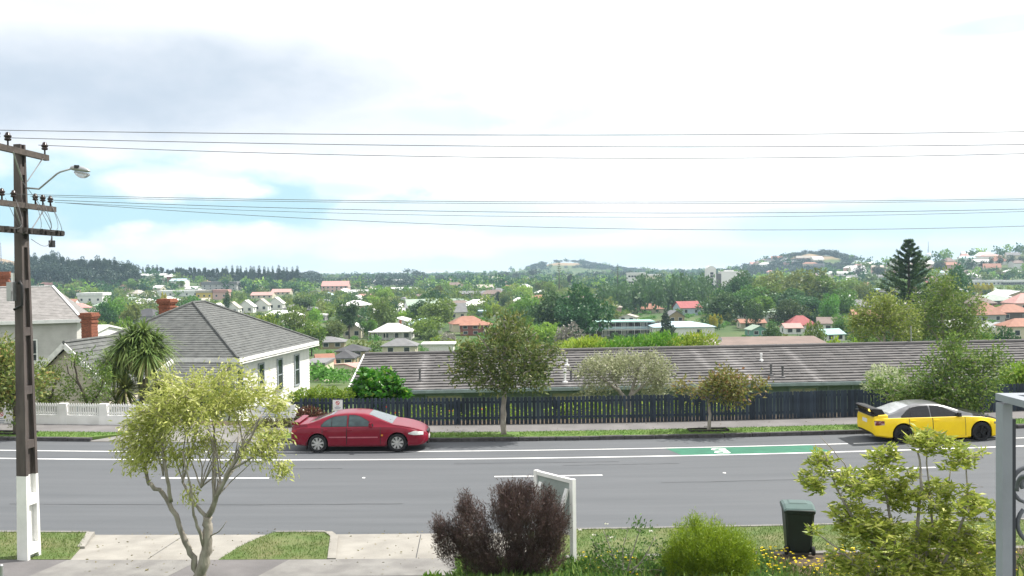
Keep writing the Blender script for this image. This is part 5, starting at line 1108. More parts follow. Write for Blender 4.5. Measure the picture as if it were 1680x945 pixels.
# ------------------------------------------------------------ gardens behind the fences
def garden(px, Y): q = at(px, 660, Y); return Vector((q.x, Y, gz(q.x, Y)))
plant('pale_tree', 'pale silvery-green spreading tree with bare grey limbs behind the navy fence', 'tree', garden(1025, 41), 41,
  [([(1030, 705), (1030, 660), (1015, 640), (985, 620, -.3), (970, 605, -.3)], .14, .03), ([(1030, 665), (1040, 630, .2), (1050, 600, .2)], .11, .03), ([(1030, 655), (1055, 632, -.3), (1085, 620, -.3)], .09, .025), ([(1015, 640), (1000, 612, .3), (998, 596, .3)], .06, .02)],
  [(1000, 600, 42, 20, 0, 1.4), (1055, 598, 46, 22, 0, 1.4), (1030, 590, 36, 14, 0, 1.2), (965, 612, 26, 20, 0, .8), (1085, 620, 28, 22, 0, .9), (980, 640, 30, 14, -.2, .8), (1075, 640, 26, 12, 0, .8), (1040, 620, 40, 18, .5, 1.0)],
  340, 24, .14, .4, LEAF['pale'], M['twig'], 61, spread=.14, up=.5, twig=.014, maxlen=2)
plant('glossy_bush', 'bright green big-leafed bush rising over the navy fence near the red sedan', 'shrub', garden(620, 39.6), 39.6,
  [([(620, 690), (618, 660), (605, 635)], .09, .03), ([(622, 690), (630, 655), (640, 630)], .08, .03), ([(618, 670), (595, 650), (585, 640)], .05, .02)],
  [(618, 620, 34, 18, 0, 1), (600, 638, 28, 18, 0, .8), (645, 632, 26, 20, 0, .8), (622, 645, 46, 14, -.2, .9), (655, 648, 16, 10, 0, .5), (585, 648, 14, 10, 0, .5)], 170, 16, .30, .5, LEAF['glossy'], M['dbark'], 62, spread=.14, droop=.1, whorl=True, twig=.02)
def mound(name, label, cat, base, Y, ells, n, L, wd, lm, seed, group=None, up=.3):
    rng = np.random.default_rng(seed); root = empty(name, base, 0, label, cat, group); B = np.array(base); P = []; D = []; wts = np.array([e[2]*e[3] for e in ells], float); wts /= wts.sum(); tk = MB()
    idx = rng.choice(len(ells), n, p=wts)
    for i, e in enumerate(ells):
        k = int((idx == i).sum()); v = unit(rng.normal(size=(k, 3))); r = rng.random(k)**.33; c = np.array(at(e[0], e[1], Y+e[4]))-B; lump = 1+.18*np.sin(v[:, 0]*5+i)*np.sin(v[:, 2]*6+i*2)
        q = c+v*(r*lump)[:, None]*np.array([px_len(e[2], Y), e[5], px_len(e[3], Y)]); P.append(q); D.append(v*.9+rng.normal(size=(k, 3))*.6+np.array([0, 0, up]))
        tk.tube([Vector((c[0]*.5, c[1]*.5, -.1)), Vector(c*np.array([.9, .9, .6])), Vector(c)], [.06, .04, .02], 5)
    P = np.concatenate(P); D = np.concatenate(D); tk.build('stems', M['dbark'], root, smooth=True)
    link('leaves', leafmesh(name+'_leaves', P, D, L*rng.uniform(.6, 1.3, n), L*wd, lm, rng), root, kind='stuff'); return root
mound('hedge', 'yellow-green clipped hedge along the navy fence beside the white villa', 'hedge', garden(525, 38.6), 38.6, [(500, 650, 16, 12, 0, .5), (522, 648, 16, 14, 0, .5), (545, 648, 18, 13, 0, .5), (565, 650, 16, 12, 0, .5), (485, 652, 12, 10, 0, .5), (530, 660, 50, 12, 0, .5)], 4200, .12, .5, LEAF['lime'], 63)
mound('red_leaf_bush', 'low dark red leafy bush at the foot of the navy fence behind the red sedan', 'shrub', Vector((at(510, 690, 36.75).x, 36.72, dip(8)+.15)), 36.72, [(508, 678, 20, 10, 0, .18), (496, 684, 18, 10, 0, .18), (526, 684, 12, 8, 0, .15)], 900, .13, .35, LEAF['red'], 64)
mound('low_shrub', 'low dull green and brown planting under the white notice board', 'shrub', Vector((at(460, 694, 36.7).x, 36.62, dip(9)+.15)), 36.62, [(452, 694, 20, 9, 0, .2), (476, 693, 14, 8, 0, .2), (430, 694, 18, 8, 0, .2)], 900, .12, .35, LEAF['dry'], 65)
plant('garden_tree', 'leafy green garden tree in front of the shaded gable behind the white picket fence', 'tree', garden(130, 38.4), 38.4,
  [([(148, 690), (142, 660), (128, 625), (122, 600), (125, 580)], .07, .02), ([(146, 670), (165, 640), (170, 620)], .05, .015), ([(130, 632), (112, 612), (108, 590)], .04, .012)],
  [(120, 588, 20, 16, 0, .6), (135, 612, 28, 22, 0, .8), (120, 640, 20, 18, 0, .6), (160, 640, 16, 22, 0, .5), (172, 612, 14, 16, 0, .4), (150, 590, 14, 14, 0, .4), (146, 655, 14, 12, 0, .4)], 80, 18, .14, .45, LEAF['mid'], M['dbark'], 66, spread=.13, twig=.012)
plant('garden_tree', 'dense low garden tree beside the power pole behind the white picket fence', 'tree', garden(75, 38.4), 38.4,
  [([(82, 690), (80, 660), (88, 635), (96, 615)], .09, .03), ([(80, 665), (66, 640), (62, 620)], .06, .02)],
  [(68, 612, 20, 20, 0, .6), (62, 645, 18, 24, 0, .6), (80, 655, 18, 18, 0, .6), (88, 618, 16, 14, 0, .5), (55, 670, 14, 14, 0, .5), (100, 650, 10, 8, 0, .4)], 90, 18, .14, .45, LEAF['mid'], M['dbark'], 67, spread=.13, twig=.012)
mound('garden_bush', 'pale olive bush behind the far end of the white picket fence', 'shrub', garden(-8, 39), 39, [(8, 590, 26, 34, 0, 1.2), (-30, 610, 40, 40, 0, 1.4), (10, 640, 24, 26, 0, 1)], 3200, .16, .4, LEAF['pale'], 68)
mound('garden_bush', 'bushy light green plant between the lean-to verandah and the cabbage tree', 'shrub', garden(330, 41), 41, [(330, 660, 40, 18, 0, .9), (380, 655, 40, 20, 0, .9), (290, 662, 24, 16, 0, .7)], 2600, .16, .4, LEAF['mid'], 69)
mound('fence_creeper', 'bright green creeper low behind the navy fence below the pale tree', 'shrub', garden(720, 38.3), 38.3, [(700, 680, 60, 14, 0, .3), (820, 680, 60, 14, 0, .3), (960, 675, 70, 16, 0, .3), (1090, 672, 60, 16, 0, .3), (1180, 675, 40, 14, 0, .3)], 4200, .13, .5, LEAF['lime'], 70)
o = flowers('orange_blooms', '', [at(x, y, 37.25) for x, y in ((632, 668), (650, 678), (720, 680), (748, 682), (790, 672), (668, 664), (740, 675))], .10, leafmat('orange_petal', (.6, .06, .02), (.7, .15, .03)), 9); tag(o, 'orange-red blooms showing between the navy fence palings', 'flowers', kind='stuff')
mound('garden_bush', 'lush green fern-like bush at the far end of the navy fence', 'shrub', garden(1665, 38.6), 38.6, [(1668, 615, 24, 18, 0, .8), (1660, 635, 24, 14, 0, .8), (1700, 620, 30, 30, 0, 1), (1640, 645, 24, 10, 0, .7)], 2200, .26, .3, LEAF['lime'], 71)
mound('garden_bush', 'grey-green shrub beside the bungalow wall behind the yellow sports sedan', 'shrub', garden(1450, 40), 40, [(1455, 620, 30, 20, 0, 1), (1440, 640, 24, 14, 0, .9), (1490, 640, 30, 14, 0, .9)], 2400, .16, .4, LEAF['pale'], 72)
def cabbage_tree():
    Y = 41.2; b = garden(232, Y); root = empty('cabbage_tree', b, 0, 'cabbage tree with spiky sword-leaf heads on a forked pale trunk beside the villa', 'tree'); rng = np.random.default_rng(12); mb = MB()
    for pts, r0, r1 in (([(236, 700), (237, 668), (234, 640), (228, 610), (224, 578)], .20, .12), ([(235, 640), (246, 610), (250, 585)], .13, .10), ([(228, 615), (212, 600), (206, 588)], .11, .09)):
        P = [p-b for p in pp(pts, Y)]; mb.tube(P, [r0+(r1-r0)*i/(len(P)-1) for i in range(len(P))], 9)
    mb.build('trunk', M['bark'], root, smooth=True); P = []; D = []; L = []
    for hx, hy, dy, n, l in ((220, 558, 0, 330, 1.3), (254, 566, .3, 300, 1.3), (202, 570, -.3, 240, 1.1), (236, 548, .2, 240, 1.2), (190, 604, -.5, 170, 1.0), (178, 592, .4, 150, .95), (242, 580, -.5, 220, 1.15)):
        c = np.array(at(hx, hy, Y+dy)-b); v = unit(rng.normal(size=(n, 3))+np.array([0, 0, .25])); P.append(c+v*.08); D.append(v-np.array([0, 0, .12])); L.append(l*rng.uniform(.75, 1.15, n))
    P = np.concatenate(P); D = unit(np.concatenate(D)); L = np.concatenate(L); A = unit(np.cross(D, np.array([0, 0, 1.])+rng.normal(size=D.shape)*.1)); w = .036; n = len(P); V = []; g = np.array([0, 0, -1.])
    for t, k in ((0, .6), (.35, 1), (.7, .8), (1.0, .1)):
        q = P+D*(L*t)[:, None]+g*(L*.42*t*t)[:, None]; V += [q-A*w*k, q+A*w*k]
    V = np.stack(V, 1).reshape(-1, 3); Q = np.concatenate([np.arange(n)[:, None]*8+np.array([2*i, 2*i+2, 2*i+3, 2*i+1]) for i in range(3)]); low = np.repeat((D[:, 2] < -.25)*.5+rng.random(n)*.5, 8)
    link('leaves', quadmesh('sword_leaves', V, Q, LEAF['sword'], low), root, kind='stuff')
cabbage_tree()
def fronds(name, label, base, Y, heads, seed, m):
    root = empty(name, base, 0, label, 'shrub'); rng = np.random.default_rng(seed); P = []; D = []; L = []; B = np.array(base)
    st = MB()
    for hx, hy, n, l in heads:
        c = np.array(at(hx, hy, Y))-B; v = unit(rng.normal(size=(n, 3))+np.array([0, 0, .5])); P.append(c+v*.05); D.append(v); L.append(l*rng.uniform(.7, 1.2, n)); st.tube([Vector((c[0], c[1], -.05)), Vector(c)], .07, 6)
    st.build('stems', M['dbark'], root); P = np.concatenate(P); D = np.concatenate(D); L = np.concatenate(L); A = unit(np.cross(D, np.array([0, 0, 1.])+rng.normal(size=D.shape)*.1)); n = len(P); V = []; w = .045
    for t, k in ((0, .5), (.4, 1), (.75, .8), (1.0, .1)):
        q = P+D*(L*t)[:, None]-np.array([0, 0, 1.])*(L*.35*t*t)[:, None]; V += [q-A*w*k, q+A*w*k]
    V = np.stack(V, 1).reshape(-1, 3); Q = np.concatenate([np.arange(n)[:, None]*8+np.array([2*i, 2*i+2, 2*i+3, 2*i+1]) for i in range(3)])
    link('leaves', quadmesh(name+'_fronds', V, Q, m, np.repeat(rng.random(n), 8)), root, kind='stuff')
fronds('flax_bush', 'low flax-like bush of arching fronds at the foot of the cabbage tree', garden(215, 40.2), 40.2, [(205, 640, 120, 1.1), (262, 645, 120, 1.1), (275, 638, 80, .9), (190, 660, 80, .9)], 13, LEAF['sword'])
# ------------------------------------------------------------ the suburb on the plain
def crown_mesh(name, m, seed, n=2000, kind='round', leaf=.115):
    """unit crown: radius about 1, from z=0 to about 1.7; leaves on the shells of many uneven lobes, sky showing between them"""
    rng = np.random.default_rng(seed); k = {'round': 15, 'loose': 22, 'tall': 16, 'umbrella': 12, 'pine': 16, 'low': 14}[kind]; C = []; Rr = []
    for i in range(k):
        v = unit(rng.normal(size=3))*rng.random()**.45; r = rng.uniform(.26, .46)
        if kind == 'loose': r = rng.uniform(.16, .32)
        if kind == 'tall': c = np.array([v[0]*.5, v[1]*.5, .95+v[2]*.85]); r *= .85
        elif kind == 'umbrella': c = np.array([v[0]*.8, v[1]*.8, 1.35-.45*(v[0]**2+v[1]**2)+v[2]*.12]); r *= .72
        elif kind == 'pine': z = rng.random(); c = np.array([v[0]*.62*(1.1-z), v[1]*.62*(1.1-z), .25+1.45*z]); r = r*(1.15-z)*.85
        elif kind == 'low': c = np.array([v[0]*.75, v[1]*.75, .45+abs(v[2])*.5]); r *= .85
        else: c = np.array([v[0]*.72, v[1]*.72, .85+v[2]*.62])
        C.append(c); Rr.append(r)
    C = np.array(C); Rr = np.array(Rr); w = Rr**2/np.sum(Rr**2); idx = rng.choice(k, n, p=w); v = unit(rng.normal(size=(n, 3))+np.array([0, 0, .15])); rr = Rr[idx]*rng.uniform(.72, 1.08, n)
    P = C[idx]+v*rr[:, None]*np.array([1, 1, .85]); D = rng.normal(size=(n, 3))*.8+v*.35+np.array([0, 0, -.1]); lob = rng.random(k)*.45
    me = leafmesh(name, P, D, leaf*rng.uniform(.6, 1.4, n), leaf*.75, m, rng, rnd=np.clip(lob[idx]+rng.random(n)*.55, 0, 1)); return me
KINDS = {}
for nm, m, kinds in (('dark', 't_dark', ('round', 'round', 'loose')), ('green', 't_mid', ('round', 'loose', 'round')), ('olive', 't_olive', ('round', 'loose')), ('lime', 't_lime', ('loose', 'low')), ('yellow', 't_yellow', ('low',)), ('grey', 't_grey', ('loose',)), ('conifer', 't_pine', ('pine', 'tall')), ('ridge', 't_pine', ('umbrella', 'tall', 'round'))):
    KINDS[nm] = [crown_mesh('crown', LEAF[m], 100+i+7*len(nm), 2300 if nm not in ('grey', 'ridge') else 1500, kd) for i, kd in enumerate(kinds)]
tm_ = MB(); tm_.tube([(0, 0, -.08), (.02, .01, .4), (-.02, 0, 1.0)], [.1, .075, .03], 7)
for q in ((.35, .1), (-.3, .2), (.05, -.35)): tm_.tube([(0, 0, .45), (q[0]*.5, q[1]*.5, .75), (q[0], q[1], 1.05)], [.05, .035, .012], 5)
TRUNK = tm_.mesh('trunk', M['dbark'], smooth=True); LANDMARK_BOX = []; TREES = []; HOUSES = []
RT = random.Random(77)
USED = {}
def tree(kind, x, y, z, rx, h, label=None, group=None, var=None, trunk=.22, name='tree'):
    USED[label] = 1; root = empty(name, (x, y, z), RT.uniform(0, 6.28), label, 'tree', group); ms = KINDS[kind]; me = ms[var % len(ms)] if var is not None else RT.choice(ms)
    top = 1.75; t = h*trunk; o = link('trunk', TRUNK, root); s = max(t*1.4, h*.5); o.scale = (max(rx*.55, .8), max(rx*.55, .8), s)
    c = link('crown', me, root); c.scale = (rx*1.02, rx*1.02, (h-t*.6)/top); c.location = (0, 0, t*.6); TREES.append((root, kind, rx, h)); return root
def tree_px(kind, px, top, Y, wpx, label=None, group=None, var=None, trunk=.2):
    p = at(px, top, Y); z = gz(p.x, Y); h = p.z-z; rx = wpx*Y/FPX/2
    HOUSES.append((p.x, Y, rx*.6)); return tree(kind, p.x, Y, z, rx, max(h, 2.5), label, group, var, trunk)
ROOF = {k: mat('roof_'+k, c, d, scale=.7, rough=.8, bump=.2, bscale=9) for k, c, d in (('white', (.70, .70, .69), (.60, .60, .60)), ('grey', (.19, .19, .195), (.15, .15, .155)), ('dark', (.075, .075, .08), (.055, .055, .06)), ('brown', (.20, .15, .13), (.15, .115, .10)), ('orange', (.33, .165, .115), (.27, .13, .09)), ('red', (.34, .10, .10), (.28, .08, .08)), ('pink', (.48, .27, .24), (.42, .23, .21)), ('green', (.30, .37, .30), (.25, .32, .26)), ('teal', (.30, .45, .43), (.26, .40, .38)), ('blue', (.42, .54, .60), (.36, .48, .54)), ('tan', (.40, .37, .31), (.33, .30, .26)))}
WALL = {k: mat('wall_'+k, c, rough=.75) for k, c in (('white', (.76, .76, .74)), ('cream', (.62, .57, .44)), ('tan', (.36, .29, .18)), ('yellow', (.62, .46, .09)), ('brick', (.26, .09, .065)), ('grey', (.42, .42, .42)), ('blue', (.45, .54, .64)), ('green', (.13, .30, .24)), ('brown', (.13, .095, .08)), ('pink', (.60, .40, .36)), ('darkgrey', (.12, .12, .125)))}
FRAME = mat('house_window_frame', (.72, .72, .70)); 
def house(x, y, z, w, d, he, hr, rz, roof, wall, kind='hip', label=None, cat='house', group=None, nwin=3, name='house', storeys=1, chim=False, ov=.45, winw=1.3, frames=True):
    USED[label] = 1; root = empty(name, (x, y, z), rz, label, cat, group); P = lambda a, b, c: Vector((a, b, c)); mb = MB(); base = -1.2
    mb.box((0, 0, (he+base)/2-.02), (w, d, he-base-.04))
    if kind == 'gable':
        for s in (-1, 1): mb.prism([P(s*w/2, -d/2, he-.06), P(s*w/2, d/2, he-.06), P(s*w/2, 0, hr-.2)], (-s*.15, 0, 0))
    if kind == 'front':
        for s in (-1, 1): mb.prism([P(-w/2, s*d/2, he-.06), P(w/2, s*d/2, he-.06), P(0, s*d/2, hr-.2)], (0, -s*.15, 0))
    mb.build('wall', WALL[wall], root); a, b = w/2+ov, d/2+ov; rm = MB(); e = he-.1; t = .16
    if kind == 'hip':
        k = min(a, b)*.98; r0, r1 = (P(-(a-k), 0, hr), P(a-k, 0, hr)) if a >= b else (P(0, -(b-k), hr), P(0, b-k, hr))
        c = [P(-a, -b, e), P(a, -b, e), P(a, b, e), P(-a, b, e)]; c2 = [v-P(0, 0, t) for v in c]
        f = [(0, 1, 5, 4), (1, 2, 5), (2, 3, 4, 5), (3, 0, 4)] if a >= b else [(0, 1, 4), (1, 2, 5, 4), (2, 3, 5), (3, 0, 4, 5)]
        rm.add(c+[r0, r1]+c2, f+[(6, 7, 1, 0), (7, 8, 2, 1), (8, 9, 3, 2), (9, 6, 0, 3), (9, 8, 7, 6)])
    elif kind in ('gable', 'front'):
        q = (lambda u, v, zz: P(u, v, zz)) if kind == 'gable' else (lambda u, v, zz: P(v, u, zz)); A_, B_ = (a, b) if kind == 'gable' else (b, a)
        for s in (-1, 1):
            u = [q(-A_, s*B_, e), q(A_, s*B_, e), q(A_, 0, hr), q(-A_, 0, hr)]; dn = P(0, 0, t); rm.add(u+[v-dn for v in u], [(0, 1, 2, 3), (7, 6, 5, 4), (0, 4, 5, 1), (1, 5, 6, 2), (3, 7, 4, 0)])
    else:
        rm.box((0, 0, (he+hr)/2), (2*a, 2*b, max(.25, hr-he)))
    rf = rm.build('roof', ROOF[roof], root)
    if chim: mb = MB(); mb.box((w*.18, d*.1, hr+.1), (.7, .7, 1.5)); mb.build('chimney', M['brick'], rf)
    if nwin:
        for fl in range(storeys):
            zc = (he/storeys)*(fl+.55)
            for k in range(nwin):
                xx = -w/2+w*(k+.5)/nwin+RT.uniform(-.1, .1); ww = min(winw, w/nwin*.7); hh = min(1.35, he/storeys*.5)
                f = MB(); f.box((xx, -d/2-.02, zc), (ww+.2, .08, hh+.2)); fo = f.build('window', FRAME if wall != 'white' else WALL['grey'], root); g = MB(); g.box((xx, -d/2-.06, zc), (ww, .03, hh)); g.build('pane', M['glass'], fo)
        for s in (-1, 1):
            for k in range(max(1, nwin-1)):
                yy = -d/2+d*(k+.5)/max(1, nwin-1); f = MB(); f.box((s*(w/2+.02), yy, he*.55 if storeys == 1 else he*.75), (.08, 1.2, 1.3)); fo = f.build('window', FRAME if wall != 'white' else WALL['grey'], root); g = MB(); g.box((s*(w/2+.06), yy, he*.55 if storeys == 1 else he*.75), (.03, 1.0, 1.1)); g.build('pane', M['glass'], fo)
    HOUSES.append((x, y, max(w, d)/2)); return root
def house_px(p0, p1, base, eave, ridge, roof, wall, label, kind='hip', rz=0., d=None, Y=None, land=True, cat='house', name='house', **kw):
    pc = (p0+p1)/2; g = onground(pc, base) if Y is None else Vector((at(pc, base, Y).x, Y, gz(at(pc, base, Y).x, Y))); w = abs(at(p1, base, g.y).x-at(p0, base, g.y).x); d = d or max(6.0, min(14, w*.75))
    ww = max(2.5, (w-d*abs(math.sin(rz))*.8)) ; yc = g.y+d/2
    he = at(pc, eave, g.y-.3).z-g.z; hr = at(pc, ridge, yc).z-g.z
    he = max(2.0, he); hr = max(he+.25, hr)
    if land: LANDMARK_BOX.append((p0-2, p1+2, ridge-2, base, g.y))
    return house(at(pc, base, yc).x, yc, g.z, ww, d, he, hr, rz, roof, wall, kind, label, cat=cat, name=name, ov=kw.pop('ov', min(.5, ww*.06)), **kw)
H = house_px; wc = None
o = H(612, 678, 558, 544.5, 530, 'white', 'white', 'white cottage with a white hipped roof and a full-width verandah', nwin=4, chim=True, storeys=1)
def verandah(o, w, d, h):   # a flat canopy on thin posts along the front
    mb = MB(); mb.box((0, -d/2-1.2, h), (w+.6, 2.3, .14)); mb.build('verandah', ROOF['white'], o)
    for k in range(6): mb = MB(); mb.box((-w/2+w*k/5, -d/2-2.2, h/2-.3), (.14, .14, h+.45)); mb.build('verandah_post', WALL['white'], o)
verandah(o, 13, 10, 2.75)
H(566, 595, 556, 540, 528, 'white', 'cream', 'small cream house with a white roof beside the white verandah cottage', 'front', nwin=2)
H(506, 568, 573, 563, 552, 'grey', 'tan', 'low grey-roofed house with pale walls just past the white villa', rz=.1, nwin=3)
H(556, 604, 607, 575, 564.5, 'dark', 'tan', 'rear block of the ochre house with a dark hipped roof', nwin=2, storeys=2, Y=196)
H(549, 585, 618, 587, 574, 'dark', 'tan', 'two-storey ochre house with a dark hipped roof below the villa', nwin=2, storeys=2, Y=180)
H(510, 556, 628, 607, 580, 'orange', 'cream', 'orange-tiled gabled house close beside the white villa', 'gable', rz=.35, nwin=2, Y=150)
H(560, 600, 640, 620, 604, 'pink', 'cream', 'pink-tiled roof low down beside the bright green bush', 'gable', rz=.7, nwin=0, Y=120)
H(512, 536, 640, 622, 614, 'grey', 'cream', 'little cream outhouse beside the orange-tiled house', 'flat', nwin=0, Y=110, d=6)
H(630, 684, 584, 567, 555, 'grey', 'cream', 'grey-roofed square house above the ridge of the long bungalow', nwin=2)
H(695, 745, 579, 566, 562, 'white', 'white', 'long thin white carport roof above the bungalow ridge', 'flat', nwin=0)
H(756, 806, 551, 533, 525, 'orange', 'brick', 'red-roofed two-storey brick house left of the green street tree crown', nwin=3, storeys=2)
H(731, 766, 526, 512, 497, 'grey', 'cream', 'brown-grey gabled house with a pale lower front', 'gable', rz=.3, nwin=2)
H(786, 822, 520, 513.5, 509, 'blue', 'white', 'long pale blue roof among trees near the dark tree pair', 'flat', nwin=3)
H(515, 536, 528, 518, 515, 'white', 'grey', 'small flat white building with a wide dark window', 'flat', nwin=3)
H(530, 573, 480, 469, 461, 'pink', 'pink', 'large pinkish brick building on the far side of the suburb', 'gable', nwin=6, storeys=2, winw=1.6, cat='building', name='apartment_building')
H(614, 668, 468, 462.5, 458.5, 'white', 'cream', 'long white-roofed hall near the far treeline', 'gable', nwin=6, cat='building', name='hall')
H(415, 450, 490, 484, 479, 'pink', 'cream', 'left of two long pink roofs end to end', 'gable', nwin=4)
H(448, 478, 484, 479, 474, 'pink', 'cream', 'right of two long pink roofs end to end', 'gable', nwin=4)
for k, (a, c) in enumerate(((345, 372), (370, 394), (393, 418), (418, 442), (442, 466))):
    H(a, c, 519-k*2.5, 508-k*2.5, 497-k*2.5, 'white' if k % 2 == 0 else 'tan', 'white', ('first white gabled shed behind the villa roof in a row of five', 'second of five white gabled sheds, with a buff roof', 'middle one of five white gabled sheds in a row', 'fourth of five white gabled sheds, with a buff roof', 'last of five white gabled sheds, farthest along the row')[k], 'front', nwin=2, cat='shed', name='shed')
H(325, 352, 492, 480, 476, 'tan', 'yellow', 'bright yellow warehouse with a flat roof behind the villa', 'flat', nwin=3, cat='building', name='warehouse')
H(352, 376, 492, 480, 475, 'pink', 'pink', 'pink-fronted warehouse joined to the bright yellow one', 'flat', nwin=2, cat='building', name='warehouse')
H(264, 332, 487, 480, 476, 'white', 'white', 'long white flat-roofed warehouse behind the villa chimney', 'flat', nwin=5, cat='building', name='warehouse')
H(335, 392, 476, 467, 462, 'grey', 'grey', 'grey and white industrial block behind the yellow warehouse', 'flat', nwin=6, storeys=2, cat='building', name='industrial_block')
H(134, 175, 500, 485, 480, 'white', 'white', 'white flat-fronted building between the two left chimneys', 'flat', nwin=3, cat='building', name='warehouse')
H(160, 182, 520, 510, 505, 'white', 'white', 'small white roof just right of the lower brick chimney', 'gable', nwin=1)
H(135, 172, 560, 545, 533, 'white', 'white', 'white lean-to roof behind the lower brick chimney', 'gable', nwin=1, Y=75)
# the motel: two galleries under a pale teal roof, and its white end block
def motel():
    g = onground(1018, 553); Y = g.y; x0, x1 = at(958, 553, Y).x, at(1072, 553, Y).x; w = x1-x0; zt = at(1015, 529, Y).z-g.z; d = 9.0
    root = empty('motel', ((x0+x1)/2, Y+d/2, g.z), 0, 'two-storey motel with dark galleries under a pale teal roof', 'building'); LANDMARK_BOX.append((955, 1170, 522, 553, Y)); HOUSES.append(((x0+x1)/2, Y+d/2, w/2))
    mb = MB(); mb.box((0, .8, zt/2-.6), (w, d-1.6, zt+.9)); mb.build('wall', WALL['grey'], root)
    mb = MB(); mb.box((0, -.2, zt+.15), (w+1, d+1.4, .3)); mb.build('roof', ROOF['teal'], root)
    mb = MB(); mb.box((0, -d/2+.1, zt*.5-.1), (w, 1.9, .22)); mb.build('gallery_floor', WALL['white'], root)
    mb = MB(); mb.box((0, -d/2-.8, zt*.5+.55), (w, .06, .75)); mb.build('balustrade', ROOF['blue'], root)
    for k in range(11):
        x = -w/2+w*(k+.5)/11
        for zz in (zt*.24, zt*.74): f = MB(); f.box((x, -d/2+1.56, zz), (1.1, .1, 2.0)); f.build('door', WALL['brown'] if k % 3 else WALL['white'], root); g2 = MB(); g2.box((x+1.2, -d/2+1.56, zz+.2), (1.0, .08, 1.2)); g2.build('window', M['glass'], root)
        f = MB(); f.box((x-1.1, -d/2-.8, zt/2), (.12, .12, zt)); f.build('gallery_post', WALL['white'], root)
motel()
H(1068, 1166, 556, 536, 527, 'blue', 'white', 'white block with a low pale roof at the end of the motel', 'hip', nwin=2, d=12, cat='building', name='motel_block')
# far white office tower and its wing
def tower():
    Y = 640; p0, p1 = at(1159.5, 470, Y).x, at(1175, 470, Y).x; z = gz(p0, Y); h = at(1167, 443, Y).z-z; w = p1-p0
    root = empty('office_tower', ((p0+p1)/2, Y+3, z), 0, 'slim white office tower with an arched top and a dark window strip', 'tower'); mb = MB(); mb.box((0, 0, h/2-1), (w, 6, h+2)); vs = [(w/2*math.cos(t), -3, h+w*.45*math.sin(t)) for t in np.linspace(0, PI, 13)]; mb.prism(vs, (0, 6, 0)); mb.build('wall', WALL['white'], root)
    for k in range(7): mb = MB(); mb.box((w*.05, -3.03, h*.12+h*.8*k/7+1), (w*.34, .08, h*.8/7-.35)); mb.build('window', M['glass'], root)
    LANDMARK_BOX.append((1158, 1225, 438, 474, Y))
    a, b = at(1184, 470, Y+12).x, at(1223, 470, Y+12).x; hh = at(1200, 446, Y+12).z-z; r2 = empty('office_block', ((a+b)/2, Y+18, z), 0, 'broad white office block right behind the slim arched tower', 'building'); mb = MB(); mb.box((0, 0, hh/2-1), (b-a, 10, hh+2)); mb.box((-2, 0, hh+.6), (6, 5, 1.2)); mb.build('wall', WALL['white'], r2); mb = MB(); mb.box((0, 0, hh+.06), (b-a+.4, 10.4, .3)); mb.build('roof', ROOF['white'], r2)
    mb = MB(); mb.box((-(b-a)/2-2.2, -3.5, hh/2-.5), (4.2, 3, hh-1.5)); mb.build('gap_shade', WALL['darkgrey'], r2)  # solid dark box paints in the shade of the gap beside the tower
    for f in range(3, 5):
        for k in range(4): mb = MB(); mb.box((-(b-a)/2+(b-a)*(k+.5)/6, -5.03, hh-1.6-f*3), (1.7, .08, 1.4)); mb.build('window', M['glass'], r2)
tower()
H(1029, 1058, 466, 449, 447.5, 'white', 'white', 'white flat-roofed office block beyond the dark wood', 'flat', nwin=6, storeys=3, Y=760, cat='building', name='office_block', winw=2)
H(1058, 1082, 466, 452, 450, 'white', 'cream', 'low wing beside the white flat-roofed office block', 'flat', nwin=4, Y=775, cat='building', name='office_block')
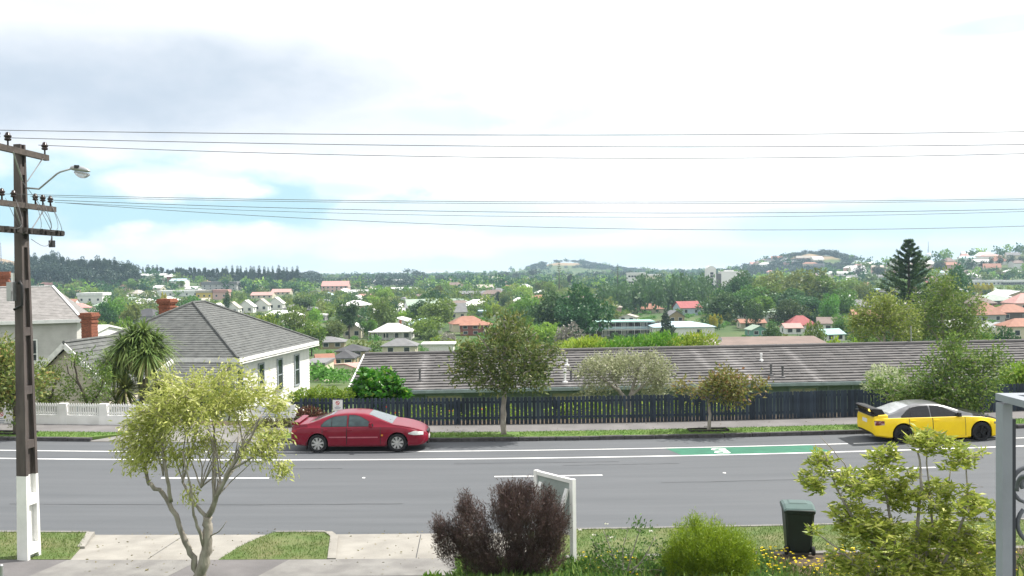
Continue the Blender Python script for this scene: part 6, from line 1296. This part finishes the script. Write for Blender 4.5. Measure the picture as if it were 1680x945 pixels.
for a in ((1026, 1066, 507, 500, 490, 'dark', 'grey', 'dark grey gabled house left of the orange and red roofs', 'gable', .1), (1046, 1086, 514, 507, 498, 'orange', 'cream', 'orange-roofed house below the dark grey gable', 'hip', 0), (1106, 1148, 518, 505, 494, 'red', 'blue', 'pale blue house with a bright red roof', 'gable', .25), (1089, 1121, 530, 519, 509, 'grey', 'tan', 'grey gabled house in front of the red-roofed blue house', 'front', .2), (1014, 1048, 529, 522, 515, 'tan', 'white', 'white gable with a tan roof above the motel', 'front', -.3), (1104, 1130, 497, 492, 486, 'tan', 'white', 'small pale house behind the red-roofed blue house', 'gable', 0), (1076, 1088, 498, 494, 489, 'white', 'white', 'tiny white gable between the dark grey and red roofs', 'front', 0),
          (1214, 1279, 530, 512, 501, 'green', 'white', 'white house with a pale green pyramid roof', 'hip', 0), (1212, 1252, 540, 531, 523, 'orange', 'cream', 'orange roof just below the pale green pyramid roof', 'gable', 0), (1252, 1302, 530, 524, 515, 'brown', 'brick', 'brown-roofed house right of the pale green pyramid roof', 'hip', .15), (1290, 1334, 545, 533, 517.5, 'red', 'white', 'house with a crimson pyramid roof', 'hip', 0), (1284, 1312, 549, 539, 530, 'pink', 'white', 'white lean-to with a pink roof left of the crimson pyramid roof', 'gable', 0), (1338, 1382, 560, 551, 539, 'teal', 'white', 'teal sheet roof half hidden by the lime tree', 'gable', .3), (1226, 1256, 553, 550, 533, 'green', 'green', 'dark green steep-sided garage with a square skylight', 'front', .1), (1388, 1428, 512, 503, 491, 'grey', 'cream', 'broad grey-brown roof beside the tall leafy trees', 'hip', .1),
          (1588, 1640, 531, 516, 496, 'orange', 'grey', 'orange hipped roof in the upper right cluster, with pale windows below', 'hip', .1), (1628, 1684, 528, 512, 499, 'orange', 'brown', 'orange hipped roof with a brown gallery and white window below', 'hip', 0), (1644, 1700, 560, 535, 522, 'orange', 'cream', 'lowest orange roof at the edge of the suburb', 'hip', 0), (1596, 1656, 502, 493, 483, 'green', 'brown', 'wide pale green roof over a brown house', 'hip', 0), (1654, 1710, 512, 497, 481, 'pink', 'pink', 'pink-roofed two-storey house above the orange roofs', 'hip', 0), (1578, 1628, 505, 499, 484, 'brown', 'brick', 'dark brown roof tucked between the green and orange roofs', 'hip', .2), (1618, 1638, 548, 539, 528, 'white', 'white', 'small white gabled garage below the orange roofs', 'front', .5)):
    H(*a[:8], kind=a[8], rz=a[9], nwin=2)
o = H(1150, 1332, 590, 572, 552, 'brown', 'cream', 'second brown tiled roof just behind the long bungalow', 'gable', nwin=0, Y=68, d=11)
dm = MB(); dm.lathe([(.02, 0), (.2, .03), (.34, .10)], 16, M=Matrix.Rotation(R(65), 3, 'X'), cap=False); dm.tube([(0, 0, 0), (0, .2, -.3), (0, .25, -.9)], .03, 6); q = at(1177, 558, 70); s_ = dm.build('satellite_dish', M['metal'], smooth=True); s_.location = q; tag(s_, 'grey satellite dish on the brown roof behind the bungalow', 'satellite dish')
for k, (a, c, lb) in enumerate(((1590, 1613, 'first of the long white wagons under the yellow trees'), (1619, 1645, 'second long white wagon beside the far field'), (1648, 1690, 'long white and dark wagon at the far field edge'))):
    H(a, c, 468, 463, 459.5, 'white', ('white', 'white', 'darkgrey')[k], lb, 'flat', nwin=4, d=5, cat='wagon', name='rail_wagon')
# far radio tower and mast
q = at(1523, 430, 2600); z = gz(q.x, 2600); root = empty('radio_tower', (q.x, 2600, z), 0, 'thin far radio tower with a wide head on the right skyline', 'tower'); zt = at(1523, 396, 2600).z-z; zm = at(1523, 420, 2600).z-z; mb = MB(); mb.lathe([(5, -10), (3.4, zm-6)], 10); mb.build('shaft', M['metal'], root); mb = MB(); mb.lathe([(3, zm-6), (9, zm-3), (10, zm+2), (8, zm+6), (3, zm+9)], 14); mb.build('pod', WALL['white'], root); mb = MB(); mb.lathe([(2.0, zm+9), (1.6, (zm+zt)/2), (.8, zt)], 8); mb.build('spire', M['metal'], root)
q = at(1.5, 414, 1480); z = gz(q.x, 1480); mb = MB(); h = at(1.5, 398, 1480).z; mb.tube([(0, 0, -3), (0, 0, h-z)], [.8, .3], 5); mb.box((0, 0, 2), (3, 3, 4)); o = mb.build('summit_mast', M['darkwood']); o.location = (q.x, 1480, z); tag(o, 'tiny mast on the brown summit behind the power pole', 'mast')
# --- trees that can be told apart
TP = tree_px
for a in (('olive', 630, 478, 300, 54, 'rounded olive-brown tree in the middle of the suburb', 0), ('green', 718, 482, 330, 80, 'wide dark green tree crown near the brown-grey gable', 0), ('dark', 690, 488, 340, 50, 'dark tree half behind the wide green crown', 1), ('dark', 572, 486, 290, 52, 'dark slender tree beside the small cream house', 2), ('olive', 487, 494, 250, 62, 'big brownish olive tree behind the white villa roof', 0), ('green', 510, 520, 230, 50, 'fresh green tree low behind the villa roof', 2), ('lime', 517, 486, 330, 28, 'small yellow-green round tree above the brownish olive one', 1), ('green', 605, 518, 290, 34, 'leafy tree between the cream house and the verandah cottage', 1), ('olive', 548, 519, 270, 40, 'bushy olive tree left of the small cream house', 0), ('green', 700, 514, 300, 70, 'dense green tree right of the verandah cottage', 0), ('green', 440, 508, 200, 70, 'mid green tree rising behind the villa ridge', 2), ('lime', 665, 508, 340, 50, 'light yellow-green tree above the verandah cottage', 0), ('dark', 724, 478, 420, 16, 'dark pointed conifer above the wide green crown', 2),
          ('dark', 962, 462, 250, 92, 'great dark tree, right of the dark tree pair', 0), ('dark', 905, 470, 260, 80, 'great dark tree, left of the dark tree pair', 1), ('dark', 940, 490, 235, 90, 'lower dark tree in front of the dark tree pair', 2), ('green', 868, 476, 300, 60, 'green tree left of the dark tree pair', 0), ('dark', 870, 498, 280, 56, 'dark tree behind the street tree crown', 1), ('lime', 815, 485, 380, 30, 'bright green small tree above the pale blue roof', 1), ('lime', 800, 494, 350, 18, 'small pale yellow flowering tree beside the pale blue roof', 0),
          ('dark', 1180, 477, 330, 74, 'dark bushy tree above the white motel block', 0), ('green', 1235, 462, 380, 70, 'green rounded tree behind the pale green pyramid roof', 0), ('olive', 1330, 432, 400, 110, 'largest broad olive tree below the right volcanic hill', 0), ('olive', 1275, 436, 430, 70, 'olive tree left of the broad olive one', 0), ('green', 1290, 462, 380, 70, 'green tree below the broad olive one', 1), ('dark', 1210, 442, 450, 60, 'dark tree crown right of the white office block', 0), ('green', 1362, 474, 300, 40, 'small bright round tree above the crimson roof', 0), ('dark', 1320, 480, 330, 90, 'dark trees mass under the broad olive tree', 2), ('olive', 1420, 456, 430, 40, 'olive round tree on the edge of the far field', 0), ('dark', 1240, 490, 300, 40, 'dark tree beside the pale green pyramid roof', 0), ('dark', 1560, 432, 330, 60, 'dark green tree right of the Norfolk pine', 0), ('dark', 1205, 452, 400, 64, 'dark tree in front of the broad white office block', 0), ('green', 1258, 452, 385, 80, 'tall green tree between the two olive ones and the office block', 0), ('dark', 1298, 468, 350, 86, 'dark spreading tree behind the brown-roofed house', 1), ('green', 1350, 446, 392, 76, 'full green tree overlapping the largest broad olive tree', 2), ('green', 1246, 476, 330, 64, 'green tree directly above the pale green pyramid roof', 1), ('dark', 1222, 478, 330, 50, 'dark tree at the shoulder of the white motel block', 2), ('green', 1384, 468, 340, 56, 'green tree by the broad grey-brown roof', 0), ('dark', 1292, 488, 300, 66, 'dark tree above the crimson pyramid roof', 0), ('green', 1400, 450, 520, 50, 'green tree against the foot of the right ridge', 0), ('green', 1340, 520, 190, 40, 'small green tree beside the crimson pyramid roof', 2), ('dark', 1270, 526, 200, 36, 'blue-green bush by the steep green garage', 0), ('dark', 1645, 535, 150, 70, 'dark bush under the orange roofs', 0), ('green', 1610, 530, 140, 60, 'green bush left of the small white garage', 1),
          ('dark', 60, 480, 90, 20, 'dark tree hidden by the weatherboard house', 0), ('green', 185, 478, 330, 50, 'dense green tree above the cabbage tree', 0), ('dark', 170, 490, 320, 36, 'darker tree left of the dense green one', 1), ('green', 205, 508, 130, 50, 'rounded green tree just behind the cabbage tree', 0), ('olive', 215, 488, 300, 40, 'olive tree left of the villa chimney', 1), ('lime', 150, 505, 200, 20, 'yellow-green bush on top of the lower chimney line', 1), ('green', 315, 480, 420, 40, 'flat-topped green trees beside the yellow warehouse', 0), ('dark', 372, 476, 450, 16, 'dark round tree in front of the pink-fronted warehouse', 0), ('green', 1085, 545, 240, 40, 'green tree before the motel end block', 2)):
    TP(a[0], a[1], a[2], a[3], a[4], a[5], None, a[6])
for px, t, Y, w in ((1170, 500, 290, 14), (1078, 476, 500, 14), (1060, 474, 520, 16), (1180, 502, 300, 10)): TP('yellow', px, t, Y, w, {1170: 'yellow flowering tree beside the dark bushy tree above the motel block', 1078: 'far yellow tree right of the dark wood, the larger of two', 1060: 'far yellow tree at the foot of the dark wood', 1180: 'slim yellow tree half behind the dark bushy tree'}[px])
for px in (1590, 1602, 1613, 1624, 1545, 1532): TP('yellow', px, 452.5, 560, 13, 'round yellow tree in the row behind the white wagons', 'yellow trees by the wagons')
TP('grey', 932, 524, 200, 62, 'leafless pale grey tree in front of the dark tree pair'); TP('conifer', 1092, 505, 240, 46, 'dark layered conifer standing before the motel', None, 0); TP('yellow', 268, 0 or 464, 520, 9, 'small yellow flowering tree behind the villa chimney')
# the bright feathery trees right behind the bungalow ridge
for k, (cx_, lb) in enumerate(((958, 'lime feathery tree at the left end of the row behind the bungalow ridge'), (1015, 'lime feathery tree right behind the pale garden tree'), (1075, 'lime feathery tree below the motel, middle of the bright row'), (1135, 'lime feathery tree before the white motel block'))):
    b_ = at(cx_, 580, 61); b_.z = gz(b_.x, 61); mound('feathery_tree', lb, 'tree', b_, 61, [(cx_-14, 573-5*(k > 1), 26, 12+4*(k > 1), 0, 1.2), (cx_+18, 569-7*(k > 1), 28, 13+3*(k > 1), .5, 1.3), (cx_+2, 564-7*(k > 1), 18, 10, .2, 1), (cx_, 590, 40, 22, 0, 1.4)], 2600, .30, .28, LEAF['lime'], 200+k, 'bright trees behind the bungalow', up=.7); HOUSES.append((b_.x, 61, 2))
for px, t, Y, w in ((1375, 545, 60, 60), (1410, 548, 62, 50)): TP('lime', px, t, Y, w, {1375: 'lime green tree over the bungalow ridge near the aerial', 1410: 'lime green tree under the tall loose trees'}[px], None, 0, .1)
TP('yellow', 1312, 545, 66, 22, 'pale yellow flowering bush over the bungalow ridge', None, 0, .1)
def loose_tree(px, Yt, ells, K, lm, label, seed, limbs):
    b = at(px, 600, Yt); b.z = gz(b.x, Yt); return plant('tree', label, 'tree', b, Yt, limbs, ells, int(K*1.1), 21, .25, .42, lm, M['twig'], seed, spread=.27, droop=.2, twig=.03, maxlen=5)
loose_tree(1545, 80, [(1545, 468, 22, 24, 0, 1.8), (1530, 500, 40, 26, 0, 2.4), (1575, 500, 36, 28, 0, 2), (1550, 530, 60, 28, 0, 2.6), (1590, 545, 36, 24, 0, 2), (1510, 540, 30, 26, 0, 2)], 430, LEAF['mid'], 'tall loose leafy tree, taller one of the two over the bungalow roof', 81, [([(1545, 640), (1548, 580), (1545, 520), (1545, 470)], .25, .05), ([(1548, 580), (1575, 540), (1580, 500)], .14, .04), ([(1547, 570), (1520, 530), (1515, 500)], .14, .04)])
loose_tree(1450, 76, [(1445, 500, 30, 18, 0, 1.6), (1470, 520, 36, 24, 0, 2), (1430, 535, 34, 24, 0, 1.8), (1485, 545, 26, 18, 0, 1.6), (1415, 520, 20, 16, 0, 1.2)], 300, LEAF['lime2'], 'loose light green tree left of the taller one over the bungalow roof', 82, [([(1455, 640), (1452, 580), (1450, 540), (1448, 505)], .2, .05), ([(1452, 570), (1430, 540), (1425, 520)], .1, .03), ([(1452, 575), (1475, 540), (1480, 520)], .1, .03)])
def norfolk(px, top, Y, wpx, label, seed, tiers=17, dens=1.0):
    p = at(px, top, Y); z = gz(p.x, Y); h = p.z-z; rx = wpx*Y/FPX/2; root = empty('norfolk_pine', (p.x, Y, z), 0, label, 'tree'); rng = np.random.default_rng(seed); mb = MB(); mb.tube([(0, 0, -.5), (0, 0, h*.5), (0, 0, h)], [h*.022, h*.014, h*.003], 7); mb.build('trunk', M['dbark'], root, smooth=True)
    P = []; D = []; RN = []; zs = h*(1-np.linspace(0.012, 1, tiers)**1.1*.82)
    for i, zz in enumerate(zs):
        f = (h-zz)/(h*.82); L = rx*(.04+.96*min(1, f*1.9)**.85)*rng.uniform(.9, 1.08); nb = 5 if i < 3 else 7; t0 = rng.random()*6
        for b in range(nb):
            t = t0+2*PI*b/nb+rng.normal()*.12; l = L*rng.uniform(.6, 1.15); s = np.linspace(.12, 1, int(16*dens)+3); up = .34*(1-f*1.3)
            q = np.stack([np.cos(t)*l*s, np.sin(t)*l*s, zz+l*(up*s+.28*s*s-.10)], 1); k = 7
            qq = np.repeat(q, k, 0)+rng.normal(size=(len(q)*k, 3))*np.array([.05, .05, .022])*l*.9; dd = np.repeat(np.array([[np.cos(t), np.sin(t), .35]]), len(qq), 0)+rng.normal(size=qq.shape)*.5; P.append(qq); D.append(dd); RN.append(rng.random(len(qq)))
    P = np.concatenate(P); D = np.concatenate(D); link('crown', leafmesh('norfolk_crown', P, D, rx*.085*rng.uniform(.7, 1.3, len(P)), rx*.022, LEAF['t_dark'], rng, rnd=np.concatenate(RN)), root, kind='stuff'); HOUSES.append((p.x, Y, rx)); return root
norfolk(1491, 396, 170, 112, 'tall tiered Norfolk pine standing above the suburb on the right', 5, 21, 1.7)
norfolk(917, 431, 620, 18, 'distant dark Norfolk pine before the middle volcanic hill, left one', 6, 14, .5); norfolk(1013, 433, 640, 15, 'distant Norfolk pine near the white office block, right one', 7, 14, .5); norfolk(722, 462, 430, 15, 'small far Norfolk pine above the wide green crown', 8, 12, .5)
# --- the rest of the roofs and trees
LMK = [('the verandah cottage', 645, 540), ('the ochre house', 575, 585), ('the red-roofed brick house', 780, 535), ('the pale blue roof', 805, 513), ('the brown-grey gable', 748, 505), ('the pinkish brick building', 551, 470), ('the white hall', 640, 462), ('the two pink roofs', 448, 481), ('the five white sheds', 405, 505), ('the yellow warehouse', 340, 484), ('the long white warehouse', 298, 481), ('the villa chimney', 275, 505), ('the lower brick chimney', 146, 530), ('the weatherboard house', 60, 495), ('the dark tree pair', 935, 490), ('the motel', 1015, 540), ('the red-roofed blue house', 1127, 503), ('the white office block', 1043, 455), ('the arched office tower', 1168, 458), ('the pale green pyramid roof', 1246, 510), ('the crimson pyramid roof', 1312, 528), ('the broad olive tree', 1330, 455), ('the Norfolk pine', 1491, 440), ('the orange roofs', 1630, 512), ('the white wagons', 1620, 463), ('the middle hill', 960, 440), ('the right volcanic hill', 1340, 425), ('the olive-brown tree', 630, 490), ('the wide green crown', 718, 500), ('the rounded dark street pole', 40, 470)][:-1]
def place(u, v, near=True):
    """where a thing is, told by the nearest landmark"""
    d = sorted(LMK, key=lambda l: ((l[1]-u)/1.6)**2+((l[2]-v)*1.6)**2); out = []
    for l in d[:6]:
        du, dv = u-l[1], v-l[2]
        if abs(dv)*2.2 > abs(du): r = 'beyond' if dv < 0 else 'in front of'
        else: r = 'left of' if du < 0 else 'right of'
        if abs(du) > 90: r = 'well '+r if r in ('left of', 'right of') else r
        out.append(r+' '+l[0])
    return out
def unique(desc, u, v, group, tail=''):
    opts = place(u, v); cand = [desc+' '+o for o in opts[:2]]
    cand += [desc+' '+opts[0]+', '+q for q in opts[1:5]]+[desc+' '+opts[1]+', '+q for q in opts[2:5]]
    for c in cand:
        if len(c.split()) <= 16 and c not in USED: USED[c] = 1; return c
    return desc+' '+opts[0]
rg = random.Random(2024); n = 0; tries = 0
def blocked(u0, u1, v0, v1, Y, margin=0):
    return any(a < u1 and b > u0 and c < v1 and d-.35*(d-c) > v0 and Y < y-2 for a, b, c, d, y in LANDMARK_BOX)
def free(x, y, r): return all((x-a)**2+(y-b)**2 > (r+c)**2 for a, b, c in HOUSES)
RW = [('white', 44, 'white'), ('grey', 18, 'grey'), ('orange', 11, 'orange'), ('pink', 7, 'pink'), ('brown', 13, 'brown'), ('tan', 14, 'buff'), ('red', 2, 'red'), ('green', 5, 'pale green'), ('dark', 5, 'dark'), ('blue', 4, 'pale blue')]
while n < 240 and tries < 9000:
    tries += 1; u = rg.uniform(0, 1680); v = 452+rg.random()**2.3*110
    if v > 468 and 960 < u < 1170 and rg.random() < .5: continue
    if u > 1210 and v < 480 and rg.random() < .4: continue
    g = onground(u, v)
    if g is None or g.y > 1350 or g.y < 130: continue
    w = rg.uniform(9, 17); d = rg.uniform(7, 11); big = g.y > 480 and rg.random() < .22
    if big: w *= rg.uniform(1.6, 2.8)
    if not free(g.x, g.y+d/2, max(w, d)*.5+1): continue
    he = rg.uniform(2.7, 3.3)*(2 if rg.random() < .18 else 1); hr = he+rg.uniform(1.6, 2.8)
    if blocked(u-w*750/g.y, u+w*750/g.y, v-hr*1500/g.y, v, g.y): continue
    r = rg.choices(RW, [q[1] for q in RW])[0]; wl = rg.choices(('white', 'cream', 'grey', 'brick', 'pink', 'tan'), (40, 28, 10, 8, 5, 6))[0]; kd = rg.choice(('hip', 'hip', 'gable', 'front')); 
    if big: kd = 'flat' if rg.random() < .4 else 'gable'; hr = he+(.5 if kd == 'flat' else 1.8)
    desc = ('long ' if w > 17 else ('two-storey ' if he > 4 else ''))+r[2]+'-roofed '+{'hip': 'hipped', 'gable': 'gabled', 'front': 'gable-fronted', 'flat': 'flat'}[kd]+(' building' if big else ' house')
    house(g.x, g.y+d/2, g.z, w, d, he, hr, rg.uniform(-.5, .5), r[0], wl, kd, unique(desc, u, v, 'houses'), group='houses of the suburb', nwin=2 if g.y < 700 else 0, storeys=2 if he > 4 else 1, chim=rg.random() < .15 and g.y < 420); n += 1
print('fill houses', n)
TD = {'dark': 'dark green', 'green': 'mid green', 'olive': 'olive', 'lime': 'yellow-green', 'conifer': 'dark conical', 'grey': 'greyish', 'yellow': 'yellow'}
n = 0; tries = 0
while n < 250 and tries < 9000:
    tries += 1; u = rg.uniform(0, 1680); v = 458+rg.random()**1.35*150; g = onground(u, v)
    if g is None or g.y > 900 or g.y < 95: continue
    if u < 130 and v > 500: continue
    rx = rg.uniform(2.4, 5.5)*(1.25 if g.y > 400 else 1); h = rx*rg.uniform(1.5, 2.2)
    if g.y < 160: h = min(h, 6.5)
    if not free(g.x, g.y, rx*.55): continue
    if blocked(u-rx*1400/g.y, u+rx*1400/g.y, v-h*1500/g.y, v-1, g.y): continue
    kind = rg.choices(('dark', 'green', 'olive', 'lime', 'conifer', 'grey', 'yellow'), (20, 34, 17, 16, 4, 2, 4 if g.y > 280 else 0))[0]
    if kind == 'yellow': rx *= .6; h *= .6
    if kind == 'conifer': rx *= .6; h *= 1.2
    desc = ('small ' if rx < 3.2 else 'large ' if rx > 5.2 else '')+TD[kind]+' '+('tree' if h/rx < 1.9 else 'tall tree'); tree(kind, g.x, g.y, g.z, rx, h, unique(desc, u, v, 't'), 'trees of the suburb'); HOUSES.append((g.x, g.y, rx*.45)); n += 1
print('fill trees', n, tries)
# farther off nobody could count them: one mass each
def mass(name, label, pts, m, seed, nl=150, kind='round', leaf=.26):
    ms = []; rng = np.random.default_rng(seed)
    for k in range(5):
        me = crown_mesh('tmp', m, seed*10+k, nl, kind, leaf); V = np.empty(len(me.vertices)*3, np.float32); me.vertices.foreach_get('co', V); r = np.empty(len(me.vertices), np.float32); me.attributes['rnd'].data.foreach_get('value', r); ms.append((V.reshape(-1, 3), r)); bpy.data.meshes.remove(me)
    VV = []; RR = []
    for x, y, z, rx, h in pts:
        z = max(z, gz(x, y)-2.5)
        V, r = ms[rng.integers(5)]; t = rng.random()*6.28; c, s = math.cos(t), math.sin(t); q = V.copy(); q = np.stack([(V[:, 0]*c-V[:, 1]*s)*rx, (V[:, 0]*s+V[:, 1]*c)*rx, V[:, 2]*h/1.75], 1)+np.array([x, y, z]); VV.append(q); RR.append(np.clip(r*.75+rng.random()*.3, 0, 1))
    V = np.concatenate(VV); o = link(name, quadmesh(name, V, np.arange(len(V)).reshape(-1, 4), m, np.concatenate(RR)), kind='stuff'); o['label'] = label; o['category'] = 'trees'; return o
rng = np.random.default_rng(99); groups = {'t_dark': [], 't_mid': [], 't_olive': [], 't_lime': []}
gfar = {'t_dark': [], 't_mid': [], 't_olive': [], 't_lime': []}
for i in range(7600):
    near = i < 4300
    y = 170+560*rng.random()**.8 if near else 700+2000*rng.random()**1.2; u = rng.uniform(-1.1, 1.1); x = u*y*.62; z = gz(x, y); r = rng.uniform(2.2, 5.2) if near else rng.uniform(4, 8)
    if near and not free(x, y, r*.5): continue
    a, c = proj((x, y, z)); h = r*rng.uniform(1.4, 2.0)
    if a < -60 or a > 1740: 
        if rng.random() < .7: continue
    if blocked(a-r*1500/y, a+r*1500/y, c-h*1500/y, c-1, y): continue
    if math.hypot(x-487, (y-1450)*.5) < 30 or math.hypot(x-122, (y-2220)*.5) < 45: continue
    if 230 < x < 420 and 430 < y < 620: continue                      # the open field
    if x < -700 and y > 1250: continue
    (groups if near else gfar)[('t_dark', 't_mid', 't_olive', 't_lime')[rng.choice(4, p=(.38, .34, .19, .09) if near else (.62, .24, .12, .02))]].append((x, y, z-.5, r, h))
wood = []
for i in range(150):                                                  # the dark wood beyond the motel
    a = rng.uniform(985, 1165); Y = rng.uniform(420, 640); q = at(a, 450, Y); z = gz(q.x, Y); top = at(a, rng.uniform(446, 470) if a > 1040 else rng.uniform(462, 476), Y).z
    if free(q.x, Y, 2) and top-z > 4: wood.append((q.x, Y, z, rng.uniform(4, 7.5), top-z))
groups['t_dark'] += wood
for k, lb in (('t_dark', 'dark green trees filling the gaps between far roofs'), ('t_mid', 'mid green trees spread through the far suburb'), ('t_olive', 'olive trees spread through the far suburb'), ('t_lime', 'light yellow-green trees here and there in the far suburb')): mass('distant_trees', lb, groups[k], LEAF[k], 60+len(k), 160); mass('distant_trees', lb.replace('far', 'farthest'), gfar[k], LEAF[k], 80+len(k), 70, leaf=.38); print(k, len(groups[k]), len(gfar[k]))
sh = []
for i in range(1150):
    y = rng.uniform(90, 480); u = rng.uniform(-.62, .62); x = u*y; 
    if free(x, y, 1.0): sh.append((x, y, gz(x, y), rng.uniform(1.2, 2.6), rng.uniform(1.6, 3.4)))
mass('undergrowth', 'shrubs and garden growth on the slope below the bungalow', sh, LEAF['t_mid'], 71, 260, 'low', .2)
ridge = []
for i in range(420):
    a = rng.uniform(-60, 226); Y = rng.uniform(830, 960); tp = np.interp(a, (-60, 20, 60, 110, 150, 222), (428, 427, 424, 426, 432, 440)); q = at(a, tp, Y); z = gz(q.x, Y); h = rng.uniform(8, 15); ridge.append((q.x, Y, max(z, min(z+30, q.z-h-rng.uniform(0, 16))), rng.uniform(4, 8), h))
for i in range(260):
    a = rng.uniform(228, 700); Y = rng.uniform(1000, 1250); q = at(a, 452, Y); ridge.append((q.x, Y, gz(q.x, Y), rng.uniform(5, 9), rng.uniform(8, 12)))
for i in range(260):
    a = rng.uniform(1225, 1400); Y = rng.uniform(1330, 1440); q = at(a, 440, Y); z = gz(q.x, Y)
    if math.hypot(q.x-487, (Y-1450)*.5) < 30: continue
    ridge.append((q.x, Y, z-1, rng.uniform(4, 8), rng.uniform(5, 9)))
for i in range(150):
    a = rng.uniform(226, 492); q = at(a, 446+rng.normal()*1.5, 1030); h = rng.uniform(9, 14); ridge.append((q.x, 1030, q.z-h, rng.uniform(5, 9), h))
for i in range(560):
    hill = i % 2; a = rng.uniform(1228, 1405) if hill else rng.uniform(866, 1066); Y = rng.uniform(1390, 1560) if hill else rng.uniform(2120, 2330); q = at(a, 440, Y)
    if hill and math.hypot(q.x-487, (Y-1450)*.5) < 28 or not hill and math.hypot(q.x-122, (Y-2220)*.5) < 44: continue
    ridge.append((q.x, Y, gz(q.x, Y)-1, rng.uniform(5, 10), rng.uniform(6, 10)))
for i in range(170):
    a = rng.uniform(480, 1230); Y = rng.uniform(1300, 1700); q = at(a, 449+3*math.sin(a*.035)+rng.normal()*2.6, Y); h = rng.uniform(8, 15); ridge.append((q.x, Y, q.z-h, rng.uniform(6, 14), h))
mass('ridge_wood', 'dark bluish woods covering the distant ridges', ridge, LEAF['t_pine'], 72, 170)
def ridge_tree(px, tp, Y, wpx, var, label, group):
    q = at(px, tp, Y); z = gz(q.x, Y); rx = wpx*Y/FPX/2; h = max(6, min(26, q.z-z)); return tree('ridge', q.x, Y, q.z-h, rx, h, label, group, var, .3, 'pine_tree')
for i, px in enumerate(np.arange(50, 226, 8.5)): ridge_tree(px+rg.uniform(-2, 2), float(np.interp(px, (50, 60, 90, 110, 150, 170, 222), (414, 417, 410, 421, 424, 421, 432)))+rg.uniform(-2, 3), 880+rg.uniform(-20, 20), rg.uniform(13, 24), i % 3, 'dark pine on the wooded ridge right of the power pole', 'pines on the left ridge')
for i, px in enumerate(np.arange(236, 492, 7.6)): ridge_tree(px+rg.uniform(-2, 2), (437 if px < 372 else 438.5)+rg.uniform(-2, 2.5), 1010+rg.uniform(-20, 20), rg.uniform(7, 12), (0 if 262 < px < 370 else 1), 'dark pine in the even row along the far skyline', 'pines in a row on the skyline')
for px, tp, w in ((1272, 418, 10), (1314, 416, 6), (1348, 414, 20), (1357, 412, 26), (1368, 414, 24), (1380, 419, 22), (930, 431, 8), (950, 431, 9), (972, 433, 12), (990, 434, 14), (890, 436, 14)):
    ridge_tree(px, tp, 1480 if px > 1200 else 2250, w, 2, unique('skyline tree on the brown volcanic cone' if px > 1200 else 'skyline tree on the low middle hill', px, tp, 'h'), 'trees on the volcanic hills')
for px, tp, w in ((1545, 423, 22), (1535, 428, 16), (1590, 424, 14), (1640, 417, 16), (1660, 416, 20), (1675, 418, 18), (1480, 431, 16), (1440, 431, 20), (1410, 431, 20), (1625, 420, 10), (1612, 425, 16)):
    ridge_tree(px, tp, 900, w, 2, unique('dark tree on the built-up ridge', px, tp, 'h'), 'trees on the right ridge')
n = 0
for i in range(120):                                                  # houses up the right ridge and on the cone
    if i < 85: u = rg.uniform(1395, 1680); v = rg.uniform(424, 452) if u > 1560 else rg.uniform(436, 456); lo, hi = 700, 1400
    else: u = rg.uniform(1235, 1345); v = rg.uniform(428, 441); lo, hi = 1150, 1600
    g = onground(u, v, lo, hi)
    if g is None or not free(g.x, g.y, 8): continue
    r = rg.choices(RW, [q[1] for q in RW])[0]; house(g.x, g.y, g.z, rg.uniform(11, 22), 9, rg.uniform(3, 6), 8, rg.uniform(-.4, .4), r[0], rg.choice(('white', 'cream', 'white', 'pink')), rg.choice(('hip', 'gable')), unique(r[2]+'-roofed far house on the right hillside', u, v, 'h'), group='houses on the right ridge', nwin=0); n += 1
print('ridge houses', n)
# ------------------------------------------------------------ the air
hz = MB(); hz.box((0, 2070, 39), (13400, 4300, 126)); hm = bpy.data.materials.new('air'); hm.use_nodes = True; nt = hm.node_tree; nt.nodes.clear(); ou = nt.nodes.new('ShaderNodeOutputMaterial'); pv = nt.nodes.new('ShaderNodeVolumePrincipled'); pv.inputs['Density'].default_value = .00017; pv.inputs['Color'].default_value = (.58, .80, 1, 1); pv.inputs['Anisotropy'].default_value = .2; nt.links.new(pv.outputs[0], ou.inputs['Volume'])
o = hz.build('haze', hm, kind='stuff')
